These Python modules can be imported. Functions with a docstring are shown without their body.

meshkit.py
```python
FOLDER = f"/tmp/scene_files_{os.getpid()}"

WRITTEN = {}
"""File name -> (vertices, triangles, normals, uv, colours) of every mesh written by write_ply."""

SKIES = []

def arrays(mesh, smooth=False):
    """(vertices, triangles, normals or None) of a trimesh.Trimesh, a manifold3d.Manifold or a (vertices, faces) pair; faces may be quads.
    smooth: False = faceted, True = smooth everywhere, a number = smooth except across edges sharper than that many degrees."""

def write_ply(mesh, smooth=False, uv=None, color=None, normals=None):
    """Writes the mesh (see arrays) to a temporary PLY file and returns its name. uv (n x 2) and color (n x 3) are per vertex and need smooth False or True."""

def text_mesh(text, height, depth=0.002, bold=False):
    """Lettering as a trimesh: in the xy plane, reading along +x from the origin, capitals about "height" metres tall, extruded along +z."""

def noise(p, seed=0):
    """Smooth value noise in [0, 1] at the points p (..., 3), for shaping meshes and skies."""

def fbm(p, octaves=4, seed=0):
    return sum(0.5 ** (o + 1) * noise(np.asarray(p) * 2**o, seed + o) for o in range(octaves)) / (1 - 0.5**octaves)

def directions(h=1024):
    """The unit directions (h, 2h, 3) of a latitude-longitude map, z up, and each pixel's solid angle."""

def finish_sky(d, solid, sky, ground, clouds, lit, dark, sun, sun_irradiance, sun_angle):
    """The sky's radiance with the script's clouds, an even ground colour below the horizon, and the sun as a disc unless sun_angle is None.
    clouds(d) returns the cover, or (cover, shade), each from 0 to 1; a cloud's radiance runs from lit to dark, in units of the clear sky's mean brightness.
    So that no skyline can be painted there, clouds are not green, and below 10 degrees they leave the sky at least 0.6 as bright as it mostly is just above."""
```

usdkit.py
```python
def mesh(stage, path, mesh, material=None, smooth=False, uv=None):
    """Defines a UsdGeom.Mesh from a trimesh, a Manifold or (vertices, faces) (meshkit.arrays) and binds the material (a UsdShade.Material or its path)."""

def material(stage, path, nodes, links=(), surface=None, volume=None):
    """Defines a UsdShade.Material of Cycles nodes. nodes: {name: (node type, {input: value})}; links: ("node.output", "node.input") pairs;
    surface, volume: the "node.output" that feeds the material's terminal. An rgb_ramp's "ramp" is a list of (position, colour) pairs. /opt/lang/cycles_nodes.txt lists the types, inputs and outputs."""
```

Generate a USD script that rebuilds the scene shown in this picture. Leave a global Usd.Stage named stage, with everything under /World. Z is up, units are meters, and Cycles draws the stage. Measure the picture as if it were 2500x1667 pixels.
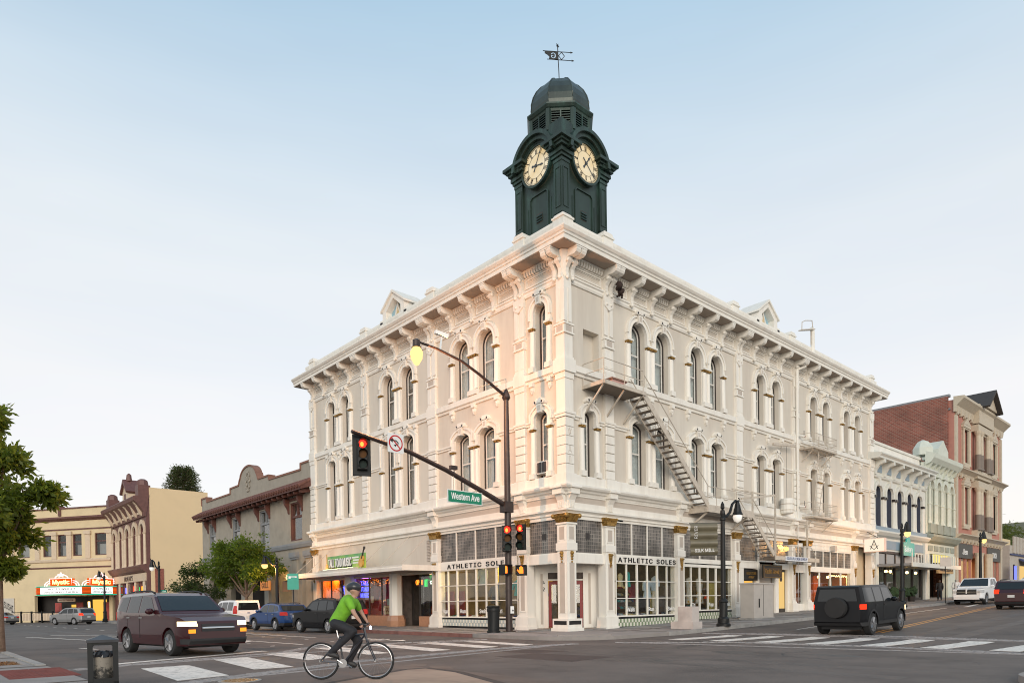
import math, random
import numpy as np, trimesh, usdkit, meshkit
from shapely.geometry import Polygon, box as sbox, Point, LineString
from shapely.ops import unary_union
from shapely import affinity
from pxr import Usd, UsdGeom, UsdLux, UsdShade, Gf, Sdf, Vt
PI = math.pi
rng = random.Random(7); nrg = np.random.default_rng(7)
stage = Usd.Stage.CreateInMemory()
UsdGeom.SetStageUpAxis(stage, 'Z'); UsdGeom.Xform.Define(stage, '/World'); UsdGeom.Scope.Define(stage, '/World/Looks')
# ---------------------------------------------------------------- camera, sky, sun, exposure
EXPOSURE = 0.55
SUN_EL, SUN_AZ = math.radians(16), math.atan2(-0.62, -0.78)
SKY = .12
VEIL = [(0., (6.0, 5.55, 5.2)), (.10, (5.85, 5.5, 5.28)), (.24, (5.6, 5.5, 5.45)), (.45, (4.85, 5.15, 5.35)), (.66, (2.75, 3.9, 4.85)), (1., (1.9, 3.1, 4.3))]
cam = UsdGeom.Camera.Define(stage, '/World/camera')
_y, _p, _r = 0.836694470, -0.016143899, -0.0135641186
_f = np.array([math.cos(_p)*math.cos(_y), math.cos(_p)*math.sin(_y), math.sin(_p)])
_r0 = np.array([math.sin(_y), -math.cos(_y), 0.]); _u0 = np.cross(_r0, _f)
_rt = _r0*math.cos(_r)+_u0*math.sin(_r); _up = -_r0*math.sin(_r)+_u0*math.cos(_r)
M4 = np.eye(4); M4[0, :3] = _rt; M4[1, :3] = _up; M4[2, :3] = -_f; M4[3, :3] = (-24.02777, -22.67279, 1.5)
cam.AddTransformOp().Set(Gf.Matrix4d(M4.tolist()))
cam.CreateHorizontalApertureAttr(36.0); cam.CreateFocalLengthAttr(1683.4585*36/2500)
cam.CreateVerticalApertureOffsetAttr(665.79*36/2500)
cam.CreateExposureAttr(EXPOSURE)
dome = UsdLux.DomeLight.Define(stage, '/World/sky')
usdkit.material(stage, '/World/Looks/sky', {
    's': ('sky_texture', {'sky_type': 'single_scattering', 'sun_disc': False, 'sun_elevation': SUN_EL, 'sun_rotation': SUN_AZ, 'altitude': 50., 'air_density': 1.0, 'aerosol_density': 0.4, 'ozone_density': 1.5}),
    'g': ('texture_coordinate', {}), 'x': ('separate_xyz', {}),
    'v': ('rgb_ramp', {'ramp': VEIL}),                       # thin high cloud veil, denser towards the horizon
    'mp': ('mapping', {'scale': (1.2, 1.2, 6.)}), 'n': ('noise_texture', {'scale': 1.6, 'detail': 4., 'roughness': .5}),
    'a': ('math', {'math_type': 'multiply_add', 'value2': .3, 'value3': .72, 'use_clamp': True}),
    'm': ('mix_color', {'use_clamp': False}), 'b': ('background_shader', {'strength': SKY})},
    [('g.generated', 'x.vector'), ('x.z', 'v.fac'), ('g.generated', 'mp.vector'), ('mp.vector', 'n.vector'), ('n.fac', 'a.value1'), ('a.value', 'm.fac'), ('v.color', 'm.b'), ('s.color', 'm.a'), ('m.result', 'b.color')], surface='b.background')
UsdShade.MaterialBindingAPI.Apply(dome.GetPrim()).Bind(UsdShade.Material.Get(stage, '/World/Looks/sky'))
dome.GetPrim().SetCustomDataByKey('label', 'pale blue evening sky fading to white at the horizon')
dome.GetPrim().SetCustomDataByKey('kind', 'structure')
sun = UsdLux.DistantLight.Define(stage, '/World/sun')
sun.CreateNormalizeAttr(True); sun.CreateIntensityAttr(0.37); sun.CreateAngleAttr(35.0); sun.CreateColorAttr(Gf.Vec3f(1, .91, .80))
_d = np.array([math.sin(SUN_AZ)*math.cos(SUN_EL), math.cos(SUN_AZ)*math.cos(SUN_EL), math.sin(SUN_EL)])
sun.AddTransformOp().Set(Gf.Matrix4d(Gf.Rotation(Gf.Vec3d(0, 0, 1), Gf.Vec3d(*_d)), Gf.Vec3d(0)))
GL = 1/2**EXPOSURE
# ---------------------------------------------------------------- names, tags, materials
_names = {}
def numbered(parent, name):
    k = (parent, name); n = _names.get(k, -1)+1; _names[k] = n
    return f'{parent}/{name}' + (f'_{n:03d}' if n else '')
def tag(prim, label=None, cat=None, group=None, kind=None):
    p = prim.GetPrim() if hasattr(prim, 'GetPrim') else prim
    for k, v in (('label', label), ('category', cat), ('group', group), ('kind', kind)):
        if v: p.SetCustomDataByKey(k, v)
    return p
def thing(name, label, cat, loc=(0, 0, 0), rz=0., group=None, pitch=0., sc=None):
    x = UsdGeom.Xform.Define(stage, numbered('/World', name))
    x.AddTranslateOp().Set(Gf.Vec3d(*map(float, loc)))
    if rz: x.AddRotateZOp().Set(math.degrees(rz))
    if pitch: x.AddRotateYOp().Set(math.degrees(pitch))
    if sc: x.AddScaleOp().Set(Gf.Vec3f(sc, sc, sc))
    return tag(x, label, cat, group)
def copy_thing(src, label, loc, rz=0., group=None, pitch=0.):
    d = src.GetCustomData(); base = src.GetName().rsplit('_', 1)
    nm = base[0] if base[-1].isdigit() else src.GetName()
    x = UsdGeom.Xform.Define(stage, numbered('/World', nm)); p = x.GetPrim()
    p.GetReferences().AddInternalReference(src.GetPath()); p.SetInstanceable(True)
    x.ClearXformOpOrder()
    x.MakeMatrixXform().Set(Gf.Matrix4d(Gf.Rotation(Gf.Vec3d(0, 0, 1), math.degrees(rz)), Gf.Vec3d(*map(float, loc))))
    return tag(p, label, d['category'], group or d.get('group'))
MATS = {}
def pm(name, color, rough=.6, metal=0., var=.08, scale=2.5, bump=0., bscale=60., spec=.5, emit=None, es=0., coat=0., streak=0., dirt=None, dscale=.8, damt=.5):
    """procedural paint: two scales of tone variation, optional streaks and dirt patches, fine bump"""
    path = '/World/Looks/'+name
    c = np.array(color, float)
    nodes = {'g': ('geometry', {}), 'p': ('principled_bsdf', {'roughness': rough, 'metallic': metal, 'specular_ior_level': spec, 'coat_weight': coat})}
    links = []
    if var:
        lo, hi = c*(1-var), np.minimum(c*(1+var*.6), .95)
        nodes['m'] = ('mapping', {'scale': (1, 1, .16 if streak else 1)})
        nodes['n'] = ('noise_texture', {'scale': scale, 'detail': 5., 'roughness': .62})
        nodes['r'] = ('rgb_ramp', {'ramp': [(.32, tuple(lo)), (.5, tuple(c)), (.68, tuple(hi))]})
        links += [('g.position', 'm.vector'), ('m.vector', 'n.vector'), ('n.fac', 'r.fac')]
        out = 'r.color'
        if dirt is not None:
            nodes['n2'] = ('noise_texture', {'scale': dscale, 'detail': 7., 'roughness': .7})
            nodes['r2'] = ('rgb_ramp', {'ramp': [(.5, (0, 0, 0)), (.68, (damt,)*3)]})
            nodes['x'] = ('mix_color', {'b': tuple(dirt)})
            links += [('m.vector', 'n2.vector'), ('n2.fac', 'r2.fac'), ('r2.color', 'x.fac'), (out, 'x.a')]
            out = 'x.result'
        links.append((out, 'p.base_color'))
    else:
        nodes['p'][1]['base_color'] = tuple(c)
    if bump:
        nodes['nb'] = ('noise_texture', {'scale': bscale, 'detail': 3.})
        nodes['b'] = ('bump', {'strength': bump, 'distance': .02})
        links += [('g.position', 'nb.vector'), ('nb.fac', 'b.height'), ('b.normal', 'p.normal')]
    if emit is not None:
        nodes['p'][1].update(emission_color=tuple(emit), emission_strength=es)
    MATS[name] = usdkit.material(stage, path, nodes, links, surface='p.BSDF')
    return MATS[name]
def glow(name, color, strength):
    MATS[name] = usdkit.material(stage, '/World/Looks/'+name, {'e': ('emission', {'color': tuple(color), 'strength': strength*GL})}, [], surface='e.emission')
    return MATS[name]
def pane_mat(name, tint=(.9, .92, .92), refl=(1, 1, 1)):
    MATS[name] = usdkit.material(stage, '/World/Looks/'+name, {
        't': ('transparent_bsdf', {'color': tint}), 'g': ('glossy_bsdf', {'color': refl, 'roughness': .012}), 'l': ('layer_weight', {'blend': .5}),
        'p': ('math', {'math_type': 'power', 'value2': 4.}), 'a': ('math', {'math_type': 'multiply_add', 'value2': .9, 'value3': .035}), 'm': ('mix_closure', {})},
        [('l.facing', 'p.value1'), ('p.value', 'a.value1'), ('a.value', 'm.fac'), ('t.BSDF', 'm.closure1'), ('g.BSDF', 'm.closure2')], surface='m.closure')
    return MATS[name]
pm('stucco', (.605, .552, .472), .75, var=.05, scale=.7, bump=.12, bscale=40, dirt=(.45, .375, .31), dscale=.5, damt=.5, streak=1)
pm('trim', (.755, .72, .65), .6, var=.05, scale=1.3, bump=.06, bscale=30, dirt=(.54, .46, .38), dscale=1.5, damt=.33, streak=1)
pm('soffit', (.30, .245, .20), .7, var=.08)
pm('tan_panel', (.47, .41, .35), .7, var=.06)
pm('gold', (.34, .20, .055), .42, metal=.6, var=.6, scale=9, bump=.5, bscale=22)
pm('casing', (.035, .028, .025), .5, var=.2)
pm('sash', (.70, .67, .62), .5, var=.05)
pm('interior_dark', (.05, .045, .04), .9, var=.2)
pm('curtain', (.55, .58, .58), .9, var=.12, scale=4)
pm('shade_grey', (.33, .32, .31), .85, var=.06, scale=1)
pane_mat('pane'); pane_mat('car_glass', (.16, .18, .19))
pm('roof_felt', (.2, .2, .2), .9)
pm('tower_green', (.019, .037, .028), .42, metal=.25, var=.35, scale=1.6, bump=.08, bscale=25, dirt=(.05, .12, .095), dscale=1.3, damt=.55, streak=1, spec=.6)
pm('copper_dome', (.040, .050, .042), .38, metal=.35, var=.3, scale=1.8, streak=1, dirt=(.08, .10, .08), dscale=2, damt=.5)
pm('black_iron', (.009, .010, .010), .5, var=.2, scale=6, bump=.05, spec=.35)
pm('asphalt', (.122, .098, .083), .8, var=.34, scale=.5, bump=.6, bscale=45, dirt=(.066, .055, .049), dscale=.16, damt=.85)
pm('asphalt_patch', (.062, .042, .036), .8, var=.2, scale=.8, bump=.3, bscale=70)
pm('concrete', (.27, .245, .225), .85, var=.14, scale=.55, bump=.12, bscale=45, dirt=(.15, .135, .12), dscale=.5, damt=.6)
pm('kerb_red', (.19, .085, .07), .8, var=.3, scale=2, bump=.1)
pm('kerb_grey', (.3, .285, .265), .85, var=.2, scale=2, bump=.1)
pm('road_paint', (.70, .655, .59), .7, var=.1, scale=1.2, bump=.1, dirt=(.14, .12, .105), dscale=5., damt=.8)
pm('road_yellow', (.55, .26, .06), .7, var=.2, scale=1.2, dirt=(.12, .10, .08), dscale=2, damt=.6)
pm('cobble', (.27, .25, .24), .85, var=.35, scale=5, bump=.4, bscale=20)
pm('black_tile', (.015, .015, .015), .25, var=.1)
pm('red_paint', (.20, .010, .010), .5, var=.1)
pm('letter_black', (.014, .013, .012), .45, var=0)
pm('letter_white', (.8, .8, .78), .5, var=0)
pm('steel_paint', (.52, .455, .375), .55, var=.1, dirt=(.2, .15, .11), dscale=3, damt=.5)
pm('tread_brown', (.17, .135, .105), .6, var=.15)
# ---------------------------------------------------------------- geometry collector
IDENT = (lambda v: v)
LEFT = (lambda v: np.stack([-v[:, 1], v[:, 0], v[:, 2]], 1))      # facade x=0, u along +Y, o outwards
RIGHT = (lambda v: np.stack([v[:, 0], -v[:, 1], v[:, 2]], 1))     # facade y=0, u along +X
def plane_at(origin, ang, side=1):
    """facade frame anywhere: u runs along ang, o points to the left of u times side"""
    c, s = math.cos(ang), math.sin(ang)
    return lambda v: np.stack([origin[0]+v[:, 0]*c-side*v[:, 1]*s, origin[1]+v[:, 0]*s+side*v[:, 1]*c, v[:, 2]], 1)
def polys(p):
    return [g for g in getattr(p, 'geoms', [p]) if g.geom_type == 'Polygon' and g.area > 1e-7]
class B:
    def __init__(s, T=IDENT): s.T, s.v, s.f, s.n = T, [], [], 0
    def add(s, v, f, flip=True):
        v = s.T(np.asarray(v, float)); f = np.asarray(f, int)
        if f.shape[1] == 4: f = np.vstack([f[:, [0, 1, 2]], f[:, [0, 2, 3]]])
        if flip:
            a, b, c = v[f[:, 0]], v[f[:, 1]], v[f[:, 2]]
            o = v.mean(0)
            if np.einsum('ij,ij->i', a-o, np.cross(b-o, c-o)).sum() < 0: f = f[:, ::-1]
        s.v.append(v); s.f.append(f+s.n); s.n += len(v); return s
    def mesh(s, m): return s.add(m.vertices, m.faces)
    def box(s, u0, u1, o0, o1, z0, z1):
        v = [(u, o, z) for u in (u0, u1) for o in (o0, o1) for z in (z0, z1)]
        return s.add(v, [(0, 1, 3, 2), (4, 6, 7, 5), (0, 4, 5, 1), (2, 3, 7, 6), (0, 2, 6, 4), (1, 5, 7, 3)])
    def bevel_box(s, u0, u1, o0, o1, z0, z1, b=.02):
        p = sbox(u0+b, z0+b, u1-b, z1-b)
        s.frustum([(u0, z0), (u1, z0), (u1, z1), (u0, z1)], [(u0+b, z0+b), (u1-b, z0+b), (u1-b, z1-b), (u0+b, z1-b)], o0, o1-b, o1)
        return s
    def frustum(s, p0, p1, oa, ob, oc):
        n = len(p0); v = [(x, oa, z) for x, z in p0]+[(x, ob, z) for x, z in p0]+[(x, oc, z) for x, z in p1]
        f = []
        for k in range(n):
            j = (k+1) % n
            f += [(k, j, n+j), (k, n+j, n+k), (n+k, n+j, 2*n+j), (n+k, 2*n+j, 2*n+k)]
        f += [(2*n, 2*n+k, 2*n+k+1) for k in range(1, n-1)]+[(0, k+1, k) for k in range(1, n-1)]
        return s.add(v, f)
    def prism(s, poly, o0, o1):                 # polygon in (u, z), thickness along o
        if not hasattr(poly, 'area'): poly = Polygon(poly)
        for g in polys(poly):
            m = trimesh.creation.extrude_polygon(g, o1-o0, engine='earcut')
            s.add(np.stack([m.vertices[:, 0], m.vertices[:, 2]+o0, m.vertices[:, 1]], 1), m.faces)
        return s
    def prof(s, pts, u0, u1):                   # profile in (o, z), swept along u
        for g in polys(Polygon(pts)):
            m = trimesh.creation.extrude_polygon(g, u1-u0, engine='earcut')
            s.add(np.stack([m.vertices[:, 2]+u0, m.vertices[:, 0], m.vertices[:, 1]], 1), m.faces)
        return s
    def flat(s, poly, z0, z1):                  # polygon in (u, o), height along z
        if not hasattr(poly, 'area'): poly = Polygon(poly)
        for g in polys(poly):
            m = trimesh.creation.extrude_polygon(g, z1-z0, engine='earcut')
            s.add(np.stack([m.vertices[:, 0], m.vertices[:, 1], m.vertices[:, 2]+z0], 1), m.faces)
        return s
    def lathe(s, pr, u=0, o=0, z=0, n=12, a0=0.):
        pr = np.asarray(pr, float); k = len(pr)
        a = a0+np.arange(n)*2*PI/n
        v = np.concatenate([np.stack([u+r*np.cos(a), o+r*np.sin(a), np.full(n, z+h)], 1) for r, h in pr]+[[(u, o, z+pr[0, 1])], [(u, o, z+pr[-1, 1])]])
        f = []
        for i in range(k-1):
            for j in range(n):
                q = (j+1) % n; f += [(i*n+j, i*n+q, i*n+n+q), (i*n+j, i*n+n+q, i*n+n+j)]
        f += [(k*n, (j+1) % n, j) for j in range(n)]+[(k*n+1, (k-1)*n+j, (k-1)*n+(j+1) % n) for j in range(n)]
        return s.add(v, f)
    def cyl(s, u, o, z0, z1, r0, r1=None, n=12): return s.lathe([(r0, z0), (r1 if r1 is not None else r0, z1)], u, o, 0, n)
    def tube(s, pts, r, n=8):
        pts = np.asarray(pts, float); k = len(pts); rr = np.broadcast_to(np.asarray(r, float), (k,))
        t = np.gradient(pts, axis=0) if k > 2 else np.repeat((pts[1:]-pts[:1]), 2, 0)
        t = t/np.linalg.norm(t, axis=1, keepdims=True)
        ref = np.array([0, 0, 1.]) if abs(t[:, 2]).mean() < .9 else np.array([1., 0, 0])
        a = np.arange(n)*2*PI/n+PI/4; v = []
        for i in range(k):
            x = np.cross(ref, t[i]); x /= np.linalg.norm(x)+1e-12; y = np.cross(t[i], x)
            v.append(pts[i]+rr[i]*(np.cos(a)[:, None]*x+np.sin(a)[:, None]*y))
        v = np.concatenate(v+[pts[:1], pts[-1:]]); f = []
        for i in range(k-1):
            for j in range(n):
                q = (j+1) % n; f += [(i*n+j, i*n+q, i*n+n+q), (i*n+j, i*n+n+q, i*n+n+j)]
        f += [(k*n, (j+1) % n, j) for j in range(n)]+[(k*n+1, (k-1)*n+j, (k-1)*n+(j+1) % n) for j in range(n)]
        return s.add(v, f)
    def ball(s, c, r, sub=2, sc=(1, 1, 1)):
        m = trimesh.creation.icosphere(sub, 1.); return s.add(m.vertices*np.array(sc)*r+np.array(c), m.faces)
    def bar(s, a, b, w, h):                      # rectangular bar between two points, h along z-ish
        a, b = np.array(a, float), np.array(b, float); t = (b-a)/np.linalg.norm(b-a)
        ref = np.array([0, 0, 1.]) if abs(t[2]) < .95 else np.array([0, 1., 0])
        x = np.cross(ref, t); x /= np.linalg.norm(x); y = np.cross(t, x)
        v = [p+i*x*w/2+j*y*h/2 for p in (a, b) for i, j in ((-1, -1), (1, -1), (1, 1), (-1, 1))]
        return s.add(v, [(0, 1, 2, 3), (4, 7, 6, 5), (0, 4, 5, 1), (1, 5, 6, 2), (2, 6, 7, 3), (3, 7, 4, 0)])
    def build(s, name, mat, parent='/World', smooth=False, **kw):
        if not s.v: return None
        parent = parent if isinstance(parent, str) else str(parent.GetPath())
        m = usdkit.mesh(stage, numbered(parent, name), (np.concatenate(s.v), np.concatenate(s.f)), MATS[mat] if isinstance(mat, str) else mat, smooth=smooth)
        if kw: tag(m, **kw)
        return m.GetPrim()
def arch(w, z0, ztop, uc, rise=None, n=14):
    """opening polygon with an arched head; rise None: half round"""
    r = w/2; rise = r if rise is None else rise
    zs = ztop-rise; t = np.linspace(0, PI, n+1)
    if rise == r: top = [(uc+r*math.cos(a), zs+rise*math.sin(a)) for a in t]
    else:
        R = (r*r+rise*rise)/(2*rise); h = math.asin(r/R); top = [(uc+R*math.sin(a), zs+rise-R+R*math.cos(a)) for a in np.linspace(h, -h, n+1)]
    return Polygon([(uc-r, z0), (uc+r, z0)]+top)
def text(b, s, u, o, z, h, w=None, depth=.02, bold=True, flip=False, track=0., parts=None):
    """lettering on a facade frame, starting at u; w fits its width; track spaces the letters"""
    ms = []
    if track:
        x = 0.
        for ch in s:
            if ch == ' ': x += track*h*2.2; continue
            m = meshkit.text_mesh(ch, h, depth, bold); m.apply_translation((x-m.bounds[0, 0], 0, 0)); x = m.bounds[1, 0]+track*h; ms.append(m)
    else: ms = [meshkit.text_mesh(s, h, depth, bold)]
    lo = min(m.bounds[0, 0] for m in ms); hi = max(m.bounds[1, 0] for m in ms); k = (w/(hi-lo)) if w else 1.
    for m in ms:
        x = (m.vertices[:, 0]-lo)*k
        if flip: x = (hi-lo)*k-x
        b.add(np.stack([u+x, o+m.vertices[:, 2], z+m.vertices[:, 1]], 1), m.faces)
    return b
def gz(x, y):
    return .025*min(max(x-2, 0), 108)-.0045*min(max(y-20, 0), 110)
def gzv(x, y): return .025*np.clip(x-2, 0, 108)-.0045*np.clip(y-20, 0, 110)
CUTX, CUTY = (2., 110.), (20., 130.)
def cells(poly):
    xs = [-3000, *CUTX, 3000]; ys = [-3000, *CUTY, 3000]
    for a, b in zip(xs, xs[1:]):
        for c, d in zip(ys, ys[1:]):
            for g in polys(poly.intersection(sbox(a, c, b, d))): yield g
def slab(poly, h, name, mat, parent='/World', thick=.3, **kw):
    """a slab or a sheet of paint that follows the ground's slope"""
    poly = poly if hasattr(poly, 'area') else Polygon(poly)
    b = B()
    for g in cells(poly):
        m = trimesh.creation.extrude_polygon(g, 1., engine='earcut'); v = np.array(m.vertices)
        v[:, 2] = gzv(v[:, 0], v[:, 1])+np.where(v[:, 2] > .5, h, h-thick)
        b.add(v, m.faces)
    return b.build(name, mat, parent, **kw)
# ---------------------------------------------------------------- ground, roads, pavements
def ground():
    xs = np.array([-2500, -600, -200, -90, -60, -40, -25, -15, -5, 2, 12, 25, 40, 60, 85, 110, 150, 260, 700, 2500.])
    ys = np.array([-2500, -600, -200, -90, -60, -40, -25, -15, -5, 5, 20, 35, 55, 80, 105, 130, 180, 300, 700, 2500.])
    X, Y = np.meshgrid(xs, ys, indexing='ij'); n = len(ys)
    v = np.stack([X.ravel(), Y.ravel(), gzv(X, Y).ravel()], 1)
    f = [(i*n+j, (i+1)*n+j, (i+1)*n+j+1, i*n+j+1) for i in range(len(xs)-1) for j in range(n-1)]
    b = B(); b.add(v, f, flip=False); b.build('road', 'asphalt', kind='structure', label='grey asphalt road surface of the junction and both streets')
ground()
def rounded(pts, r): return Polygon(pts).buffer(-r).buffer(r, quad_segs=10)
main = rounded([(-4.6, -4.9), (135, -4.9), (135, 400), (-4.6, 400)], 2.6)
main = main.difference(sbox(-6, 150, 200, 500)).intersection(sbox(-20, -20, 135, 92))
walk = slab(main, .15, 'pavement_corner', 'concrete', kind='structure', label='concrete pavement round the corner building')
west = Polygon([(-60, -90), (-21.2, -90), (-21.2, 20), (-22.5, 60), (-31, 110), (-60, 150)])
pit = [sbox(-22.6, 3.2, -21.75, 6.2), sbox(-22.7, -1.5, -21.55, 0.4)]
slab(west.difference(unary_union(pit)), .13, 'pavement_near', 'concrete', kind='structure', label='near concrete pavement with tree pits')
for p in pit: slab(p, .10, 'tree_pit_mulch', pm('mulch', (.20, .095, .035), .95, var=.5, scale=14, bump=.8, bscale=50), kind='stuff', label='brown bark mulch round the trunk of the left tree' if p.bounds[1] > 2 else 'brown bark mulch in the empty nearer pavement pit', cat='mulch')
slab(rounded([(-6.5, -100), (-6.5, -20.1), (160, -20.1), (160, -100)], 2.5).union(rounded([(-10.2, -60), (-10.2, -19.6), (-3, -19.6), (-3, -60)], 1.2)), .13, 'pavement_south', 'concrete', kind='structure', label='concrete pavement corner at the lower right')
# pavement joints cut as dark narrow strips, kerb stones each their own piece
jb = B()
def strip(a, b_, w, h, mat, name, parent='/World', **kw):
    a, b_ = np.array(a, float), np.array(b_, float); t = (b_-a)/np.linalg.norm(b_-a); n = np.array([-t[1], t[0]])*w/2
    return slab(Polygon([a+n, b_+n, b_-n, a-n]), h, name, mat, parent, thick=-h+(h-.012), **kw)
pm('joint', (.10, .09, .085), .95, var=.2)
for k in range(11): strip((-4.4, 1.5+k*1.7), (-.3, 1.5+k*1.7), .025, .154, 'joint', 'joint', walk)
strip((-2.4, -1), (-2.4, 24), .025, .155, 'joint', 'joint', walk)
for k in range(20): strip((1.5+k*1.9, -4.6), (1.5+k*1.9, -.3), .025, .154, 'joint', 'joint', walk)
strip((0, -2.5), (60, -2.5), .025, .155, 'joint', 'joint', walk)
near_walk = stage.GetPrimAtPath('/World/pavement_near')
for a, b_ in [((-24, -2.6), (-21.2, -2.6)), ((-24, 1.6), (-21.2, 1.6)), ((-22.95, -9), (-22.95, 9)), ((-24, -7.4), (-21.2, -7.4)), ((-24, -12.), (-21.2, -12.))]:
    strip(a, b_, .03, .134, 'joint', 'joint', near_walk)
def kerb(pts, mat, label, name='kerb', seg=1.5, w=.18, h=.165):
    ln = LineString(pts); n = int(ln.length/seg)
    root = UsdGeom.Xform.Define(stage, numbered('/World', name)); tag(root, label, None, None, 'structure')
    for i in range(n):
        p0, p1 = ln.interpolate(i*seg+.008), ln.interpolate((i+1)*seg-.008)
        a, c = np.array(p0.coords[0]), np.array(p1.coords[0]); t = (c-a)/np.linalg.norm(c-a); q = np.array([-t[1], t[0]])*w
        slab(Polygon([a, c, c+q, a+q]), h+rng.uniform(-.004, .004), 'kerb_stone', mat, root)
arc = [(-4.62+2.6-2.6*math.cos(t), -4.92+2.6-2.6*math.sin(t)) for t in np.linspace(0, PI/2, 9)]
kerb([(-4.62, 25), (-4.62, 12.)], 'kerb_grey', 'grey kerb along the parked cars', w=-.18)
kerb([(-4.62, 12), (-4.62, 1.4)], 'kerb_red', 'red painted kerb beside the traffic signal', w=-.18)
kerb([(-4.62, 26), (-4.62, 90)], 'kerb_grey', 'far grey kerb of the left street', w=-.18, seg=3)
kerb([(1.2, -4.92), (30, -4.92)], 'kerb_grey', 'grey kerb along the right street', w=.18)
kerb([(30, -4.92), (130, -4.92)], 'kerb_grey', 'far kerb of the right street', w=.18, seg=3)
kerb([(-21.2, 20), (-21.2, -3.2)], 'kerb_grey', 'pale kerb of the near pavement', w=-.2, seg=1.6)
# corner drain
d = thing('storm_drain', 'storm drain slot with steel edge in the corner kerb', 'drain', (-3.15, -3.9, 0), math.radians(-42))
B().box(-1.1, 1.1, -.12, .2, .13, .2).build('drain_lid', 'concrete', d); B().box(-.85, .85, -.16, -.12, .06, .1).build('steel_edge', pm('blue_steel', (.22, .27, .32), .4, metal=.6), d); B().box(-.9, .9, -.15, -.121, .0, .06).build('slot', 'black_tile', d)
# road markings
cross = UsdGeom.Xform.Define(stage, '/World/crosswalk'); tag(cross, 'worn white zebra bars across the left street', None, None, 'structure')
bars = [((-19.4, -3.7), (-18.25, -3.6), (-18.5, -7.2), (-19.65, -7.5)), ((-17.1, -1.9), (-16.1, -2.0), (-16.6, -6.3), (-17.55, -6.2)), ((-15.2, -1.0), (-14.2, -1.25), (-14.45, -4.3), (-15.4, -4.6)),
        ((-12.8, .3), (-11.9, .1), (-12.4, -4.0), (-13.2, -4.1)), ((-10.7, .2), (-9.9, 0.), (-10.3, -4.4), (-11.1, -4.5)), ((-8.7, -.1), (-7.95, -.3), (-8.3, -4.5), (-9.1, -4.6)), ((-7.0, -.9), (-6.35, -1.2), (-6.7, -4.6), (-7.4, -4.7))]
for p in bars: slab(Polygon(p), .005, 'zebra_bar', 'road_paint', cross, thick=.006)
cross2 = UsdGeom.Xform.Define(stage, '/World/crosswalk_001'); tag(cross2, 'white zebra bars across the right street', None, None, 'structure')
for y0 in np.arange(-6.6, -20, -1.78):
    sh = .35*(y0+13)/6.4; slab(Polygon([(-.9-abs(sh), y0), (3.1-abs(sh), y0-.25), (3.0-abs(sh), y0-1.0), (-1.0-abs(sh), y0-.72)]), .005, 'zebra_bar', 'road_paint', cross2, thick=.006)
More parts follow.
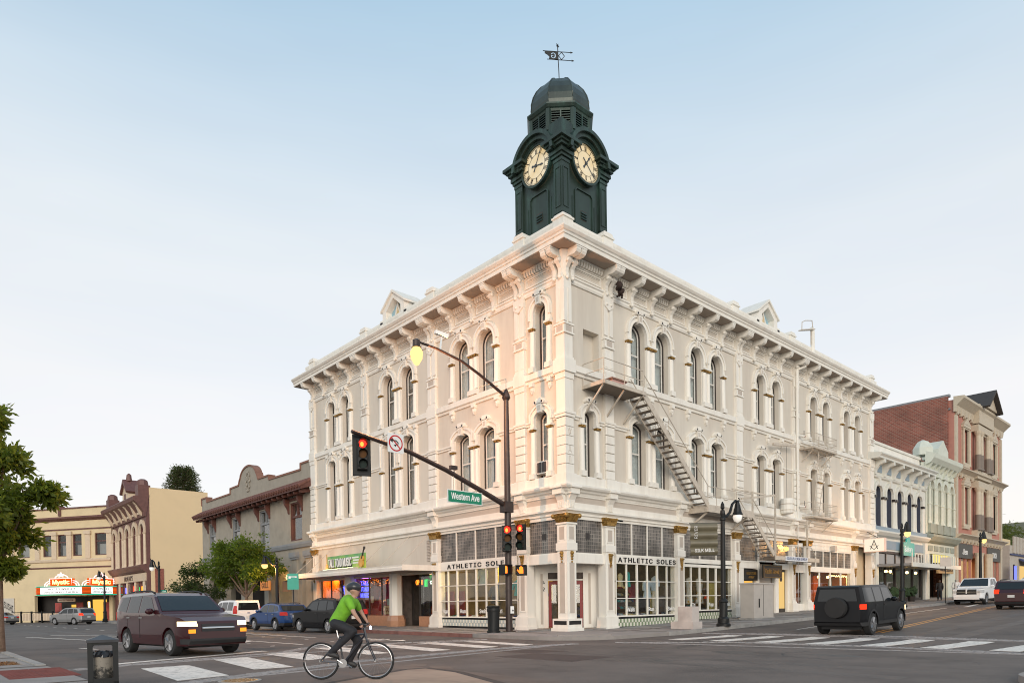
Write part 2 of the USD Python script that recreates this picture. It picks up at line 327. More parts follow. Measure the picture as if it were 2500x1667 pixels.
def cobbles(path, w, label):
    """a band of granite setts: each stone a small raised block, joined into one mesh because there are hundreds"""
    ln = LineString(path); b = B(); s = 0.; r = random.Random(len(path)*31+int(path[0][0]*7))
    while s < ln.length-.3:
        L = r.uniform(.22, .36)
        for k in (-1, 0, 1):
            a, c = np.array(ln.interpolate(s+.02+k*.05).coords[0]), np.array(ln.interpolate(s+L-.02+k*.05).coords[0])
            t = (c-a)/(np.linalg.norm(c-a)+1e-9); n = np.array([-t[1], t[0]])
            q0, q1 = (k-.5)*w/3+.012, (k+.5)*w/3-.012; h = r.uniform(.008, .022)
            base = [a+n*q0, c+n*q0, c+n*q1, a+n*q1]; cc = np.mean(base, 0)
            v = [(*p, gz(*p)-.01) for p in base]+[(*(cc+(p-cc)*.82), gz(*p)+h) for p in base]
            b.add(v, [(0, 1, 2, 3), (4, 7, 6, 5), (0, 4, 5, 1), (1, 5, 6, 2), (2, 6, 7, 3), (3, 7, 4, 0)])
        s += L
    b.build('sett_band', 'cobble', kind='stuff', label=label, cat='stone band')
cobbles([(-21, -8.6), (-19.5, -8.1), (-17.1, -7.1), (-14.9, -6.2), (-11.1, -5.6), (-9.2, -5.3), (-5.4, -5.6)], .5, 'band of grey stone setts on the near side of the left zebra crossing')
cobbles([(-21, -2.9), (-19.5, -2.3), (-17, -1.6), (-14.5, -.9), (-12.8, .75), (-9.1, .45), (-5.2, -.6)], .45, 'band of grey stone setts on the far side of the left zebra crossing')
cobbles([(-4.2, -6.3), (-1.6, -9.7), (-1.3, -14.3), (-2.3, -19.6)], .5, 'band of grey stone setts on the near side of the right zebra crossing')
cobbles([(3.2, -5.3), (3.9, -9), (4.2, -12.8), (3.2, -19.8)], .5, 'band of grey stone setts on the far side of the right zebra crossing')
lines = UsdGeom.Xform.Define(stage, '/World/lane_markings'); tag(lines, 'white and yellow lane lines on the streets', None, None, 'structure')
def mark(poly, mat='road_paint', name='lane_line'): slab(Polygon(poly) if not hasattr(poly, 'area') else poly, .005, name, mat, lines, thick=.006)
def dash(a, b_, w=.12, mat='road_paint', name='lane_line'):
    a, b_ = np.array(a, float), np.array(b_, float); t = (b_-a)/np.linalg.norm(b_-a); n = np.array([-t[1], t[0]])*w/2; mark(Polygon([a+n, b_+n, b_-n, a-n]), mat, name)
dash((-20, -1.75), (-14.6, .35), .28, name='stop_line')
for a, b_ in [((-18.4, 24), (-15.6, 8.5)), ((-16.8, 27), (-14.4, 19)), ((-12.4, 12), (-12.0, 3.)), ((-9.2, 30), (-9.0, 8)), ((-18.6, 8.2), (-18.3, 6.8))]: dash(a, b_)
for k in range(12): dash((-12.6+.02*k, 24+k*5), (-12.6+.02*k, 25.2+k*5), .12)
for k in range(10): mark(Point(-13.2, 3+k*2.4).buffer(.09, quad_segs=4), name='road_stud'); mark(Point(-10.2, 4+k*2.4).buffer(.09, quad_segs=4), name='road_stud')
mark([(-13.6, 8.9), (-12.6, 9.1), (-12.2, 7.4), (-12.9, 6.6)], name='arrow_mark')
mark(unary_union([Point(-8.4, 4.8).buffer(.45).difference(Point(-8.4, 4.8).buffer(.33)), Point(-8.2, 3.5).buffer(.45).difference(Point(-8.2, 3.5).buffer(.33)), LineString([(-8.4, 4.8), (-8.0, 4.3), (-8.2, 3.5), (-7.8, 3.9)]).buffer(.07), Polygon([(-8.5, 2.4), (-8.1, 1.6), (-7.7, 2.4)])]), name='bicycle_mark')
for o in (0, .28): dash((6, -11.6-o), (34, -9.1-o), .1, 'road_yellow', 'yellow_line'); dash((34, -9.1-o), (120, -9.0-o), .1, 'road_yellow', 'yellow_line')
dash((7, -7.9), (20, -7.2), .1); dash((34, -7.6), (40, -6.9), .3); dash((22, -7.1), (32, -6.9), .1)
pm('patch_edge', (.045, .036, .032), .8, var=.3); pm('patch_tan', (.36, .25, .18), .8, var=.22, scale=.9, bump=.2, dirt=(.16, .11, .085), dscale=.6, damt=.6)
slab(Polygon([(-17.9, -10.3), (-15.2, -9.0), (-14.5, -9.15), (-14.6, -10.6), (-15.5, -13.2), (-17.5, -12.6)]).buffer(-.22), .005, 'concrete_patch', 'patch_tan', thick=.004, kind='structure', label='tan concrete patch set in the road at the bottom centre')
for p in [Polygon([(-17.9, -10.3), (-15.2, -9.0), (-14.5, -9.15), (-14.6, -10.6), (-15.5, -13.2), (-17.5, -12.6)]), Polygon([(-11.3, -7.8), (-9.7, -7.9), (-9.3, -10.5), (-11.2, -10.7)]), Polygon([(-9.9, -6.4), (-8.6, -6.6), (-8.4, -8), (-9.8, -7.8)])]:
    slab(p, .0025, 'asphalt_patch', 'asphalt_patch' if p.centroid.x > -14 else 'patch_edge', thick=.004, kind='structure', label=['dark edge round the tan patch at the bottom centre', 'reddish brown square asphalt repair in the middle of the junction', 'small dark asphalt repair before the corner pavement'][0 if p.centroid.x < -14 else 1 if p.centroid.y < -8 else 2])
mh = thing('manhole_cover', 'round brass coloured manhole cover in the road at the bottom left', 'manhole', (-18.75, -8.5, .0))
B().lathe([(.42, .0), (.42, .008), (.36, .008)], n=28).build('rim', 'kerb_grey', mh)
b = B(); b.lathe([(.355, 0), (.355, .010), (.05, .012)], n=28)
for k in range(16):
    for r in (.12, .2, .28): b.box(r*math.cos(k*PI/8)-.02, r*math.cos(k*PI/8)+.02, r*math.sin(k*PI/8)-.02, r*math.sin(k*PI/8)+.02, .01, .018)
b.build('lid', pm('brass', (.36, .22, .09), .4, metal=.8, var=.3, scale=8), mh)
pv = thing('tactile_paving', 'red ridged tactile paving on the near pavement', 'paving', (0, 0, 0))
for i in range(8):
    for j in range(2):
        u0, v0 = -22.3+j*.62, -5.9+i*.31
        b = B(); b.box(u0, u0+.61, v0, v0+.3, .12, .137)
        for q in range(3): b.box(u0+.01, u0+.6, v0+.04+q*.1, v0+.075+q*.1, .135, .146)
        b.build('paving_slab', 'kerb_tactile' if 'kerb_tactile' in MATS else pm('kerb_tactile', (.17, .05, .042), .8, var=.2), pv)

crk = UsdGeom.Xform.Define(stage, '/World/road_cracks'); tag(crk, 'sealed cracks and oil stains in the junction asphalt', None, None, 'structure')
pm('crack_seal', (.035, .03, .028), .6, var=.2); pm('oil_stain', (.06, .052, .047), .55, var=.3, scale=3)
pm('tyre_lane', (.088, .071, .061), .62, var=.35, scale=.7, bump=.5, bscale=45)
for (a, b_) in [((-16.6, 40), (-16.4, -18)), ((-15., 40), (-14.8, -18)), ((-9.9, -18), (-10.1, 40)), ((-8.4, -18), (-8.6, 40)), ((-3, -13.6), (60, -12.4)), ((-3, -15.1), (60, -14)), ((-6, -8.2), (60, -7.4)), ((-6, -9.6), (60, -8.9))]:
    a, b_ = np.array(a, float), np.array(b_, float); t_ = (b_-a)/np.linalg.norm(b_-a); n_ = np.array([-t_[1], t_[0]]); q = np.linspace(0, 1, 30); rw = np.random.default_rng(int(abs(a[0]*10+a[1])))
    e0, e1 = [a+(b_-a)*x+n_*(.3+rw.uniform(-.08, .08)) for x in q], [a+(b_-a)*x-n_*(.3+rw.uniform(-.08, .08)) for x in q]
    slab(Polygon(e0+e1[::-1]).buffer(0), .0008, 'worn_lane', 'tyre_lane', crk, thick=.003)
rc = random.Random(12)
for k in range(26):
    x, y = rc.uniform(-19, 6), rc.uniform(-19, 8); a = rc.uniform(0, PI); pts = [(x, y)]
    for q in range(rc.randint(5, 12)): a += rc.gauss(0, .45); x += .5*math.cos(a); y += .5*math.sin(a); pts.append((x, y))
    slab(LineString(pts).buffer(rc.uniform(.012, .03), quad_segs=2), .0018, 'sealed_crack', 'crack_seal', crk, thick=.004)
for k in range(18):
    c = (rc.uniform(-18, 8), rc.uniform(-18, -2) if k < 11 else rc.uniform(2, 25)); n = 14; rad = rc.uniform(.15, .6)
    if c[0] > -5 and c[1] > -5.2: continue
    slab(Polygon([(c[0]+rad*rc.uniform(.5, 1.2)*math.cos(q*2*PI/n), c[1]+rad*rc.uniform(.5, 1.2)*1.6*math.sin(q*2*PI/n)) for q in range(n)]).buffer(.05), .0012, 'oil_stain', 'oil_stain', crk, thick=.003)
# ---------------------------------------------------------------- the corner building: walls and upper storeys
bld = thing('corner_building', 'three storey cream stucco corner building with arched windows and bracketed cornice', 'building')
LY, LX = 26.4, 37.2
S3, T3 = 12.9, 16.18
# (centre, opening width, sill, top, head rise, shade kind)
def pair(c, ow, mid, **k): return [(c-(ow+mid)/2, ow), (c+(ow+mid)/2, ow)]
WL = {'3': pair(21.97, 1.1, .88)+pair(14.33, 1.34, .85)+pair(6.75, 1.36, .76)+[(1.52, .84)], '2': pair(21.97, 1.1, .88)+pair(14.33, 1.34, .85)+pair(6.75, 1.36, .76)+[(1.52, .90)]}
WR = {'3': pair(6.65, 1.3, .82)+pair(12.05, 1.28, .82)+pair(19.45, 1.18, .9)+pair(27.1, 1.1, .96)+pair(32.85, 1.1, .96), '2': [(1.64, .82)]+pair(6.65, 1.3, .82)+pair(12.05, 1.28, .82)+pair(19.45, 1.18, .9)+pair(27.1, 1.1, .96)+pair(32.85, 1.1, .96)}
PIERS_L = [(2.97, .70), (10.58, .76), (18.3, .72), (25.98, .74)]
PIERS_R = [(3.1, .66), (15.7, .72), (23.32, .76), (36.8, .76)]
def openings(W, side):
    out = []
    for c, w in W['3']: out.append((c, w, S3, T3, None, '3'))
    for c, w in W['2']:
        tall = side == 'L' and c > 12
        single = w < 1
        top = 11.98 if tall else (10.92 if single else 10.98)
        out.append((c, w, 7.65, top, .30 if not tall else .36, '2'))
    return out
def wall_part(T, L, ops, u0, side):
    poly = sbox(u0, 6.3, L, 18.1)
    for c, w, z0, z1, rise, fl in ops: poly = poly.difference(arch(w, z0, z1, c, rise))
    if side == 'R': poly = poly.difference(sbox(1.34, 12.55, 2.5, 14.82)).difference(sbox(35.17, 8.72, 35.72, 9.98))
    B(T).prism(poly, -.45, 0).build('wall', 'stucco', bld)
OL, OR = openings(WL, 'L'), openings(WR, 'R')
wall_part(LEFT, LY, OL, 0., 'L'); wall_part(RIGHT, LX, OR, .45, 'R')
b = B(); b.box(LX-.3, LX, 0.46, LY, -.2, 18.5); b.box(.46, LX, LY-.3, LY, -.2, 18.5); b.build('rear_wall', 'stucco', bld)
b = B(); b.box(.1, LX-.31, .1, LY-.31, 18.55, 18.7); b.build('roof', 'roof_felt', bld)
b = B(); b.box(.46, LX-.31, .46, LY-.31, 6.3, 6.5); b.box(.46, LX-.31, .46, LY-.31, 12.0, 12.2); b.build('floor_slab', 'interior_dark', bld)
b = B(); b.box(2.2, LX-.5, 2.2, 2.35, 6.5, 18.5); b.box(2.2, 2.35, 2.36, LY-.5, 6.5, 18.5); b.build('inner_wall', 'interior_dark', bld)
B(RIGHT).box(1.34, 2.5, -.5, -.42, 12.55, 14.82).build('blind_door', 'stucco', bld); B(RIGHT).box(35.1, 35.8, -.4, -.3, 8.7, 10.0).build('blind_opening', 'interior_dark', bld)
def window(T, c, w, z0, z1, rise, fl, side, idx):
    op = arch(w, z0, z1, c, rise)
    f = B(T); f.prism(op.difference(op.buffer(-.085, join_style=2)).intersection(sbox(c-9, z0, c+9, z1+1)), -.42, -.30)
    fr = f.build('window', 'casing', bld)
    inner = op.buffer(-.09, join_style=2); s2 = inner.buffer(-.055, join_style=2); zm = z0+(z1-z0)*.52
    s = B(T); s.prism(inner.difference(s2), -.40, -.345)
    s.box(c-w/2+.1, c+w/2-.1, -.395, -.35, zm-.035, zm+.035); s.build('sash', 'sash', fr)
    up, lo = s2.intersection(sbox(c-9, zm+.035, c+9, 99)), s2.intersection(sbox(c-9, -9, c+9, zm-.035))
    B(T).prism(up, -.385, -.375).build('glass', 'pane', fr); B(T).prism(lo, -.385, -.375).build('glass', 'pane', fr)
    r = random.Random(idx*13+(side == 'L'))
    if side == 'L' and c > 10:                                   # pulled down grey shades
        zlow = z0+.1 if fl == '2' else z0+.05
        B(T).prism(op.intersection(sbox(c-9, zlow, c+9, 99)).buffer(-.02), -.56, -.545).build('roller_shade', 'shade_grey', fr)
        if fl == '2': B(T).box(c-.12, c+.16, -.46, -.45, zm+.05, zm+.5).build('vent_panel', 'interior_dark', fr)
        else: B(T).box(c-w/2+.12, c+w/2-.12, -.42, -.398, zm+.02, zm+.32).build('dark_rail', 'casing', fr)
    elif not (side == 'R' and c > 25):                            # gathered curtains
        for s_ in (-1, 1):
            wave = [(c+s_*(w/2-.02-t*w*.36), -.55-.05*math.sin(t*30+idx)) for t in np.linspace(0, 1, 24)]
            vv = [(x, o, z) for x, o in wave for z in (z0+.05, z1-.1)]; ff = [(2*i, 2*i+2, 2*i+3, 2*i+1) for i in range(23)]
            if side == 'R' and s_ < 0 and r.random() < .4: continue
            B(T).add(vv, ff, flip=False).build('curtain', 'curtain', fr)
    # hood mould, keystone
    h = B(T); hw = .30; zc = {'3': 14.93, '2': 9.98}[fl]; cap_top = zc+.2
    if fl == '3':
        o1, o2 = arch(w+2*hw, cap_top, z1+hw, c), arch(w+.02, cap_top-1, z1+.01, c); o3 = arch(w+2*hw+.06, cap_top+.32, z1+hw+.03, c); o4 = arch(w+2*hw-.13, cap_top, z1+hw-.065, c)
    else:
        o1, o2 = arch(w+2*hw, cap_top, z1+hw, c, rise+.12), arch(w+.02, cap_top-1, z1+.01, c, rise); o3 = arch(w+2*hw+.06, cap_top+.22, z1+hw+.03, c, rise+.13); o4 = arch(w+2*hw-.13, cap_top, z1+hw-.065, c, rise+.09)
    mid = [x for x, _ in (WL if side == 'L' else WR)[fl] if x != c and abs(x-c) < 3]
    clip = sbox(-9, 0, 99, 99)
    if mid: m_ = (c+mid[0])/2; clip = sbox(-9, 0, m_-.006, 99) if c < m_ else sbox(m_+.006, 0, 99, 99)
    h.prism(o1.difference(o2.buffer(.006)).intersection(clip.buffer(-.002)), .0, .13); h.prism(o3.difference(o4).intersection(clip), .0, .20)
    h.prism(arch(w+.10, cap_top, z1+.05, c, None if fl == '3' else rise).difference(o2), .0, .165)
    h.build('window_hood', 'trim', bld)
    k = B(T); zt = z1+hw+.02
    k.prism([(c-.12, z1-.10), (c+.12, z1-.10), (c+.19, zt), (c-.19, zt)], .0, .27); k.box(c-.29, c+.29, 0, .30, zt+.02, zt+.15); k.prism([(c-.24, zt+.14), (c+.24, zt+.14), (c+.18, zt+.27), (c-.18, zt+.27)], 0, .26)
    for s_ in (-1, 1): k.mesh(trimesh.creation.cylinder(.085, .30, sections=10, transform=trimesh.transformations.translation_matrix((0, 0, 0)) @ trimesh.transformations.rotation_matrix(0, (1, 0, 0))).apply_transform(trimesh.transformations.rotation_matrix(PI/2, (1, 0, 0))).apply_translation((c+s_*.27, .15, zt+.06)))
    ks = k.build('keystone', 'trim', bld)
    kk = B(T)
    for q in (-.07, 0, .07): kk.prism([(c+q*.8-.018, z1), (c+q*.8+.018, z1), (c+q+.02, zt-.08), (c+q-.02, zt-.08)], .262, .275)
    kk.build('gold_flute', 'tan_panel', ks)
    return fr
for T, ops, sd in ((LEFT, OL, 'L'), (RIGHT, OR, 'R')):
    for i, o in enumerate(ops): window(T, *o[:5], o[5], sd, i)
def capital(b, T, u, w, z0, h, o):
    pass
def colonnette(T, u, w, z0, zc, kind):
    s = B(T)
    s.box(u-w/2+.03, u+w/2-.03, 0, .10, z0, zc)
    if kind == 'mid':
        for q in (-w*.26, w*.26): s.lathe([(.15, z0+.22), (.135, z0+.5), (.125, zc-.05)], u+q, .06, 0, 10)
    else: s.lathe([(.17, z0+.22), (.155, z0+.5), (.14, zc-.05)], u, .06, 0, 12)
    s.prism([(u-w/2-.02, z0-.02), (u+w/2+.02, z0-.02), (u+w/2-.01, z0+.24), (u-w/2+.01, z0+.24)], 0, .245)
    p = s.build('colonnette', 'trim', bld, smooth=35)
    g = B(T); n = max(2, int(w/.16))
    g.frustum([(u-w/2+.02, zc+.01), (u+w/2-.02, zc+.01), (u+w/2-.02, zc+.1), (u-w/2+.02, zc+.1)], [(u-w/2+.02, zc+.01), (u+w/2-.02, zc+.01), (u+w/2-.02, zc+.1), (u-w/2+.02, zc+.1)], 0, .2, .21)
    for q in range(n): x = u-w/2+(q+.5)*w/n; g.ball((x, .22, zc+.05), .05, 1, (1, .7, 1.1))
    g.build('capital', 'gold', p)
    t = B(T); t.box(u-w/2-.03, u+w/2+.03, 0, .25, zc+.1, zc+.2); t.build('abacus', 'trim', p)
for T, W, sd in ((LEFT, WL, 'L'), (RIGHT, WR, 'R')):
    for fl, z0, zc in (('3', S3, 14.93), ('2', 7.65, 9.98)):
        ws = W[fl]; i = 0
        while i < len(ws):
            c, w = ws[i]; cw = .40 if w > 1 else .34
            if w > 1:
                c2 = ws[i+1][0]; colonnette(T, c-w/2-cw/2+.02, cw, z0, zc, 'side'); colonnette(T, c2+w/2+cw/2-.02, cw, z0, zc, 'side')
                colonnette(T, (c+c2)/2, c2-c-w-.02, z0, zc, 'mid'); i += 2
            else: colonnette(T, c-w/2-cw/2+.02, cw, z0, zc, 'side'); colonnette(T, c+w/2+cw/2-.02, cw, z0, zc, 'side'); i += 1
def spans(W, fl, piers, L, u0=.4):
    """the stretches of wall between piers and window groups"""
    ws = W[fl]; blocks = [(c-w/2, c+w/2) for c, w in piers]; i = 0
    while i < len(ws):
        c, w = ws[i]
        if w > 1: blocks.append((c-w/2-.33, ws[i+1][0]+w/2+.33)); i += 2
        else: blocks.append((c-w/2-.33, c+w/2+.33)); i += 1
    blocks.sort(); out = []; a = u0
    for x, y in blocks+[(L, L)]:
        if x-a > .06: out.append((a, x))
        a = max(a, y)
    return out
def pilaster(T, u, w):
    s = B(T); a, c = u-w/2, u+w/2
    s.box(a+.02, c-.02, 0, .098, 7.62, 16.84)
    s.box(a-.06, c+.06, 0, .24, 12.39, 12.98); s.prism([(a-.06, 12.98), (c+.06, 12.98), (c, 13.12), (a, 13.12)], 0, .19)
    s.box(a, c, 0, .16, 13.1, 14.2)
    for q in (0, .62): s.box(a+q*w, a+(q+.38)*w, .10, .155, 14.85, 16.5); s.box(a+(q+.02)*w, a+(q+.36)*w, .16, .175, 13.25, 14.1)
    s.box(a-.05, c+.05, 0, .24, 14.2, 14.27); s.box(a-.05, c+.05, 0, .24, 14.62, 14.7); s.box(a-.02, c+.02, 0, .19, 14.27, 14.62)
    s.prism([(a, 16.3), (u, 16.1), (c, 16.3), (c+.03, 16.85), (a-.03, 16.85)], .1, .2)
    for q in (-.16, .16): s.ball((u+q, .2, 16.4), .07, 1)
    s.box(a, c, 0, .16, 10.5, 12.1); s.prism([(a, 12.1), (c, 12.1), (c+.06, 12.39), (a-.06, 12.39)], 0, .2)
    s.box(a-.05, c+.05, 0, .26, 10.42, 10.53); s.box(a-.03, c+.03, 0, .22, 10.3, 10.42)
    s.box(a-.05, c+.05, 0, .26, 7.1, 7.64)
    p = s.build('pilaster', 'trim', bld)
    B(T).box(a+.12, c-.12, .19, .196, 14.31, 14.58).build('inset_panel', 'tan_panel', p)
    for k in range(6): B(T).bevel_box(a, c, .1, .205, 7.66+k*.44, 8.07+k*.44, .025).build('stone_block', 'trim', p)
for u, w in PIERS_L: pilaster(LEFT, u, w)
for u, w in PIERS_R: pilaster(RIGHT, u, w)
# the corner pier, square in plan
s = B()
def sq(z0, z1, e, r=.36): s.box(-e, r, -e, r, z0, z1)
sq(7.62, 10.3, .13); sq(10.3, 10.44, .27, .40); sq(10.44, 10.56, .31, .43); sq(10.56, 12.1, .22); sq(12.1, 12.39, .26, .38); sq(12.39, 13.0, .34, .44); sq(13.0, 13.12, .27, .38); sq(13.12, 14.2, .21)
sq(14.2, 14.27, .29, .41); sq(14.27, 14.62, .24); sq(14.62, 14.7, .29, .41); sq(14.7, 16.86, .16)
for q in (-.2, .12): s.box(-.21, -.16, q, q+.2, 14.8, 16.4); s.box(q, q+.2, -.21, -.16, 14.8, 16.4)
sq(7.1, 7.64, .30, .44)
cp = s.build('corner_pier', 'trim', bld)
for k in range(6): 
    q = B(); z = 7.66+k*.44; q.box(-.22, .36, -.22, .36, z, z+.41); q.build('stone_block', 'trim', cp)
q = B(); q.box(-.245, -.24, -.14, .27, 14.31, 14.58); q.box(-.14, .27, -.245, -.24, 14.31, 14.58); q.build('inset_panel', 'tan_panel', cp)
q = B()      # carved square, compasses and arch emblems on the corner blocks
for (a, c) in [((-.12, 9.75), (.0, 9.45)), ((.0, 9.45), (.12, 9.75)), ((-.08, 9.5), (0, 9.8)), ((0, 9.8), (.08, 9.5)), ((-.1, 8.6), (0, 8.95)), ((0, 8.95), (.1, 8.6)), ((-.06, 8.7), (.06, 8.7)), ((-.06, 8.15), (-.06, 8.4)), ((.06, 8.15), (.06, 8.4)), ((-.06, 8.4), (0, 8.48)), ((0, 8.48), (.06, 8.4))]:
    q.bar((a[0]+.07, -.225, a[1]), (c[0]+.07, -.225, c[1]), .014, .018)
q.build('carved_emblem', 'tan_panel', cp)
# courses
for T, W, P, L in ((LEFT, WL, PIERS_L, LY), (RIGHT, WR, PIERS_R, LX)):
    b = B(T); b.prof([(0, 12.40), (.08, 12.40), (.10, 12.52), (.19, 12.56), (.19, 12.84), (.12, 12.89), (0, 12.89)], .36, L); b.build('sill_course', 'trim', bld)
    b = B(T); b.prof([(0, 7.10), (.19, 7.10), (.19, 7.58), (.14, 7.635), (0, 7.635)], .36, L); b.build('sill_course', 'trim', bld)
    b = B(T); b.prof([(0, 16.72), (.06, 16.72), (.1, 16.82), (.1, 16.92), (.16, 16.96), (.16, 17.04), (0, 17.08)], .36, L); b.build('architrave', 'trim', bld)
    for a, c in spans(W, '2', P, L): B(T).prof([(0, 10.30), (.07, 10.30), (.07, 10.38), (.14, 10.42), (.14, 10.49), (0, 10.53)], a, c).build('string_course', 'trim', bld)
    i = 0; ws = W['3']
    while i < len(ws):
        c, w = ws[i]; us = [c-w/2-.2, c+w/2+.42 if w > 1 else c+w/2+.2]
        if w > 1: c2 = ws[i+1][0]; us = [c-w/2-.2, (c+c2)/2, c2+w/2+.2]; i += 1
        i += 1
        for u in us:
            b = B(T); b.box(u-.13, u+.13, 0, .2, 12.2, 12.41); b.prism([(u-.10, 12.2), (u+.10, 12.2), (u+.10, 12.0), (u, 11.85), (u-.10, 12.0)], 0, .12); b.ball((u, .13, 12.03), .05, 1); b.build('sill_drop', 'trim', bld)
# cornice: mitred round the corner
def wrap(pts, yl=LY, xl=LX, o_end=0.):
    pts = np.array(pts, float); n = len(pts); t = trimesh.creation.triangulate_polygon(Polygon(pts), engine='earcut')
    ring = lambda k: np.stack({0: (-pts[:, 0], np.full(n, yl+o_end), pts[:, 1]), 1: (-pts[:, 0], -pts[:, 0], pts[:, 1]), 2: (np.full(n, xl+o_end), -pts[:, 0], pts[:, 1])}[k], 1)
    v = np.concatenate([ring(0), ring(1), ring(2)]); f = []
    for k in (0, 1):
        for i in range(n):
            j = (i+1) % n; f += [(k*n+i, k*n+j, k*n+n+j), (k*n+i, k*n+n+j, k*n+n+i)]
    f += [tuple(x) for x in t[1]]+[tuple(2*n+np.array(x)[::-1]) for x in t[1]]
    m = trimesh.Trimesh(v, f, process=False); trimesh.repair.fix_normals(m)
    return m
def wrapped(name, mat, pts, **k): b = B(); m = wrap(pts, **k); b.add(m.vertices, m.faces, flip=False); return b.build(name, mat, bld)
cor = wrapped('cornice', 'trim', [(-.4, 18.06), (1.00, 18.06), (1.00, 18.25), (1.05, 18.27), (1.07, 18.36), (1.13, 18.40), (1.20, 18.50), (1.20, 18.57), (1.12, 18.60), (.35, 18.74), (-.4, 18.74)], o_end=.75)
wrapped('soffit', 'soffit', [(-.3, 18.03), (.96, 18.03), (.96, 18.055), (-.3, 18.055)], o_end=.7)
par = wrapped('parapet', 'trim', [(-.3, 18.65), (.34, 18.65), (.34, 18.9), (.30, 18.94), (.30, 19.14), (.36, 19.2), (.40, 19.32), (.40, 19.44), (.30, 19.5), (-.3, 19.5)])
for T, us in ((LEFT, [2.62, 10.22, 17.8, 25.3]), (RIGHT, [2.8, 14.85, 22.3, 36.2])):
    for u in us:
        b = B(T); b.box(u-.36, u+.36, -.31, .45, 18.64, 19.52); b.box(u-.41, u+.41, -.34, .51, 19.52, 19.60); b.prism([(u-.38, 19.6), (u+.38, 19.6), (u+.30, 19.78), (u-.30, 19.78)], -.32, .46); b.build('parapet_block', 'trim', par)
b = B(); b.box(-.42, .26, -.42, .26, 18.64, 19.50); b.box(-.47, .30, -.47, .30, 19.50, 19.58); b.lathe([(.50, 19.58), (.38, 19.72)], -.085, -.085, 0, 4, PI/4); b.build('parapet_block', 'trim', par)
def bracket(T, u, w=.30):
    b = B(T)
    b.prof([(0, 17.62), (.2, 17.66), (.5, 17.72), (.78, 17.70), (.92, 17.76), (.98, 17.88), (.98, 18.03), (0, 18.03)], u-w/2, u+w/2)
    b.prof([(0, 16.86), (.20, 16.86), (.24, 16.96), (.19, 17.1), (.22, 17.3), (.34, 17.46), (.44, 17.56), (.46, 17.70), (0, 17.70)], u-w*.36, u+w*.36)
    for q in (-w*.5, w*.5): b.ball((u+q*.9, .36, 17.60), .10, 1, (.5, 1, 1))
    b.ball((u, .22, 16.86), .085, 1); b.box(u-w/2-.03, u+w/2+.03, 0, 1.0, 17.965, 18.028)
    return b.build('bracket', 'trim', cor)
BL = [2.80, 3.14, 4.9, 6.73, 8.6, 10.40, 10.76, 12.5, 14.4, 16.25, 18.13, 18.47, 20.3, 22.2, 24.05, 25.85]
BR = [2.93, 3.27, 4.95, 6.68, 8.42, 10.18, 11.95, 13.7, 15.52, 15.88, 17.52, 19.35, 21.1, 23.14, 23.5, 25.2, 27.0, 28.85, 30.74, 32.58, 34.48, 36.55]
for T, us in ((LEFT, BL), (RIGHT, BR)):
    for u in [.05, .42]+us: bracket(T, u)
    allu = [.42]+us
    b = B(T); d = B(T)
    for a, c in zip(allu, allu[1:]):
        if c-a < .6: continue
        x0, x1 = a+.24, c-.24
        d_ = sbox(x0, 17.16, x1, 17.62); b.prism(d_.difference(d_.buffer(-.07, join_style=2)), 0, .055); b.prism(d_.buffer(-.1, join_style=2).difference(d_.buffer(-.13, join_style=2)), 0, .03)
        n = int((x1-x0)/.17)
        for k in range(n): q = x0+(k+.5)*(x1-x0)/n; d.prof([(0, 17.72), (.14, 17.72), (.2, 17.80), (.2, 17.95), (0, 17.95)], q-.05, q+.05)
    b.prof([(0, 17.95), (.22, 17.95), (.22, 18.02), (0, 18.02)], .36, LY if T is LEFT else LX); b.prof([(0, 17.66), (.05, 17.66), (.05, 17.71), (0, 17.71)], .36, LY if T is LEFT else LX)
    b.build('frieze_panel', 'trim', bld); d.build('dentil_row', 'trim', bld, kind='stuff')
# corner angel bracket and the nest of dark stain left out; carved fan at the corner
b = B(); b.lathe([(.05, 16.95), (.12, 17.2), (.22, 17.5), (.3, 17.75), (.42, 18.0)], -.05, -.05, 0, 10); b.build('corner_fan', 'trim', cor)
bulb = B()       # the row of small lamps along the cornice edge
for T, L in ((LEFT, LY), (RIGHT, LX)):
    for k in range(int(L/.62)):
        q = B(T); q.ball((.5+k*.62, 1.17, 18.60), .03, 1); bulb.v += [x for x in q.v]; bulb.f += [x+bulb.n for x in q.f]; bulb.n += q.n
bulb.build('cornice_bulb', 'sash', cor, kind='stuff')
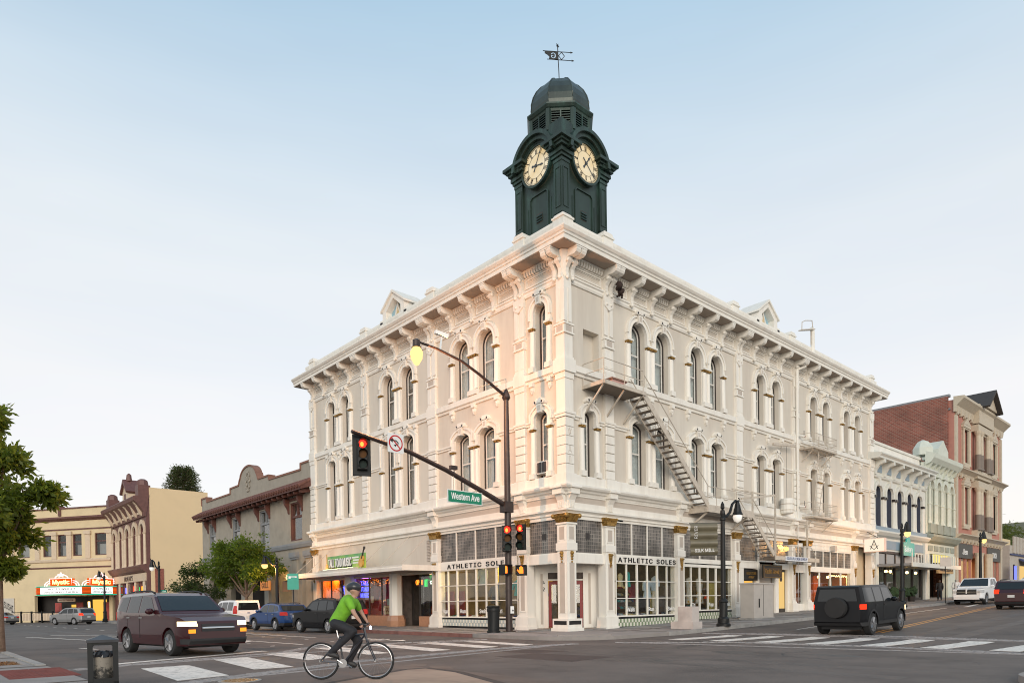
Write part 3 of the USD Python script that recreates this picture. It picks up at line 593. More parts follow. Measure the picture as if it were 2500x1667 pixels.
# gabled pediment blocks with the eye and triangle
pm('pale_blue', (.30, .47, .55), .6, var=.05); pm('pale_gold', (.60, .46, .24), .55, var=.08)
def pediment(T0, c, eye):
    T = lambda v: T0(v+np.array([0, .5, 0]))
    s = B(T); g = [(c-1.22, 18.7), (c+1.22, 18.7), (c+1.22, 20.15), (c, 21.02), (c-1.22, 20.15)]
    G = Polygon(g); hole = Polygon([(c-.82, 18.9), (c+.82, 18.9), (c+.82, 19.95), (c, 20.6), (c-.82, 19.95)])
    s.prism(G.difference(hole), -.72, -.12); s.prism(G.buffer(-.05), -1.9, -.72)
    s.prism([(c-1.36, 20.12), (c, 21.1), (c+1.36, 20.12), (c+1.36, 20.0), (c, 20.94), (c-1.36, 20.0)], -1.95, -.02)
    s.box(c-1.5, c-1.2, -.8, -.1, 18.7, 19.55); s.box(c+1.2, c+1.5, -.8, -.1, 18.7, 19.55)
    p = s.build('pediment', 'trim', bld)
    B(T).prism(hole.buffer(.02), -.8, -.55).build('blue_panel', 'pale_blue', p)
    tri = Polygon([(c-.62, 18.95), (c+.62, 18.95), (c, 20.42)])
    B(T).prism(tri, -.55, -.50).build('gold_triangle', 'pale_gold', p)
    B(T).prism(tri.difference(tri.buffer(-.09, join_style=2)), -.5, -.44).build('triangle_frame', 'trim', p)
    B(T).ball((c, -.48, 19.62), .2, 2, (1, .25, .55)).build('eye', 'letter_white', p); B(T).ball((c, -.44, 19.62), .07, 2, (1, .5, 1)).build('pupil', 'pale_blue', p)
pediment(LEFT, 14.2, 1); pediment(RIGHT, 19.0, 1)
# belt cornice and lower entablature over the shops
belt = wrapped('belt_cornice', 'trim', [(-.2, 6.66), (.12, 6.66), (.16, 6.76), (.26, 6.80), (.30, 6.88), (.44, 6.93), (.50, 7.02), (.50, 7.08), (.40, 7.13), (-.2, 7.15)], o_end=.1)
wrapped('entablature', 'trim', [(-.2, 5.70), (.12, 5.70), (.12, 5.80), (.18, 5.86), (.26, 5.90), (.26, 5.97), (.10, 6.03), (.10, 6.30), (-.2, 6.30)], o_end=.05)
wrapped('frieze_band', 'tan_panel', [(-.2, 6.30), (.05, 6.30), (.05, 6.655), (-.2, 6.655)])
wrapped('frieze_mould', 'trim', [(.05, 6.58), (.11, 6.60), (.11, 6.655), (.05, 6.655)])
SHOP_L = [2.9, 10.5, 25.9]; SHOP_R = [3.05, 9.15, 15.3, 22.7, 25.0, 33.1, 36.7]
def small_bracket(T, u):
    b = B(T); b.prof([(0, 6.02), (.14, 6.02), (.16, 6.2), (.2, 6.4), (.32, 6.6), (.36, 6.66), (0, 6.66)], u-.22, u+.22); b.box(u-.3, u+.3, 0, .44, 6.66, 6.92)
    b.prof([(0, 7.14), (.5, 7.09), (.54, 7.02), (.54, 6.94), (.3, 6.9), (0, 6.9)], u-.36, u+.36)
    for q in (-.13, 0, .13): b.box(u+q-.03, u+q+.03, .1, .2, 6.04, 6.35)
    return b.build('belt_bracket', 'trim', belt)
for T, us in ((LEFT, [.2]+SHOP_L), (RIGHT, [.2]+SHOP_R)):
    for u in us: small_bracket(T, u)
# ---------------------------------------------------------------- ground floor shops of the corner building
pm('shop_floor', (.25, .2, .16), .6); pm('shop_wall_warm', (.13, .10, .065), .8, var=.4, scale=1.2); pm('grid_yellow', (.62, .47, .06), .7, var=.15); pm('shop_dark', (.09, .07, .06), .8, var=.4, scale=3)
usdkit.material(stage, '/World/Looks/leaded_glass', {'g': ('geometry', {}), 'x': ('separate_xyz', {}), 's': ('math', {'math_type': 'add'}), 'c': ('combine_xyz', {}),
    'b': ('brick_texture', {'scale': 1., 'color1': (.125, .112, .10), 'color2': (.06, .055, .05), 'mortar': (.24, .21, .18), 'mortar_size': .012, 'brick_width': .14, 'row_height': .18, 'offset': 0., 'bias': -.1}),
    'n': ('noise_texture', {'scale': 1.1, 'detail': 3.}), 'm': ('mix', {'mix_type': 'multiply', 'fac': .8}), 'r': ('rgb_ramp', {'ramp': [(.35, (.45, .45, .45)), (.65, (1.5, 1.5, 1.5))]}), 'p': ('principled_bsdf', {'roughness': .22, 'specular_ior_level': .5})},
    [('g.position', 'x.vector'), ('x.x', 's.value1'), ('x.y', 's.value2'), ('s.value', 'c.x'), ('x.z', 'c.y'), ('c.vector', 'b.vector'), ('g.position', 'n.vector'), ('n.fac', 'r.fac'), ('b.color', 'm.color1'), ('r.color', 'm.color2'), ('m.color', 'p.base_color')], surface='p.BSDF')
MATS['leaded_glass'] = UsdShade.Material.Get(stage, '/World/Looks/leaded_glass')
glow('shop_lamp', (1, .70, .28), 16.); glow('shop_lamp_soft', (1, .62, .32), 11.)
for nm, c in (('tile_white', (.66, .64, .55)), ('tile_green', (.21, .27, .16)), ('tile_blue', (.40, .45, .44)), ('tile_brown', (.42, .22, .13))): pm(nm, c, .25, var=.12, scale=6)
pm('gold_dark', (.30, .19, .06), .4, metal=.7, var=.5, scale=10, bump=.5, bscale=25)
def shop_pier(T, u, w, zb, o=.2):
    s = B(T); a, c = u-w/2, u+w/2
    s.box(a-.18, c+.18, -.3, o+.16, -.1, zb+.12); s.box(a-.14, c+.14, -.3, o+.12, zb+.12, zb+.56); s.frustum([(a-.14, zb+.56), (c+.14, zb+.56), (c+.14, zb+.58), (a-.14, zb+.58)], [(a, zb+.56), (c, zb+.56), (c, zb+.72), (a, zb+.72)], -.3, o+.06, o+.05)
    s.box(a, c, -.3, o, zb+.5, 4.0); s.box(a-.04, c+.04, -.3, o+.05, 4.0, 4.34); s.box(a, c, -.3, o, 4.34, 5.3); s.box(a-.05, c+.05, -.3, o+.05, 5.24, 5.30)
    for q, z0, z1 in ((0, zb+.85, 3.45), (0, 4.45, 5.15)):
        r = sbox(a+.1, z0, c-.1, z1); s.prism(r.difference(r.buffer(-.055, join_style=2)), o, o+.03)
    p = s.build('shop_pier', 'trim', bld)
    q = B(T); q.box(a+.16, c-.16, o, o+.008, zb+.92, 3.4); q.box(a+.16, c-.16, o, o+.008, 4.52, 5.1); q.build('inset_panel', 'tan_panel', p)
    g = B(T); n = 5
    g.frustum([(a, 5.30), (c, 5.30), (c+.16, 5.72), (a-.16, 5.72)], [(a, 5.32), (c, 5.32), (c+.14, 5.70), (a-.14, 5.70)], -.2, o+.04, o+.14)
    rr = random.Random(int(u*100))
    for k in range(n+3):                       # two tiers of curling leaves and corner scrolls
        for j in range(2): x = a-.03*j+(c-a+.06*j)*(k+.5*(1+j)%1+.25)/(n+3); g.tube([(x, o+.03+.03*j, 5.33+.13*j), (x+rr.uniform(-.01, .01), o+.07+.06*j, 5.45+.13*j), (x, o+.15+.06*j, 5.50+.13*j), (x, o+.13+.06*j, 5.45+.13*j)], [.035, .045, .035, .015], 5)
    for sd in (a-.08, c+.08): g.ball((sd, o+.12, 5.64), .085, 1); g.tube([(sd, o+.02, 5.4), (sd, o+.1, 5.6)], [.03, .05], 5)
    g.build('capital', 'gold', p)
    h = B(T); h.prism([(u-.12, 3.92), (u+.12, 3.92), (u+.09, 3.66), (u+.03, 3.4), (u, 3.22), (u-.03, 3.4), (u-.09, 3.66)], o, o+.09)
    for k in range(3): h.ball((u+(-.08, 0, .08)[k], o+.1, 3.86), .06, 1); h.ball((u, o+.08, 3.6-.12*k), .05, 1)
    h.build('drop_ornament', 'gold', p)
    return p
def gbase(T, u): p = T(np.array([[u, 0, 0.]]))[0]; return gz(p[0], p[1])+.15
for u, w in ((2.88, .62), (10.45, .62), (25.85, .5)): shop_pier(LEFT, u, w, gbase(LEFT, u)+.05)
for u, w in ((2.95, .66), (9.15, .66), (15.2, .6), (22.7, .5), (25.0, .5), (33.1, .5), (36.75, .6)): shop_pier(RIGHT, u, w, gbase(RIGHT, u))
s = B()                                                        # free-standing corner post
def sq2(z0, z1, e, r, c=.0): s.box(c-e, c+r, c-e, c+r, z0, z1)
sq2(.1, .30, .50, .62); sq2(.30, .74, .44, .56); sq2(.74, 3.98, .27, .36); sq2(3.98, 4.34, .32, .41); sq2(4.34, 5.25, .27, .36); sq2(5.22, 5.3, .32, .41)
for z0, z1 in ((1.0, 3.4), (4.45, 5.15)):
    for a0 in ((-.2, .02), (.09, .31)): 
        r = sbox(-.17, z0, .27, z1)
    s.box(-.30, -.27, -.17, -.13, z0, z1); s.box(-.30, -.27, .22, .26, z0, z1); s.box(-.17, -.13, -.30, -.27, z0, z1); s.box(.22, .26, -.30, -.27, z0, z1)
post = s.build('corner_post', 'trim', bld)
q = B(); q.box(-.278, -.27, -.13, .22, 1.0, 3.4); q.box(-.13, .22, -.278, -.27, 1.0, 3.4); q.box(-.278, -.27, -.13, .22, 4.5, 5.1); q.box(-.13, .22, -.278, -.27, 4.5, 5.1); q.build('inset_panel', 'tan_panel', post)
q = B(); q.box(-.452, -.44, -.36, .46, .46, .64); q.box(-.36, .46, -.452, -.44, .46, .64); q.build('black_plaque', 'letter_black', post)
g = B(); g.lathe([(.38, 5.3), (.46, 5.5), (.64, 5.72)], .04, .04, 0, 4, PI/4)
for k in range(8):
    for j in range(2):
        t = -.27+.088*k; e = .27+.05*j; z = .13*j
        for q in (0, 1):
            P_ = [(e, 5.34+z, .03), (e+.07, 5.47+z, .045), (e+.14, 5.52+z, .035), (e+.12, 5.46+z, .015)]
            g.tube([(-d_, t+.03, h_) if q else (t+.03, -d_, h_) for d_, h_, _ in P_], [r_ for *_, r_ in P_], 5)
for c in ((-.42, -.42), (-.42, .46), (.46, -.42)): g.ball((*c, 5.62), .12, 1)
g.build('capital', 'gold', post)
h = B()
for k in range(4): h.ball((-.31, .04, 3.86-.14*k), .10-.018*k, 1); h.ball((.04, -.31, 3.86-.14*k), .10-.018*k, 1)
h.build('drop_ornament', 'gold', post)
# entrance recess: soffit, transoms over the opening, angled door wall
b = B(); b.box(-.05, 4.2, -.05, 4.2, 5.62, 5.7); b.build('ceiling', 'trim', bld)
for T in (LEFT, RIGHT):
    B(T).box(.36, 2.62, -.22, .10, 3.4, 3.86).build('transom_beam', 'trim', bld); B(T).box(.36, 2.62, -.2, .06, 5.52, 5.7).build('transom_head', 'trim', bld)
    f = B(T); f.box(.36, 2.62, -.06, .02, 3.86, 3.92); f.box(.36, .42, -.06, .02, 3.92, 5.52); f.box(2.56, 2.62, -.06, .02, 3.92, 5.52); fr = f.build('transom_window', 'trim', bld)
    B(T).box(.42, 2.56, -.04, -.02, 3.92, 5.52).build('leaded_pane', 'leaded_glass', fr); B(T).box(1.38, 1.66, -.02, .0, 4.6, 4.9).build('vent_panel', 'casing', fr)
DW = plane_at((3.05, .72), math.radians(135), 1)               # door wall, facing the corner
DL = 3.3
b = B(DW); op = sbox(.75, .2, 2.55, 3.05); b.prism(sbox(0, .1, DL, 5.6).difference(op), -.15, 0); b.build('door_wall', 'trim', bld)
b = B(DW)
for x in (.42, 2.88): b.box(x-.06, x+.06, 0, .03, .4, 3.0)
b.build('door_wall_panel', 'tan_panel', bld)
for x in (.75, 1.65):
    f = B(DW); r = sbox(x+.02, .24, x+.88, 2.62); f.prism(r.difference(sbox(x+.17, .62, x+.73, 2.44)), -.12, -.05); dd = f.build('door', 'red_paint', bld)
    B(DW).box(x+.17, x+.73, -.09, -.08, .62, 2.44).build('glass', 'pane', dd); B(DW).box(x+(.08 if x > 1 else .78), x+(.12 if x > 1 else .82), -.05, -.0, 1.1, 1.45).build('handle', 'brass', dd)
B(DW).box(.75, 2.55, -.12, -.05, 2.64, 2.72).build('door_head', 'trim', bld); B(DW).box(.75, 2.55, -.1, -.09, 2.72, 3.05).build('transom_pane', 'shop_dark', bld)
b = B(); b.box(2.98, 3.3, .2, .8, .1, 5.6); b.box(.2, .8, 2.98, 3.3, .1, 5.6); b.build('reveal_wall', 'trim', bld)
b = B(DW); text(b, '4', 2.72, .0, 2.45, .2); text(b, '9', 2.72, .0, 2.1, .2); b.build('house_number', 'letter_black', bld)
slab(Polygon([(-.3, -.3), (3, -.3), (3, .7), (.7, 3), (-.3, 3)]), .19, 'threshold', 'concrete', bld)
# shop windows
def shop_window(T, u0, u1, zs, rows, cols, zsill, zhead, heads=(3.9, 5.56), tcols=4, letters=None, words=(), tile=True, tm='tile_green', wide=2, gl='pane'):
    f = B(T); f.box(u0, u1, -.12, .06, zhead, heads[0]-.02); f.box(u0, u1, -.1, .04, zsill-.07, zsill); f.box(u0, u1, -.1, .05, heads[0]-.02, heads[0]+.04); f.box(u0, u1, -.1, .05, heads[1], 5.7)
    for k in range(tcols+1): x = u0+(u1-u0)*k/tcols; f.box(x-.03, x+.03, -.08, .03, heads[0]+.04, heads[1])
    for k in range(cols+1): x = u0+(u1-u0)*k/cols; hw = .05 if k % wide == 0 else .03; f.box(max(x-hw, u0), min(x+hw, u1), -.08, .02, zsill, zhead)
    for k in range(1, rows): z = zsill+(zhead-zsill)*k/rows; f.box(u0, u1, -.075, .015, z-.02, z+.02)
    fr = f.build('shop_window', 'trim', bld)
    for k in range(tcols): B(T).box(u0+(u1-u0)*k/tcols+.03, u0+(u1-u0)*(k+1)/tcols-.03, -.05, -.03, heads[0]+.04, heads[1]).build('leaded_pane', 'leaded_glass', fr)
    for k in range(cols):
        for j in range(rows):
            B(T).box(u0+(u1-u0)*k/cols+.03, u0+(u1-u0)*(k+1)/cols-.03, -.04, -.03, zsill+(zhead-zsill)*j/rows+.02, zsill+(zhead-zsill)*(j+1)/rows-.02).build('pane', gl, fr)
    if letters:
        b = B(T); text(b, letters[0], letters[1], .062, letters[2], .235, letters[3], .03, track=.34, flip=letters[4]); b.build('lettering', 'letter_black', fr)
    for w_, x, ww in words:
        b = B(T); text(b, w_, x, -.025, zsill+.2, .2, ww, .004, flip=T is LEFT); b.build('window_word', 'letter_white', fr)
    if tile:
        t = B(T); t.box(u0, u1, -.1, .05, -.1, zsill-.07); bk = t.build('stall_riser', 'black_tile', bld)
        zb = zs+.06; zt = zsill-.17; s_ = .135; n = int((u1-u0-.2)/s_); m = max(2, int((zt-zb)/s_)); ww = (u1-u0-.2)/n; hh = (zt-zb)/m
        A_, B_ = B(T), B(T)
        for i in range(n):
            for j in range(m): (A_ if (i+j) % 2 else B_).box(u0+.1+i*ww+.004, u0+.1+(i+1)*ww-.004, .05, .056, zb+j*hh+.004, zb+(j+1)*hh-.004)
        A_.build('white_tile', 'tile_white', bk, kind='stuff'); B_.build('coloured_tile', tm, bk, kind='stuff')
    return fr
# facades seen from outside read right to left on the left street: flip mirrors the text
shop_window(LEFT, 3.46, 10.3, .2, 3, 8, .80, 3.42, letters=('ATHLETIC SOLES', 4.05, 3.53, 5.35, True), words=(('Yoga', 9.55, .52), ('Run', 7.86, .5), ('Swim', 5.98, .66), ('Tri', 4.75, .33)), tm='tile_blue')
shop_window(RIGHT, 3.62, 8.95, gbase(RIGHT, 3.6)-.02, 3, 6, .80, 3.46, letters=('ATHLETIC SOLES', 3.74, 3.55, 5.05, False), words=(('Walk', 4.55, .66), ('Run', 6.4, .46), ('Swim', 8.15, .62)))
shop_window(RIGHT, 9.55, 14.85, gbase(RIGHT, 9.6)+.02, 3, 6, .98, 3.46, tcols=3, words=(('Tri', 10.55, .3), ('Yoga', 12.3, .5), ('Walk', 14.1, .58)))
f = B(RIGHT); f.box(9.5, 14.9, 0, .06, 3.62, 3.68); f.build('sign_rail', 'trim', bld)
# rooms behind the athletic shop windows
b = B(); b.box(.3, 15, 5.2, 5.3, .2, 5.6); b.build('shop_back_wall', 'shop_wall_warm', bld)
b = B(); b.box(3.3, 3.4, 5.3, 10.8, .2, 5.6); b.box(.4, 3.4, 10.7, 10.8, .2, 5.6); b.box(15.1, 15.2, .2, 5.2, .2, 5.6); b.build('shop_side_wall', 'shop_wall_warm', bld)
b = B(); b.box(.3, 37, .3, 11, .12, .2); b.build('shop_floor', 'shop_floor', bld)
b = B(); b.box(.1, 37, .1, 26, 5.68, 5.75); b.build('shop_ceiling', 'shop_dark', bld)
b = B(); b.box(9.2, 9.3, .6, 5.2, .9, 4.2); b.build('partition', 'shop_dark', bld)
b = B(LEFT)
for k in range(22): b.box(3.55+k*.2, 3.56+k*.2, -2.46, -2.45, 1.9, 3.6)
for k in range(9): b.box(3.5, 8.0, -2.46, -2.45, 1.9+k*.2, 1.91+k*.2)
b.build('wall_grid', 'casing', bld, kind='stuff'); B(LEFT).box(3.5, 8.0, -2.6, -2.5, 1.6, 3.6).build('grid_wall', 'grid_yellow', bld); B(LEFT).prism(affinity.scale(Point(6.1, 2.85).buffer(.3), 1.3, .7), -2.44, -2.4).build('oval_plaque', 'casing', bld)
for x, y, l, w_ in ((1.8, 5.2, .5, 1.6), (1.8, 8., .5, 1.6), (6.2, 3.2, .9, .25), (12.4, 3.2, 1.2, .2)):
    B().box(x-l, x+l, y-w_, y+w_, 3.95, 4.0).build('ceiling_light', 'shop_lamp', bld)
# things in the windows
FAB = [(.03, .05, .16), (.03, .28, .27), (.45, .52, .58), (.16, .02, .03), (.08, .08, .08), (.5, .42, .25), (.30, .36, .33), (.12, .1, .16)]
for i, c in enumerate(FAB): pm(f'fabric_{"abcdefgh"[i]}', c, .9, var=.15, scale=6)
usdkit.material(stage, '/World/Looks/sunflower_cloth', {'g': ('geometry', {}), 'v': ('voronoi_texture', {'scale': 4.2}), 'r': ('rgb_ramp', {'ramp': [(0, (.10, .04, .015)), (.16, (.12, .05, .02)), (.2, (.55, .30, .05)), (.3, (.55, .33, .07)), (.34, (.52, .47, .40)), (1, (.5, .46, .4))]}), 'p': ('principled_bsdf', {'roughness': .9})},
    [('g.position', 'v.vector'), ('v.distance', 'r.fac'), ('r.color', 'p.base_color')], surface='p.BSDF'); MATS['sunflower_cloth'] = UsdShade.Material.Get(stage, '/World/Looks/sunflower_cloth')
def garment(name, label, cat, T, u, o, z, h, w, mat, legs=False, sleeves=True, stand=None):
    """a dressed torso form: shoulders, waist, hem"""
    t = thing(name, label, cat)
    b = B(T)
    def ell(z_, a, d): return [(u+a*math.cos(q), o+d*math.sin(q), z_) for q in np.arange(14)*2*PI/14]
    ring = [ell(z+h, .05, .05), ell(z+h-.04, .09, .07), ell(z+h-.09, w*.5, .10), ell(z+h*.75, w*.48, .13), ell(z+h*.48, w*.36, .11), ell(z+h*.2, w*.48, .15), ell(z, w*.55, .17)]
    v = sum(ring, []); k = len(ring); ff = [(i*14+j, i*14+(j+1) % 14, (i+1)*14+(j+1) % 14, (i+1)*14+j) for i in range(k-1) for j in range(14)]
    b.add(v, ff); b.build('body_cloth', mat, t, smooth=50)
    if sleeves:
        for s_ in (-1, 1): B(T).tube([(u+s_*w*.42, o, z+h-.13), (u+s_*w*.62, o+.04, z+h*.62), (u+s_*w*.66, o+.06, z+h*.38)], [.085, .08, .07], 8).build('sleeve', mat, t, smooth=50)
    if legs: 
        for s_ in (-.09, .09): B(T).tube([(u+s_, o, z+.05), (u+s_*1.1, o, z*.5+.4), (u+s_, o, .85)], [.08, .07, .05], 8).build('leg', 'fabric_e', t, smooth=50)
    elif stand: B(T).cyl(u, o, .9, z, .02).build('stand', 'black_iron', t)
    return t
garment('jacket_garment', 'dark jacket hanging high in the left sports shop window', 'jacket', LEFT, 7.35, -.9, 2.55, .95, .6, 'fabric_g', stand=0)
garment('jacket_garment', 'navy jacket on a form in the left sports shop window', 'jacket', LEFT, 5.55, -.8, 1.62, 1.15, .62, 'fabric_a', stand=1)
garment('jacket_garment', 'teal top hanging behind the traffic signal pole in the left shop window', 'jacket', LEFT, 4.35, -.8, 1.9, .85, .5, 'fabric_b', stand=0)
garment('jacket_garment', 'black hooded top in the middle of the left sports shop window', 'jacket', LEFT, 6.2, -.75, 1.5, 1.0, .55, 'fabric_e', stand=1)
garment('mannequin', 'mannequin in a pale blue belted coat in the right sports shop window', 'mannequin', RIGHT, 7.25, -.75, 1.72, 1.0, .62, 'fabric_c', legs=True)
garment('vest_garment', 'pale mint vest top near the entrance in the right shop window', 'vest top', RIGHT, 4.25, -.7, 1.75, .85, .45, 'fabric_g', sleeves=False)
garment('vest_garment', 'cream vest hanging high in the right shop window', 'vest top', RIGHT, 4.85, -.7, 2.3, .72, .32, 'fabric_f', sleeves=False)
garment('vest_garment', 'dark red jersey in the middle of the right sports shop window', 'jersey', RIGHT, 5.9, -.7, 1.7, .75, .55, 'fabric_d')
garment('vest_garment', 'green scarf hanging in the right sports shop window', 'scarf', RIGHT, 5.45, -.65, 2.3, .8, .14, 'fabric_b', sleeves=False)
garment('vest_garment', 'pale striped hooded top behind the mannequin', 'top', RIGHT, 8.3, -1.0, 2.0, .95, .45, 'fabric_c')
for i, (u, w_) in enumerate(((10.2, .62), (11.25, .6), (12.5, .66))):
    garment('sunflower_dress', ['sunflower dress nearest the concrete block in the second shop window', 'second sunflower dress from the left behind the window word Tri', 'sunflower dress in front of the word Yoga'][i], 'dress', RIGHT, u, -.6-.1*i, 1.35, 1.55, w_, 'sunflower_cloth', sleeves=False, stand=1)
pm('yellow_board', (.45, .36, .10), .8, var=.1); pm('maroon_board', (.17, .03, .025), .7, var=.1)
tag(B(RIGHT).box(8.25, 8.9, -1.3, -1.25, .8, 2.1).build('display_board', 'yellow_board'), 'mustard display board at the right end of the first shop window', 'display board')
tag(B(RIGHT).box(14.0, 14.8, -1.2, -1.15, .9, 2.6).build('display_board', 'yellow_board'), 'mustard display board with grid at the far end of the second shop window', 'display board')
tag(B(LEFT).box(9.5, 10.25, -.5, -.45, .85, 2.25).build('display_board', 'maroon_board'), 'tall maroon board behind the word Yoga in the left shop window', 'display board')
tag(B(LEFT).box(8.75, 9.45, -.7, -.65, .85, 2.25).build('display_board', 'maroon_board'), 'second maroon board in the left shop window', 'display board')
tag(B(RIGHT).box(7.72, 8.02, -.75, -.55, .82, 2.1).build('display_plinth', 'trim'), 'slim white plinth beside the pale blue mannequin', 'plinth')
def shelf(T, u0, u1, o, label, zt=3.2):
    t = thing('shoe_shelf', label, 'shelf'); r = random.Random(int(u0*50)); n = int((zt-.7)/.38)
    for k in range(n):
        z = .7+k*.38; B(T).box(u0, u1, o-.3, o, z, z+.03).build('shelf_board', 'shop_wall_warm', t); x = u0+.05
        while x < u1-.3:
            w_ = r.uniform(.18, .3); b = B(T); b.frustum([(x, z+.03), (x+w_, z+.03), (x+w_, z+.1), (x, z+.17)], [(x+.02, z+.04), (x+w_-.02, z+.04), (x+w_-.04, z+.09), (x+.02, z+.15)], o-.25, o-.05, o-.03); b.build('shoe', 'fabric_'+r.choice('abcdefgh'), t); x += w_+r.uniform(.04, .1)
shelf(RIGHT, 3.6, 9.0, -2.6, 'wall of shoes on shelves seen through the first right shop window', 2.6); shelf(LEFT, 3.6, 8.2, -2.2, 'shoe shelves glowing yellow behind the left shop window', 2.5); shelf(RIGHT, 9.6, 14.6, -2.4, 'shelves behind the sunflower dresses', 2.3)
shelf(LEFT, 3.7, 10.1, -.55, 'low rack of shoes and boxes just behind the left shop window', 1.35); shelf(RIGHT, 3.75, 7.0, -.5, 'low shoe rack just behind the first right shop window', 1.4); shelf(RIGHT, 9.7, 14.6, -.45, 'low shoe rack under the sunflower dresses', 1.3)
# ---------------------------------------------------------------- music shop under the canopy
UM0, UM1 = 10.85, 25.55
b = B(LEFT); b.box(UM0, UM1, -.25, .04, 3.35, 5.7); b.build('shop_fascia', 'stucco', bld)
for u in (11.05, 25.0):
    v = B(LEFT)
    for k in range(14): v.prof([(.04, 4.1+k*.09), (.10, 4.1+k*.09), (.06, 4.16+k*.09)], u, u+.36)
    v.build('louvre_vent', 'tan_panel', bld, kind='stuff')
cn = thing('canopy', 'long flat metal canopy hung by rods over the music shop', 'canopy')
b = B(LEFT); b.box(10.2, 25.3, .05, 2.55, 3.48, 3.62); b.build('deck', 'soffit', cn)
b = B(LEFT); b.prof([(2.55, 3.44), (2.66, 3.44), (2.70, 3.62), (2.64, 3.66), (2.68, 3.76), (2.55, 3.78)], 10.12, 25.4); b.build('front_fascia', 'trim', cn)
for a in (10.12, 25.3): B(LEFT).box(a, a+.1, .05, 2.55, 3.45, 3.77).build('side_fascia', 'trim', cn)
for u in (22.84, 20.43, 18.0, 15.63, 13.17, 11.0): B(LEFT).tube([(u, .1, 5.76), (u-.15, 2.4, 3.7)], .016, 5).build('hanger_rod', 'steel_paint', cn)
for u in (24.6,): B(LEFT).tube([(u, .1, 5.76), (u, 2.4, 3.7)], .016, 5).build('hanger_rod', 'steel_paint', cn)
b = B(LEFT); b.lathe([(.62, .15), (.62, .5), (.52, .8), (.5, .84)], 14.8, .12, 0, 8, PI/8); mp = b.build('canopy_pillar_base', 'tile_brown', bld); b = B(LEFT); b.lathe([(.44, .84), (.40, 3.5)], 14.8, .12, 0, 8, PI/8); b.build('canopy_pillar', 'trim', bld)
b = B(LEFT); b.lathe([(.62, .15), (.62, .5), (.52, .8), (.5, .84)], 20.6, .12, 0, 8, PI/8); b.build('canopy_pillar_base', 'tile_brown', bld); b = B(LEFT); b.lathe([(.44, .84), (.40, 3.5)], 20.6, .12, 0, 8, PI/8); b.build('canopy_pillar', 'trim', bld)
b = B(LEFT); b.box(15.4, UM1, -.3, -.1, .1, .82); b.box(11.0, 12.9, -.5, -.3, .1, .78); b.box(12.9, 14.0, -1.3, -1.1, .1, .72); b.build('stall_riser', 'tile_brown', bld)
fr = B(LEFT)
for u in (15.45, 17.0, 18.6, 20.6, 22.4, 24.0, 25.5): fr.box(u-.03, u+.03, -.24, -.16, .82, 3.4)
fr.box(15.4, UM1, -.24, -.16, 3.36, 3.44); fr.box(11.0, 11.06, -.46, -.36, .78, 3.4); fr.box(12.84, 12.9, -.46, -.36, .78, 3.4); fr.box(12.9, 12.96, -1.25, -1.15, .7, 3.4); fr.box(13.94, 14.0, -1.25, -1.15, .1, 3.4); w_ = fr.build('shop_window', 'casing', bld)
for a, c in ((15.48, 16.97), (17.03, 18.57), (18.63, 20.57), (20.63, 22.37), (22.43, 23.97), (24.03, 25.47)): B(LEFT).box(a, c, -.21, -.2, .82, 3.36).build('pane', 'pane', w_)
B(LEFT).box(11.06, 12.84, -.41, -.4, .78, 3.36).build('pane', 'pane', w_); B(LEFT).box(12.96, 13.94, -1.21, -1.2, .72, 3.36).build('pane', 'pane', w_)
dr = B(LEFT); r = sbox(14.02, .18, 14.95, 3.0); dr.prism(r.difference(sbox(14.14, .5, 14.83, 2.85)), -1.25, -1.18); dd = dr.build('door', 'casing', bld); B(LEFT).box(14.14, 14.83, -1.22, -1.21, .5, 2.85).build('glass', 'pane', dd)
pm('orange_wood', (.62, .24, .03), .6, var=.3, scale=1.5); pm('maroon_wall', (.30, .06, .05), .8, var=.5, scale=1.1)
b = B(LEFT); b.box(10.9, 25.6, -3.2, -3.1, .2, 5.6); b.build('music_back_wall', 'maroon_wall', bld); b = B(LEFT); b.box(25.5, 25.6, -3.1, -.3, .2, 3.5); b.box(24.2, 25.5, -1.0, -.95, .8, 3.4); b.build('music_side_wall', 'orange_wood', bld); b = B(LEFT); b.box(10.85, 10.95, -3.1, -.3, .2, 3.5); b.box(15.0, 15.1, -3.1, -.3, .1, 3.5); b.build('music_partition', 'shop_dark', bld)
b = B(LEFT); b.box(10.9, 25.6, -3.1, -.3, .1, .16); b.build('music_floor', 'shop_floor', bld)
glow('lamp_orange', (1, .36, .08), 40.); glow('lamp_purple', (.42, .12, 1), 26.)
for u, m_ in ((12.5, 'shop_lamp_soft'), (17.0, 'lamp_orange'), (20.8, 'lamp_purple'), (24.7, 'lamp_orange')): B(LEFT).box(u-.5, u+.5, -1.3 if u < 24 else -.8, -1.1 if u < 24 else -.5, 3.42, 3.46).build('ceiling_light', m_, bld)
glow('neon_blue', (.05, .06, 1.), 6.); glow('neon_purple', (.35, .05, .9), 3.0); glow('neon_orange', (1, .22, .02), 3.2); glow('neon_green', (.03, .8, .14), 1.6); glow('neon_white', (1, .9, .75), 2.6); glow('neon_red', (1, .07, .03), 2.6); glow('warm_bulb', (1, .62, .22), 8.)
def neon(name, label, T, u, o, z, lines, mat, h=.3, w=None, dz=.42, cat='neon sign', flip=True):
    t = thing(name, label, cat); B(T).box(u, u+(w or .9), o-.08, o-.06, z-dz*(len(lines)-1)-.08, z+h+.08).build('backing', 'shop_dark', t)
    for k, s_ in enumerate(lines):
        b = B(T); text(b, s_, u, o, z-k*dz, h, w, .03, bold=False, flip=flip); b.build('neon_tube', mat, t)
    return t
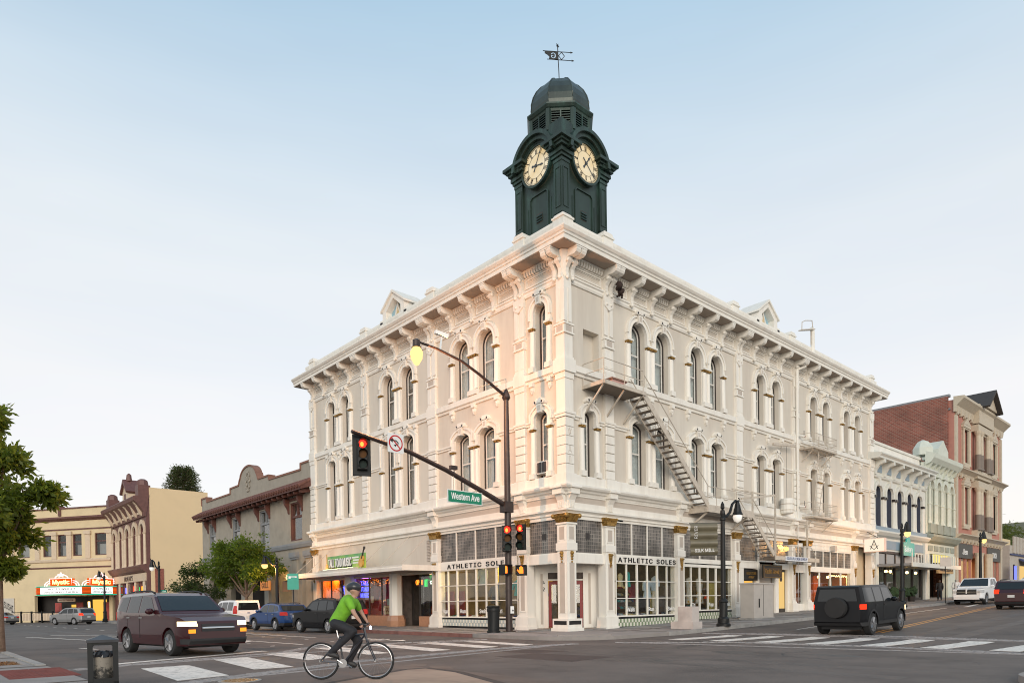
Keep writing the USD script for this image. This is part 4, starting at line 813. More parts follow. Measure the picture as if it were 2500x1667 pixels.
neon('neon_sign', 'blue neon lettering in the music shop window behind the cyclist', LEFT, 19.2, -.5, 2.9, ['TALL', 'TOAD', 'MUSIC'], 'neon_blue', .28, 1.05)
neon('neon_sign', 'dim purple neon lettering further left in the music shop window', LEFT, 21.0, -.6, 2.85, ['TALL', 'TOAD', 'MUSIC'], 'neon_purple', .26, .95)
neon('neon_sign', 'orange and white OPEN neon in the door bay of the music shop', LEFT, 13.1, -.75, 2.75, ['OPEN'], 'neon_orange', .3, .7)
neon('neon_sign', 'green neon sign at the edge of the music shop door bay', LEFT, 12.25, -.55, 2.6, ['ART'], 'neon_green', .45, .34)
t = thing('neon_sign', 'round white neon ring with orange centre in the music shop window', 'neon sign')
b = B(LEFT); a_ = np.linspace(0, 2*PI, 25); b.tube(np.stack([16.15+.28*np.cos(a_), np.full(25, -.5), 2.62+.36*np.sin(a_)], 1), .035, 6); b.build('ring_tube', 'neon_white', t); B(LEFT).prism(Point(16.15, 2.62).buffer(.24), -.54, -.52).build('disc', 'neon_orange', t)
t = thing('neon_sign', 'small white script neon at the right of the music shop door', 'neon sign'); b = B(LEFT); text(b, 'Gibson', 11.3, -.6, 2.75, .2, .75, .03, bold=False, flip=True); b.build('neon_tube', 'neon_white', t)
t = thing('wall_shield', 'blue lit shield hanging in the music shop window', 'shield'); B(LEFT).prism([(23.1, 3.0), (22.5, 3.0), (22.45, 2.5), (22.8, 2.05), (23.15, 2.5)], -.7, -.62).build('shield_plate', 'fabric_a', t); B(LEFT).prism([(22.95, 2.9), (22.65, 2.9), (22.8, 2.3)], -.61, -.59).build('shield_glow', 'neon_blue', t)
pm('guitar_wood', (.42, .16, .04), .3, var=.25, coat=.4); pm('guitar_red', (.35, .02, .02), .25, coat=.5)
def guitar(label, u, z, tilt, mat, o=-.7):
    t = thing('guitar', label, 'guitar'); c, s_ = math.cos(tilt), math.sin(tilt); P = lambda x, y: (u+x*c-y*s_, z+x*s_+y*c)
    body = unary_union([Point(0, 0).buffer(.2), Point(0, .26).buffer(.15)]); bp = Polygon([P(*q) for q in body.exterior.coords]); B(LEFT).prism(bp, o-.05, o+.05).build('body', mat, t)
    B(LEFT).prism([P(-.03, .3), P(.03, .3), P(.025, .85), P(-.025, .85)], o+.05, o+.07).build('neck', 'casing', t); B(LEFT).prism([P(-.05, .85), P(.05, .85), P(.04, 1.0), P(-.04, 1.0)], o+.04, o+.07).build('head', 'casing', t)
guitar('red guitar hanging in the middle music shop window', 18.0, 1.75, .1, 'guitar_red'); guitar('brown guitar leaning near the octagonal pillar', 17.4, 1.1, -.5, 'guitar_wood'); guitar('amber guitar on the floor of the door bay window', 12.0, 1.1, .9, 'guitar_wood', -.8); guitar('dark red guitar in the music shop door bay', 13.3, 1.1, .1, 'guitar_red', -1.6)
pm('poster_cream', (.55, .42, .24), .8, var=.25, scale=8)
t = thing('window_banner', 'tan painted board low in the music shop window beside the pillar', 'board'); B(LEFT).box(15.55, 17.2, -.5, -.46, .9, 1.45).build('board', 'poster_cream', t); b = B(LEFT); text(b, 'GUITAR', 15.7, -.46, 1.05, .28, 1.3, .01, flip=True); b.build('lettering', 'maroon_board', t)
for i, (u, z) in enumerate(((15.9, 2.0), (16.3, 1.62), (16.95, 1.7), (19.0, 1.9), (23.6, 1.3), (21.4, 1.4))): tag(B(LEFT).box(u-.17, u+.17, -.66, -.63, z-.22, z+.22).build('poster', ['poster_cream', 'fabric_d', 'fabric_g', 'fabric_f'][i % 4]), ['small framed poster just left of the pillar in the music shop', 'pale poster low beside the pillar in the music shop', 'maroon poster under the round neon', 'poster beside the blue neon letters', 'poster at the far left of the music shop window', 'poster under the purple neon letters'][i], 'poster')
t = thing('string_lights', 'tangle of small red and orange lights along the top of the music shop window', 'lights'); b = B(LEFT); r = random.Random(4)
for k in range(70): b.ball((r.uniform(15.5, 20), -.35-r.uniform(0, .4), 3.25-abs(r.gauss(0, .22))), .022, 1)
b.build('bulb', 'neon_orange', t, kind='stuff')
t = thing('green_garland', 'green lit garland hanging in the corner of the music shop window', 'garland'); b = B(LEFT)
for k in range(120): b.ball((r.uniform(11.1, 12.2), -.5-r.uniform(0, .3), 3.3-abs(r.gauss(0, .25))), .03, 1)
b.build('leaf_light', pm('garland_green', (.03, .22, .05), .8, var=.4, emit=(.05, .8, .15), es=.25), t, kind='stuff')
# music shop sign on the canopy
sg = thing('music_shop_sign', 'green music shop sign board with a guitar standing on the canopy', 'sign')
usdkit.material(stage, '/World/Looks/sign_green', {'g': ('geometry', {}), 'x': ('separate_xyz', {}), 'n': ('noise_texture', {'scale': 2.2, 'detail': 4.}), 'a': ('math', {'math_type': 'multiply_add', 'value2': .55, 'value3': -2.55}), 'ad': ('math', {'math_type': 'add'}), 'r': ('rgb_ramp', {'ramp': [(0., (.46, .56, .10)), (.4, (.22, .44, .10)), (.75, (.05, .28, .14)), (1, (.04, .25, .15))]}), 'p': ('principled_bsdf', {'roughness': .4})},
    [('g.position', 'x.vector'), ('x.z', 'a.value1'), ('g.position', 'n.vector'), ('n.fac', 'ad.value1'), ('a.value', 'ad.value2'), ('ad.value', 'r.fac'), ('r.color', 'p.base_color')], surface='p.BSDF'); MATS['sign_green'] = UsdShade.Material.Get(stage, '/World/Looks/sign_green')
B(LEFT).box(15.2, 20.1, 2.0, 2.08, 3.82, 4.78).build('board', 'sign_green', sg)
b = B(LEFT); text(b, 'TALL TOAD MUSIC', 16.78, 2.08, 3.99, .58, 3.1, .03, flip=True); b.build('letter_outline', 'letter_black', sg); b = B(LEFT); text(b, 'TALL TOAD MUSIC', 16.84, 2.1, 4.05, .54, 3.06, .04, bold=False, flip=True); b.build('lettering', 'letter_white', sg)
b = B(LEFT)
for k in range(3): text(b, ('NEW & USED INSTRUMENTS', 'LESSONS & REPAIRS', 'STRINGS & THINGS')[k], 15.95, 2.08, 4.5-k*.17, .09, (.85, .7, .75)[k], .02, flip=True)
b.build('small_lettering', 'letter_white', sg)
b = B(LEFT); b.prism(unary_union([Point(15.55, 4.15).buffer(.26), Point(15.42, 4.42).buffer(.19)]), 2.09, 2.2); b.build('guitar_body', pm('sign_guitar', (.55, .30, .06), .4, var=.2), sg); B(LEFT).bar((15.42, 2.2, 4.4), (15.1, 2.2, 5.0), .07, .05).build('guitar_neck', 'casing', sg); B(LEFT).prism(Point(15.08, 5.05).buffer(.1), 2.16, 2.22).build('guitar_head', 'casing', sg)
b = B(LEFT); b.prism([(20.3, 3.8), (20.0, 3.8), (19.95, 4.25), (20.12, 4.3), (20.2, 4.25)], 2.09, 2.16); b.prism([(20.1, 4.3), (20.16, 4.3), (20.16, 4.95), (20.1, 4.95)], 2.1, 2.14); b.build('bass_figure', 'sign_guitar', sg)
B(LEFT).tube([(20.6, 2.5, 3.82), (15.4, 2.5, 3.82)], .06, 8).build('light_tube', 'steel_paint', sg)
glow('sign_light', (.95, 1., .6), 3.5); B(LEFT).box(16, 20, 2.46, 2.48, 3.885, 3.90).build('light_strip', 'sign_light', sg)
# ---------------------------------------------------------------- right street shops beyond the fire stair
def panel_front(u0, u1, z0, z1, mat='trim', o=-.02): return B(RIGHT).box(u0, u1, -.3, o, z0, z1).build('shop_fascia', mat, bld)
glow('door_glow', (1, .55, .12), .95); glow('lit_yellow', (1, .66, .24), .9)
panel_front(15.5, 22.45, 5.5, 5.7); panel_front(15.5, 18.4, 3.55, 3.95); panel_front(18.2, 20.4, .3, 3.9, 'tan_panel', -.5)
f = B(RIGHT); f.box(15.5, 18.2, -.1, .02, 3.95, 4.02); f.box(15.52, 15.6, -.1, .02, .4, 5.5); f.box(18.1, 18.2, -.1, .05, .4, 5.5); f.box(20.4, 20.5, -.1, .02, .4, 5.5); f.box(20.5, 22.4, -.1, .02, 3.55, 3.95); f.box(18.2, 20.5, -.1, .02, 4.0, 4.1); fr = f.build('shop_window', 'trim', bld)
for a, c in ((15.6, 18.1), (18.2, 20.4), (20.5, 22.4)): B(RIGHT).box(a, c, -.06, -.05, 4.02, 5.5).build('leaded_pane', 'leaded_glass', fr)
dr = B(RIGHT).box(16.45, 17.95, -.35, -.25, .45, 3.3).build('shop_door', 'casing', bld); B(RIGHT).box(16.6, 17.85, -.25, -.245, .9, 2.75).build('lit_glass', 'door_glow', dr)
b = B(RIGHT); b.box(16.4, 18.0, -.05, .04, 2.78, 3.48); s2 = b.build('door_sign', 'letter_black', bld); b = B(RIGHT); text(b, 'GOLD & SILVER', 16.6, .04, 3.15, .16, 1.2, .01); text(b, 'JEWELRY', 16.85, .04, 2.92, .14, .7, .01); b.build('lettering', 'gold', s2)
b = B(RIGHT); b.box(15.6, 16.4, -.3, -.04, .3, 3.55); b.box(18.0, 18.1, -.3, -.04, .3, 3.55); b.build('door_jamb', 'trim', bld)
dr = B(RIGHT).box(20.95, 22.2, -.3, -.2, .55, 3.55).build('shop_door', 'casing', bld); B(RIGHT).box(21.1, 22.1, -.2, -.195, .9, 3.4).build('lit_glass', 'lit_yellow', dr); B(RIGHT).prism(Point(21.6, 2.9).buffer(.16), -.195, -.18).build('round_emblem', 'casing', dr)
b = B(RIGHT); b.box(20.5, 20.95, -.3, -.02, .5, 3.55); b.box(22.2, 22.45, -.3, -.02, .5, 3.55); b.build('door_jamb', 'trim', bld)
panel_front(22.95, 24.75, .5, 1.2); f = B(RIGHT); f.box(22.95, 24.75, -.1, .02, 3.4, 3.95); f.box(23.3, 24.5, -.1, .0, 5.2, 5.5); fr = f.build('shop_window', 'trim', bld); B(RIGHT).box(22.95, 24.75, -.06, -.05, 3.95, 5.3).build('leaded_pane', 'leaded_glass', fr); B(RIGHT).box(23.2, 24.5, -.06, -.05, 1.2, 3.4).build('pane', 'pane', fr)
B(RIGHT).box(22.9, 24.8, -1.5, -1.4, .5, 5.5).build('shop_back_wall', 'shop_wall_warm', bld)
fr = shop_window(RIGHT, 25.3, 32.8, .9, 1, 4, 1.3, 3.5, heads=(3.85, 5.05), tcols=6, tile=False, wide=1)
f = B(RIGHT)
for k in range(6): x = 25.3+k*1.25; r = sbox(x+.08, 5.16, x+1.17, 5.5); f.prism(r.difference(r.buffer(-.05)), .04, .08)
f.box(25.3, 32.8, -.1, .04, 5.06, 5.6); f.build('fascia_panel', 'trim', bld); B(RIGHT).box(28.9, 29.3, .04, .4, 5.1, 5.5).build('alarm_box', 'tan_panel', bld)
B(RIGHT).box(25.3, 32.8, -.12, -.02, .5, 1.23).build('stall_riser', 'trim', bld)
pm('orange_wall', (.62, .16, .02), .7, var=.25); b = B(RIGHT); b.box(25.2, 32.9, -3.2, -3.1, .8, 5.5); b.build('shop_back_wall', 'orange_wall', bld); B(RIGHT).box(25.2, 32.9, -3, -.2, .9, 1.0).build('shop_floor', 'shop_floor', bld)
b = B(RIGHT); b.box(25.1, 25.2, -3.2, -.2, .8, 5.5); b.box(32.9, 33., -3.2, -.2, .8, 5.5); b.build('shop_side_wall', 'orange_wall', bld)
for u in (26.4, 28.6, 30.2): t = thing('pendant_lamp', ['bright pendant lamp at the left of the orange shop', 'middle pendant lamp in the orange shop', 'right pendant lamp in the orange shop'][int((u-26)//1.8)], 'lamp', (u, .7, 3.2)); B().ball((0, 0, 0), .11, 2).build('bulb', 'warm_bulb', t); B().cyl(0, 0, .1, 1.5, .01, n=5).build('cord', 'black_iron', t)
t = thing('string_lights', 'string of warm fairy lights round the orange shop window', 'lights'); b = B(RIGHT); r = random.Random(9)
for k in range(60): b.ball((29.5+k*.055, -.3, 3.38-.1*abs(math.sin(k*.5))-r.uniform(0, .08)), .025, 1)
for k in range(24): b.ball((32.7, -.3, 3.3-k*.085), .025, 1)
b.build('bulb', 'warm_bulb', t, kind='stuff')
t = thing('display_tree', 'small decorated tree in the orange shop window', 'display tree', (30.7, .75, 1.2)); b = B(); 
for k in range(5): b.lathe([(.42-.07*k, k*.36), (.08, k*.36+.5)], n=12)
b.build('boughs', 'fabric_g', t)
B(RIGHT).box(28.6, 29.6, -1.2, -1.1, 1.2, 3.3).build('orange_screen', pm('orange_screen', (.75, .12, .01), .7), bld)
# masonry door bay with the lit square sign
b = B(RIGHT); b.box(33.4, 37.0, -.62, -.5, .8, 5.7); b.box(33.4, 34.5, -.5, -.1, .8, 5.7); b.build('entrance_wall', pm('beige_wall', (.52, .42, .28), .8, var=.06), bld)
sg = thing('lit_square_sign', 'lit white box sign with square and compasses emblem over the side entrance', 'sign', (0, 0, 0))
pm('sign_case', (.7, .55, .5), .5); glow('sign_face', (1, .86, .66), 1.05)
B().box(35.0, 35.35, -1.75, -.15, 5.25, 6.35).build('case', 'sign_case', sg)
b = B(plane_at((35.0, -.15), -PI/2, -1)); b.box(.05, 1.55, 0.0, .006, 5.3, 6.3); b.build('face', 'sign_face', sg)
def emblem(b, u, z, s_, o, th=.02):
    for (a, c) in (((0, .5), (-.38, -.45)), ((0, .5), (.38, -.45))): b.bar((u+a[0]*s_, o, z+a[1]*s_), (u+c[0]*s_, o, z+c[1]*s_), th, .075*s_)
    for (a, c) in (((0, -.5), (-.45, -.05)), ((0, -.5), (.45, -.05))): b.bar((u+a[0]*s_, o, z+a[1]*s_), (u+c[0]*s_, o, z+c[1]*s_), th, .055*s_)
    b.ball((u, o, z+.5*s_), .07*s_, 1)
b = B(plane_at((35.0, -.15), -PI/2, -1)); emblem(b, .8, 5.8, .72, .02); b.build('emblem', 'letter_black', sg); b = B(plane_at((35.0, -.15), -PI/2, -1)); text(b, 'G', .72, .008, 5.72, .18, None, .012, bold=False); b.build('letter', 'gold', sg)
B().tube([(35.17, -1.2, 6.38), (35.17, -.05, 7.1)], .025, 6).build('bracket', 'black_iron', sg)
# black jewelry sign
sg = thing('jewelry_sign', 'black hanging jewelry shop sign with gold script under the fire stair', 'sign')
B(RIGHT).box(17.6, 20.1, .55, .65, 2.92, 3.78).build('board', 'letter_black', sg); b = B(RIGHT); text(b, 'Kedlin Jewelry', 17.85, .65, 3.2, .3, 2.0, .015, bold=False); b.build('lettering', 'gold', sg); r = sbox(17.6, 2.92, 20.1, 3.78); B(RIGHT).prism(r.buffer(-.05).difference(r.buffer(-.075)), .65, .66).build('border', 'gold', sg)
for u in (18, 19.7): B(RIGHT).tube([(u, .6, 3.78), (u, .6, 4.3), (u, 0, 4.35)], .015, 5).build('hanger', 'black_iron', sg)
glow('globe_lit', (1, .5, .12), 2.8); t = thing('wall_lamp', 'lit globe lamp behind the upper pane by the fire stair', 'lamp', (21.4, -.3, 4.95)); B().ball((0, 0, 0), .17, 2).build('globe', 'globe_lit', t); B().tube([(0, 0, .15), (0, .25, .25)], .02, 5).build('arm', 'black_iron', t)
# ---------------------------------------------------------------- clock tower
tw = thing('clock_tower', 'dark green clock tower with two lit clock faces and a copper dome', 'clock tower')
A0, TW_ = .35, 3.32; TC = A0+TW_/2
b = B(); b.box(A0+.12, A0+TW_-.12, A0+.12, A0+TW_-.12, 18.6, 24.9); b.build('shaft', 'tower_green', tw)
TL = lambda v: np.stack([A0-v[:, 1], A0+v[:, 0], v[:, 2]], 1)
TR = lambda v: np.stack([A0+v[:, 0], A0-v[:, 1], v[:, 2]], 1)
TB = lambda v: np.stack([A0+TW_-v[:, 0], A0+TW_+v[:, 1], v[:, 2]], 1)
TD = lambda v: np.stack([A0+TW_+v[:, 1], A0+TW_-v[:, 0], v[:, 2]], 1)
for cx in (A0+.27, A0+TW_-.27):                                   # corner buttress pilasters and their bracketed caps
    for cy in (A0+.27, A0+TW_-.27):
        b = B(); b.box(cx-.27, cx+.27, cy-.27, cy+.27, 18.6, 23.2); b.box(cx-.30, cx+.30, cy-.30, cy+.30, 20.3, 20.42)
        for z0, e in ((22.75, .30), (22.95, .36), (23.1, .43), (23.24, .40), (23.36, .52), (23.5, .60), (23.62, .72)): b.box(cx-e, cx+e, cy-e, cy+e, z0, z0+.15)
        b.lathe([(.98, 23.77), (.35, 24.0), (.05, 24.02)], cx, cy, 0, 4, PI/4); b.build('corner_pilaster', 'tower_green', tw)
for T in (TL, TR, TB, TD):
    b = B(T)
    for x0, x1 in ((.08, .46), (TW_-.46, TW_-.08)):
        for z0, z1 in ((20.6, 22.5),): r = sbox(x0, z0, x1, z1); b.prism(r.difference(r.buffer(-.045, join_style=2)), -.005, .03)
    r = Polygon([(1.0, 19.2), (TW_-1.0, 19.2), (TW_-1.0, 21.75), (TW_-1.15, 21.9), (1.15, 21.9), (1.0, 21.75)]); b.prism(r.difference(r.buffer(-.05, join_style=2)), -.12, -.06)
    for x in (.85, TW_-.85): b.box(x-.02, x+.02, -.12, -.09, 19.2, 21.4)
    b.build('panel_moulding', 'tower_green', tw)
    for k in range(3): B(T).prof([(-.12, 20.50+k*.13), (-.06, 20.50+k*.13), (-.10, 20.60+k*.13)], TW_/2-.2, TW_/2+.2).build('louvre_slat', 'tower_green', tw)
    B(T).box(TW_/2-.21, TW_/2+.21, -.13, -.115, 20.45, 20.92).build('vent', 'interior_dark', tw)
    # arched hood over each face
    u = TW_/2; z = 23.2
    for (r0, r1, o) in ((1.10, 1.34, .30), (1.30, 1.48, .44), (1.0, 1.12, .16)):
        ring = Point(u, z).buffer(r1, quad_segs=12).difference(Point(u, z).buffer(r0, quad_segs=12)).intersection(sbox(-1, z+.12, 5, 30))
        B(T).prism(ring, -1.0 if r1 > 1.2 else -.2, o).build('hood_arch', 'tower_green', tw)
    B(T).prism(Point(u, z).buffer(1.12, quad_segs=10).intersection(sbox(-1, z-.2, 5, 30)), -.6, -.05).build('tympanum', 'tower_green', tw)
usdkit.material(stage, '/World/Looks/clock_glass', {'e': ('emission', {'color': (1, .80, .42), 'strength': 1.15*GL}), 'd': ('principled_bsdf', {'base_color': (.55, .5, .38), 'roughness': .3}), 'm': ('mix_closure', {'fac': .42}), 'g': ('geometry', {}), 'n': ('noise_texture', {'scale': 1.3}), 'r': ('rgb_ramp', {'ramp': [(.3, (1, .88, .64)), (.7, (.9, .62, .26))]})},
    [('g.position', 'n.vector'), ('n.fac', 'r.fac'), ('r.color', 'e.color'), ('e.emission', 'm.closure1'), ('d.BSDF', 'm.closure2')], surface='m.closure'); MATS['clock_glass'] = UsdShade.Material.Get(stage, '/World/Looks/clock_glass')
ROM = ['XII', 'I', 'II', 'III', 'IIII', 'V', 'VI', 'VII', 'VIII', 'IX', 'X', 'XI']
for T, tilt, hh, mm in ((TL, -1, 3.42, 4.5), (TR, 1, 1.2, 22)):
    u, z, R = TW_/2, 23.18, .93
    c = B(T).prism(Point(u, z).buffer(R, quad_segs=16), -.06, .06).build('clock_face', 'clock_glass', tw)
    B(T).prism(Point(u, z).buffer(R+.10, quad_segs=16).difference(Point(u, z).buffer(R-.01, quad_segs=16)), -.06, .14).build('rim', 'tower_green', c)
    m = B(T)
    sgn = -1 if T is TL else 1
    P = lambda r, a: (u+sgn*r*math.sin(a), z+r*math.cos(a))
    m.prism(Point(u, z).buffer(.585, quad_segs=16).difference(Point(u, z).buffer(.570, quad_segs=16)), .06, .072); m.prism(Point(u, z).buffer(.89, quad_segs=16).difference(Point(u, z).buffer(.872, quad_segs=16)), .06, .072)
    for k in range(60):
        a = k*PI/30; p, q = P(.80, a), P(.885, a); m.bar((p[0], .066, p[1]), (q[0], .066, q[1]), .012, .024 if k % 5 else .04)
    for k in range(12):
        a = k*PI/6
        for j, ch in enumerate(ROM[k]):
            off = (j-(len(ROM[k])-1)/2)*.052; p, q = P(.60, a), P(.79, a); dx, dz = sgn*off*math.cos(a), -off*math.sin(a)
            if ch == 'I': m.bar((p[0]+dx, .066, p[1]+dz), (q[0]+dx, .066, q[1]+dz), .012, .026)
            else: m.bar((p[0]+dx*1.4, .066, p[1]+dz*1.4), (q[0]+dx*.6, .066, q[1]+dz*.6), .012, .022); m.bar((p[0]+dx*.4, .069, p[1]+dz*.4), (q[0]+dx*1.5, .069, q[1]+dz*1.5), .012, .034)
    m.build('numerals', 'letter_black', c, kind='stuff')
    for a, L, w_, nm, o in ((hh*PI/6, .50, .075, 'hour_hand', .09), (mm*PI/30, .80, .055, 'minute_hand', .11)):
        p, q, tl = P(L, a), P(0, a), P(-.26, a)
        h = B(T); h.bar((tl[0], o, tl[1]), (q[0], o, q[1]), .02, w_*1.1); h.bar((q[0], o, q[1]), (p[0], o, p[1]), .02, w_*.75); d_ = P(L*.72, a); h.ball((d_[0], o, d_[1]), w_*.9, 1, (1, .25, 1)); h.ball((tl[0], o, tl[1]), w_*.9, 1, (1, .25, 1)); h.build(nm, pm('hand_grey', (.05, .06, .07), .5), c)
    B(T).prism(Point(u, z).buffer(.07), .06, .14).build('hub', 'hand_grey', c)
# octagonal lantern and dome
b = B(); b.box(A0+.3, A0+TW_-.3, A0+.3, A0+TW_-.3, 24.0, 24.4); b.lathe([(1.9, 24.3), (1.62, 24.75)], TC, TC, 0, 8, PI/8); b.build('lantern_base', 'tower_green', tw)
RL = 1.62; ap = RL*math.cos(PI/8)
b = B(); b.lathe([(ap-.25, 24.7), (ap-.25, 25.75)], TC, TC, 0, 8, PI/8); b.build('lantern_core', 'interior_dark', tw)
for k in range(8):
    a = k*PI/4+PI/8; B().lathe([(.16, 24.7), (.16, 25.75)], TC+(RL-.06)*math.cos(a), TC+(RL-.06)*math.sin(a), 0, 6).build('lantern_post', 'tower_green', tw)
    fa = k*PI/4; T = plane_at((TC+ap*math.cos(fa), TC+ap*math.sin(fa)), fa-PI/2, 1); hw = RL*math.sin(PI/8)-.1
    if math.cos(fa-(-3*PI/4)) > -.5:
        for j in range(7): B(T).prof([(-.14, 24.92+j*.115), (-.0, 24.87+j*.115), (.0, 24.90+j*.115), (-.14, 24.95+j*.115)], -hw, hw).build('louvre_slat', 'tower_green', tw)
        B(T).box(-.03, .03, -.02, .03, 24.8, 25.7).build('louvre_mullion', 'tower_green', tw); B(T).box(-hw, hw, -.12, .03, 24.7, 24.84).build('louvre_sill', 'tower_green', tw)
b = B(); b.lathe([(1.62, 25.66), (1.66, 25.76), (1.72, 25.8), (1.80, 25.92), (1.80, 25.99), (1.5, 26.05)], TC, TC, 0, 8, PI/8); b.build('lantern_cornice', 'tower_green', tw)
prf = [(1.54, 25.98), (1.58, 26.3), (1.56, 26.62), (1.46, 26.98), (1.28, 27.32), (1.02, 27.62), (.72, 27.84), (.4, 27.97), (.12, 28.0)]
b = B(); b.lathe(prf, TC, TC, 0, 8, PI/8); b.build('dome', 'copper_dome', tw)
for k in range(8):
    a = k*PI/4+PI/8; B().tube([(TC+r*math.cos(a), TC+r*math.sin(a), z) for r, z in prf], .035, 6).build('dome_rib', 'copper_dome', tw)
B().lathe([(.24, 27.9), (.26, 28.0), (.2, 28.14), (.06, 28.22)], TC, TC, 0, 12).build('finial', pm('dome_cap', (.16, .09, .05), .5), tw)
vn = thing('weather_vane', 'black weather vane with a pierced letter G flag on the tower top', 'weather vane', (TC, TC, 28.15))
VT = plane_at((TC, TC), math.radians(-36), 1); Z0 = 31.75
b = B(); b.tube([(0, 0, 0), (-.06, .04, 1.78)], .022, 6); b.build('rod', 'black_iron', vn)
VV = plane_at((-.05, .03), math.radians(-36), 1); V2 = lambda v: VV(np.asarray(v)*[.62, 1, .62]+[0, 0, 0]); Z = 1.28/.62
B(V2).tube([(-1.25, 0, Z+.38), (1.05, 0, Z+.38)], .022, 5).build('arrow_bar', 'black_iron', vn); B(V2).tube([(-.9, 0, Z-.28), (1.15, 0, Z-.28)], .022, 5).build('arrow_bar', 'black_iron', vn)
gm = meshkit.text_mesh('G', .42, .02, True); gp = unary_union([Polygon(gm.vertices[f][:, :2]) for f in gm.faces if abs(np.cross(gm.vertices[f[1]]-gm.vertices[f[0]], gm.vertices[f[2]]-gm.vertices[f[0]])[2]) > 1e-9]).buffer(.004)
gp = affinity.translate(affinity.scale(gp, -1.05, 1.05, origin=(0, 0)), -.14, Z-.17)
B(V2).prism(Polygon([(-1.1, Z+.36), (0, Z+.36), (0, Z-.26), (-.75, Z-.26), (-.72, Z-.05), (-.9, Z+.1), (-1.1, Z+.2)]).difference(gp), -.015, .015).build('flag', 'black_iron', vn)
b = B(V2)
for p, q in (((.3, Z+.36), (.05, Z+.05)), ((.3, Z+.36), (.55, Z+.05)), ((.3, Z-.26), (.05, Z+.05)), ((.3, Z-.26), (.55, Z+.05))): b.bar((p[0], 0, p[1]), (q[0], 0, q[1]), .03, .04)
b.build('compass_emblem', 'black_iron', vn)
for x, z in ((1.15, Z-.28), (1.05, Z+.38)): B(V2).prism([(x, z+.07), (x+.2, z), (x, z-.07)], -.015, .015).build('arrow_head', 'black_iron', vn)
B().ball((-.06, .04, 1.82), .05, 1).build('top_ball', 'black_iron', vn); b = B()
for k in range(5): a = k*2*PI/5; b.bar((-.06, .04, 1.82), (-.06+.11*math.cos(a), .04, 1.82+.11*math.sin(a)), .02, .03)
b.build('star', 'black_iron', vn)
# ---------------------------------------------------------------- fire stair on the right facade
fs = thing('fire_stair', 'grey steel fire escape stair zigzagging down the right facade', 'fire escape')
R_ = RIGHT
def rail(pts, parent, r=.025, mid=True, post=True, h=1.05):
    b = B(R_); b.tube([(u, o, z+h) for u, o, z in pts], r, 6)
    if mid: b.tube([(u, o, z+h*.52) for u, o, z in pts], r*.8, 6)
    b.build('handrail', 'steel_paint', parent)
    if post:
        for u, o, z in pts: B(R_).tube([(u, o, z), (u, o, z+h)], r, 6).build('rail_post', 'steel_paint', parent)
def platform(u0, u1, z, parent, o=1.3, t=.1, face=.0):
    B(R_).box(u0, u1, .0, o, z-t, z).build('platform', 'tread_brown', parent)
    b = B(R_); f_ = face or t+.05; b.box(u0-.02, u1+.02, o, o+.06, z-f_, z+.03); b.build('edge_beam', 'steel_paint', parent); B(R_).box(u0-.06, u0, 0, o, z-f_, z+.03).build('edge_beam', 'steel_paint', parent)
platform(1.28, 4.45, 12.0, fs, 1.35)
rail([(1.26, .05, 12.0), (1.26, 1.35, 12.0), (2.8, 1.35, 12.0), (4.3, 1.35, 12.0)], fs)
for u in (1.35, 2.9, 4.35): B(R_).bar((u, 1.25, 11.86), (u+.0, .05, 10.7), .07, .07).build('brace', 'steel_paint', fs)
def flight(u0, z0, u1, z1, n, parent, oi=.45, oo=1.3):
    for o in (oi, oo): B(R_).bar((u0, o, z0), (u1, o, z1), .05, .30).build('stringer', 'steel_paint', parent)
    for k in range(n):
        t = (k+.5)/n; u, z = u0+(u1-u0)*t, z0+(z1-z0)*t; B(R_).box(u-.14, u+.14, oi, oo, z-.03, z+.02).build('tread', 'tread_brown', parent)
    for o in (oi, oo):
        B(R_).tube([(u0, o, z0+1.0), (u1, o, z1+1.1)], .024, 6).build('handrail', 'steel_paint', parent)
        for t in (.36, .68): u, z = u0+(u1-u0)*t, z0+(z1-z0)*t; B(R_).tube([(u, o, z+.1), (u, o, z+1.02)], .02, 6).build('rail_post', 'steel_paint', parent)
flight(4.45, 11.9, 10.2, 6.85, 20, fs)
platform(10.15, 15.02, 6.86, fs, 1.3, .12, .38)
rail([(10.15, 1.32, 6.86), (11.05, 1.32, 6.86), (13.2, 1.32, 6.86), (15.0, 1.32, 6.86)], fs)
flight(15.0, 6.75, 17.75, 4.36, 10, fs)
for u in (10.3, 14.6): B(R_).bar((u, 1.2, 6.5), (u, .05, 5.75), .08, .1).build('brace', 'steel_paint', fs)
B(R_).box(17.85, 24.0, .55, 1.32, 4.08, 4.28).build('gallery_deck', 'tread_brown', fs); B(R_).box(17.8, 24.05, 1.32, 1.38, 4.04, 4.3).build('gallery_beam', 'steel_paint', fs)
for q in range(22): B(R_).box(18.0+q*.26, 18.1+q*.26, 1.25, 1.3, 4.0, 4.08).build('gallery_joist', 'tread_brown', fs)
b = B(R_); b.tube([(18.0, 1.34, 4.25), (18.0, 1.34, 5.05), (22.9, 1.34, 5.0), (23.9, 1.34, 4.2)], .025, 6); b.tube([(18.0, 1.34, 4.7), (21.2, 1.34, 4.65), (21.5, 1.34, 4.3)], .02, 6); b.build('gallery_rail', 'steel_paint', fs)
for a_, c_ in (((17.9, 1.3, 4.2), (17.95, 1.3, 8.2)), ((15.66, 1.0, 6.4), (15.66, 1.0, 8.2)), ((22.6, 1.2, 4.3), (22.6, 1.2, 6.9))): B(R_).bar(a_, c_, .09, .09).build('counterweight_post', 'steel_paint', fs)
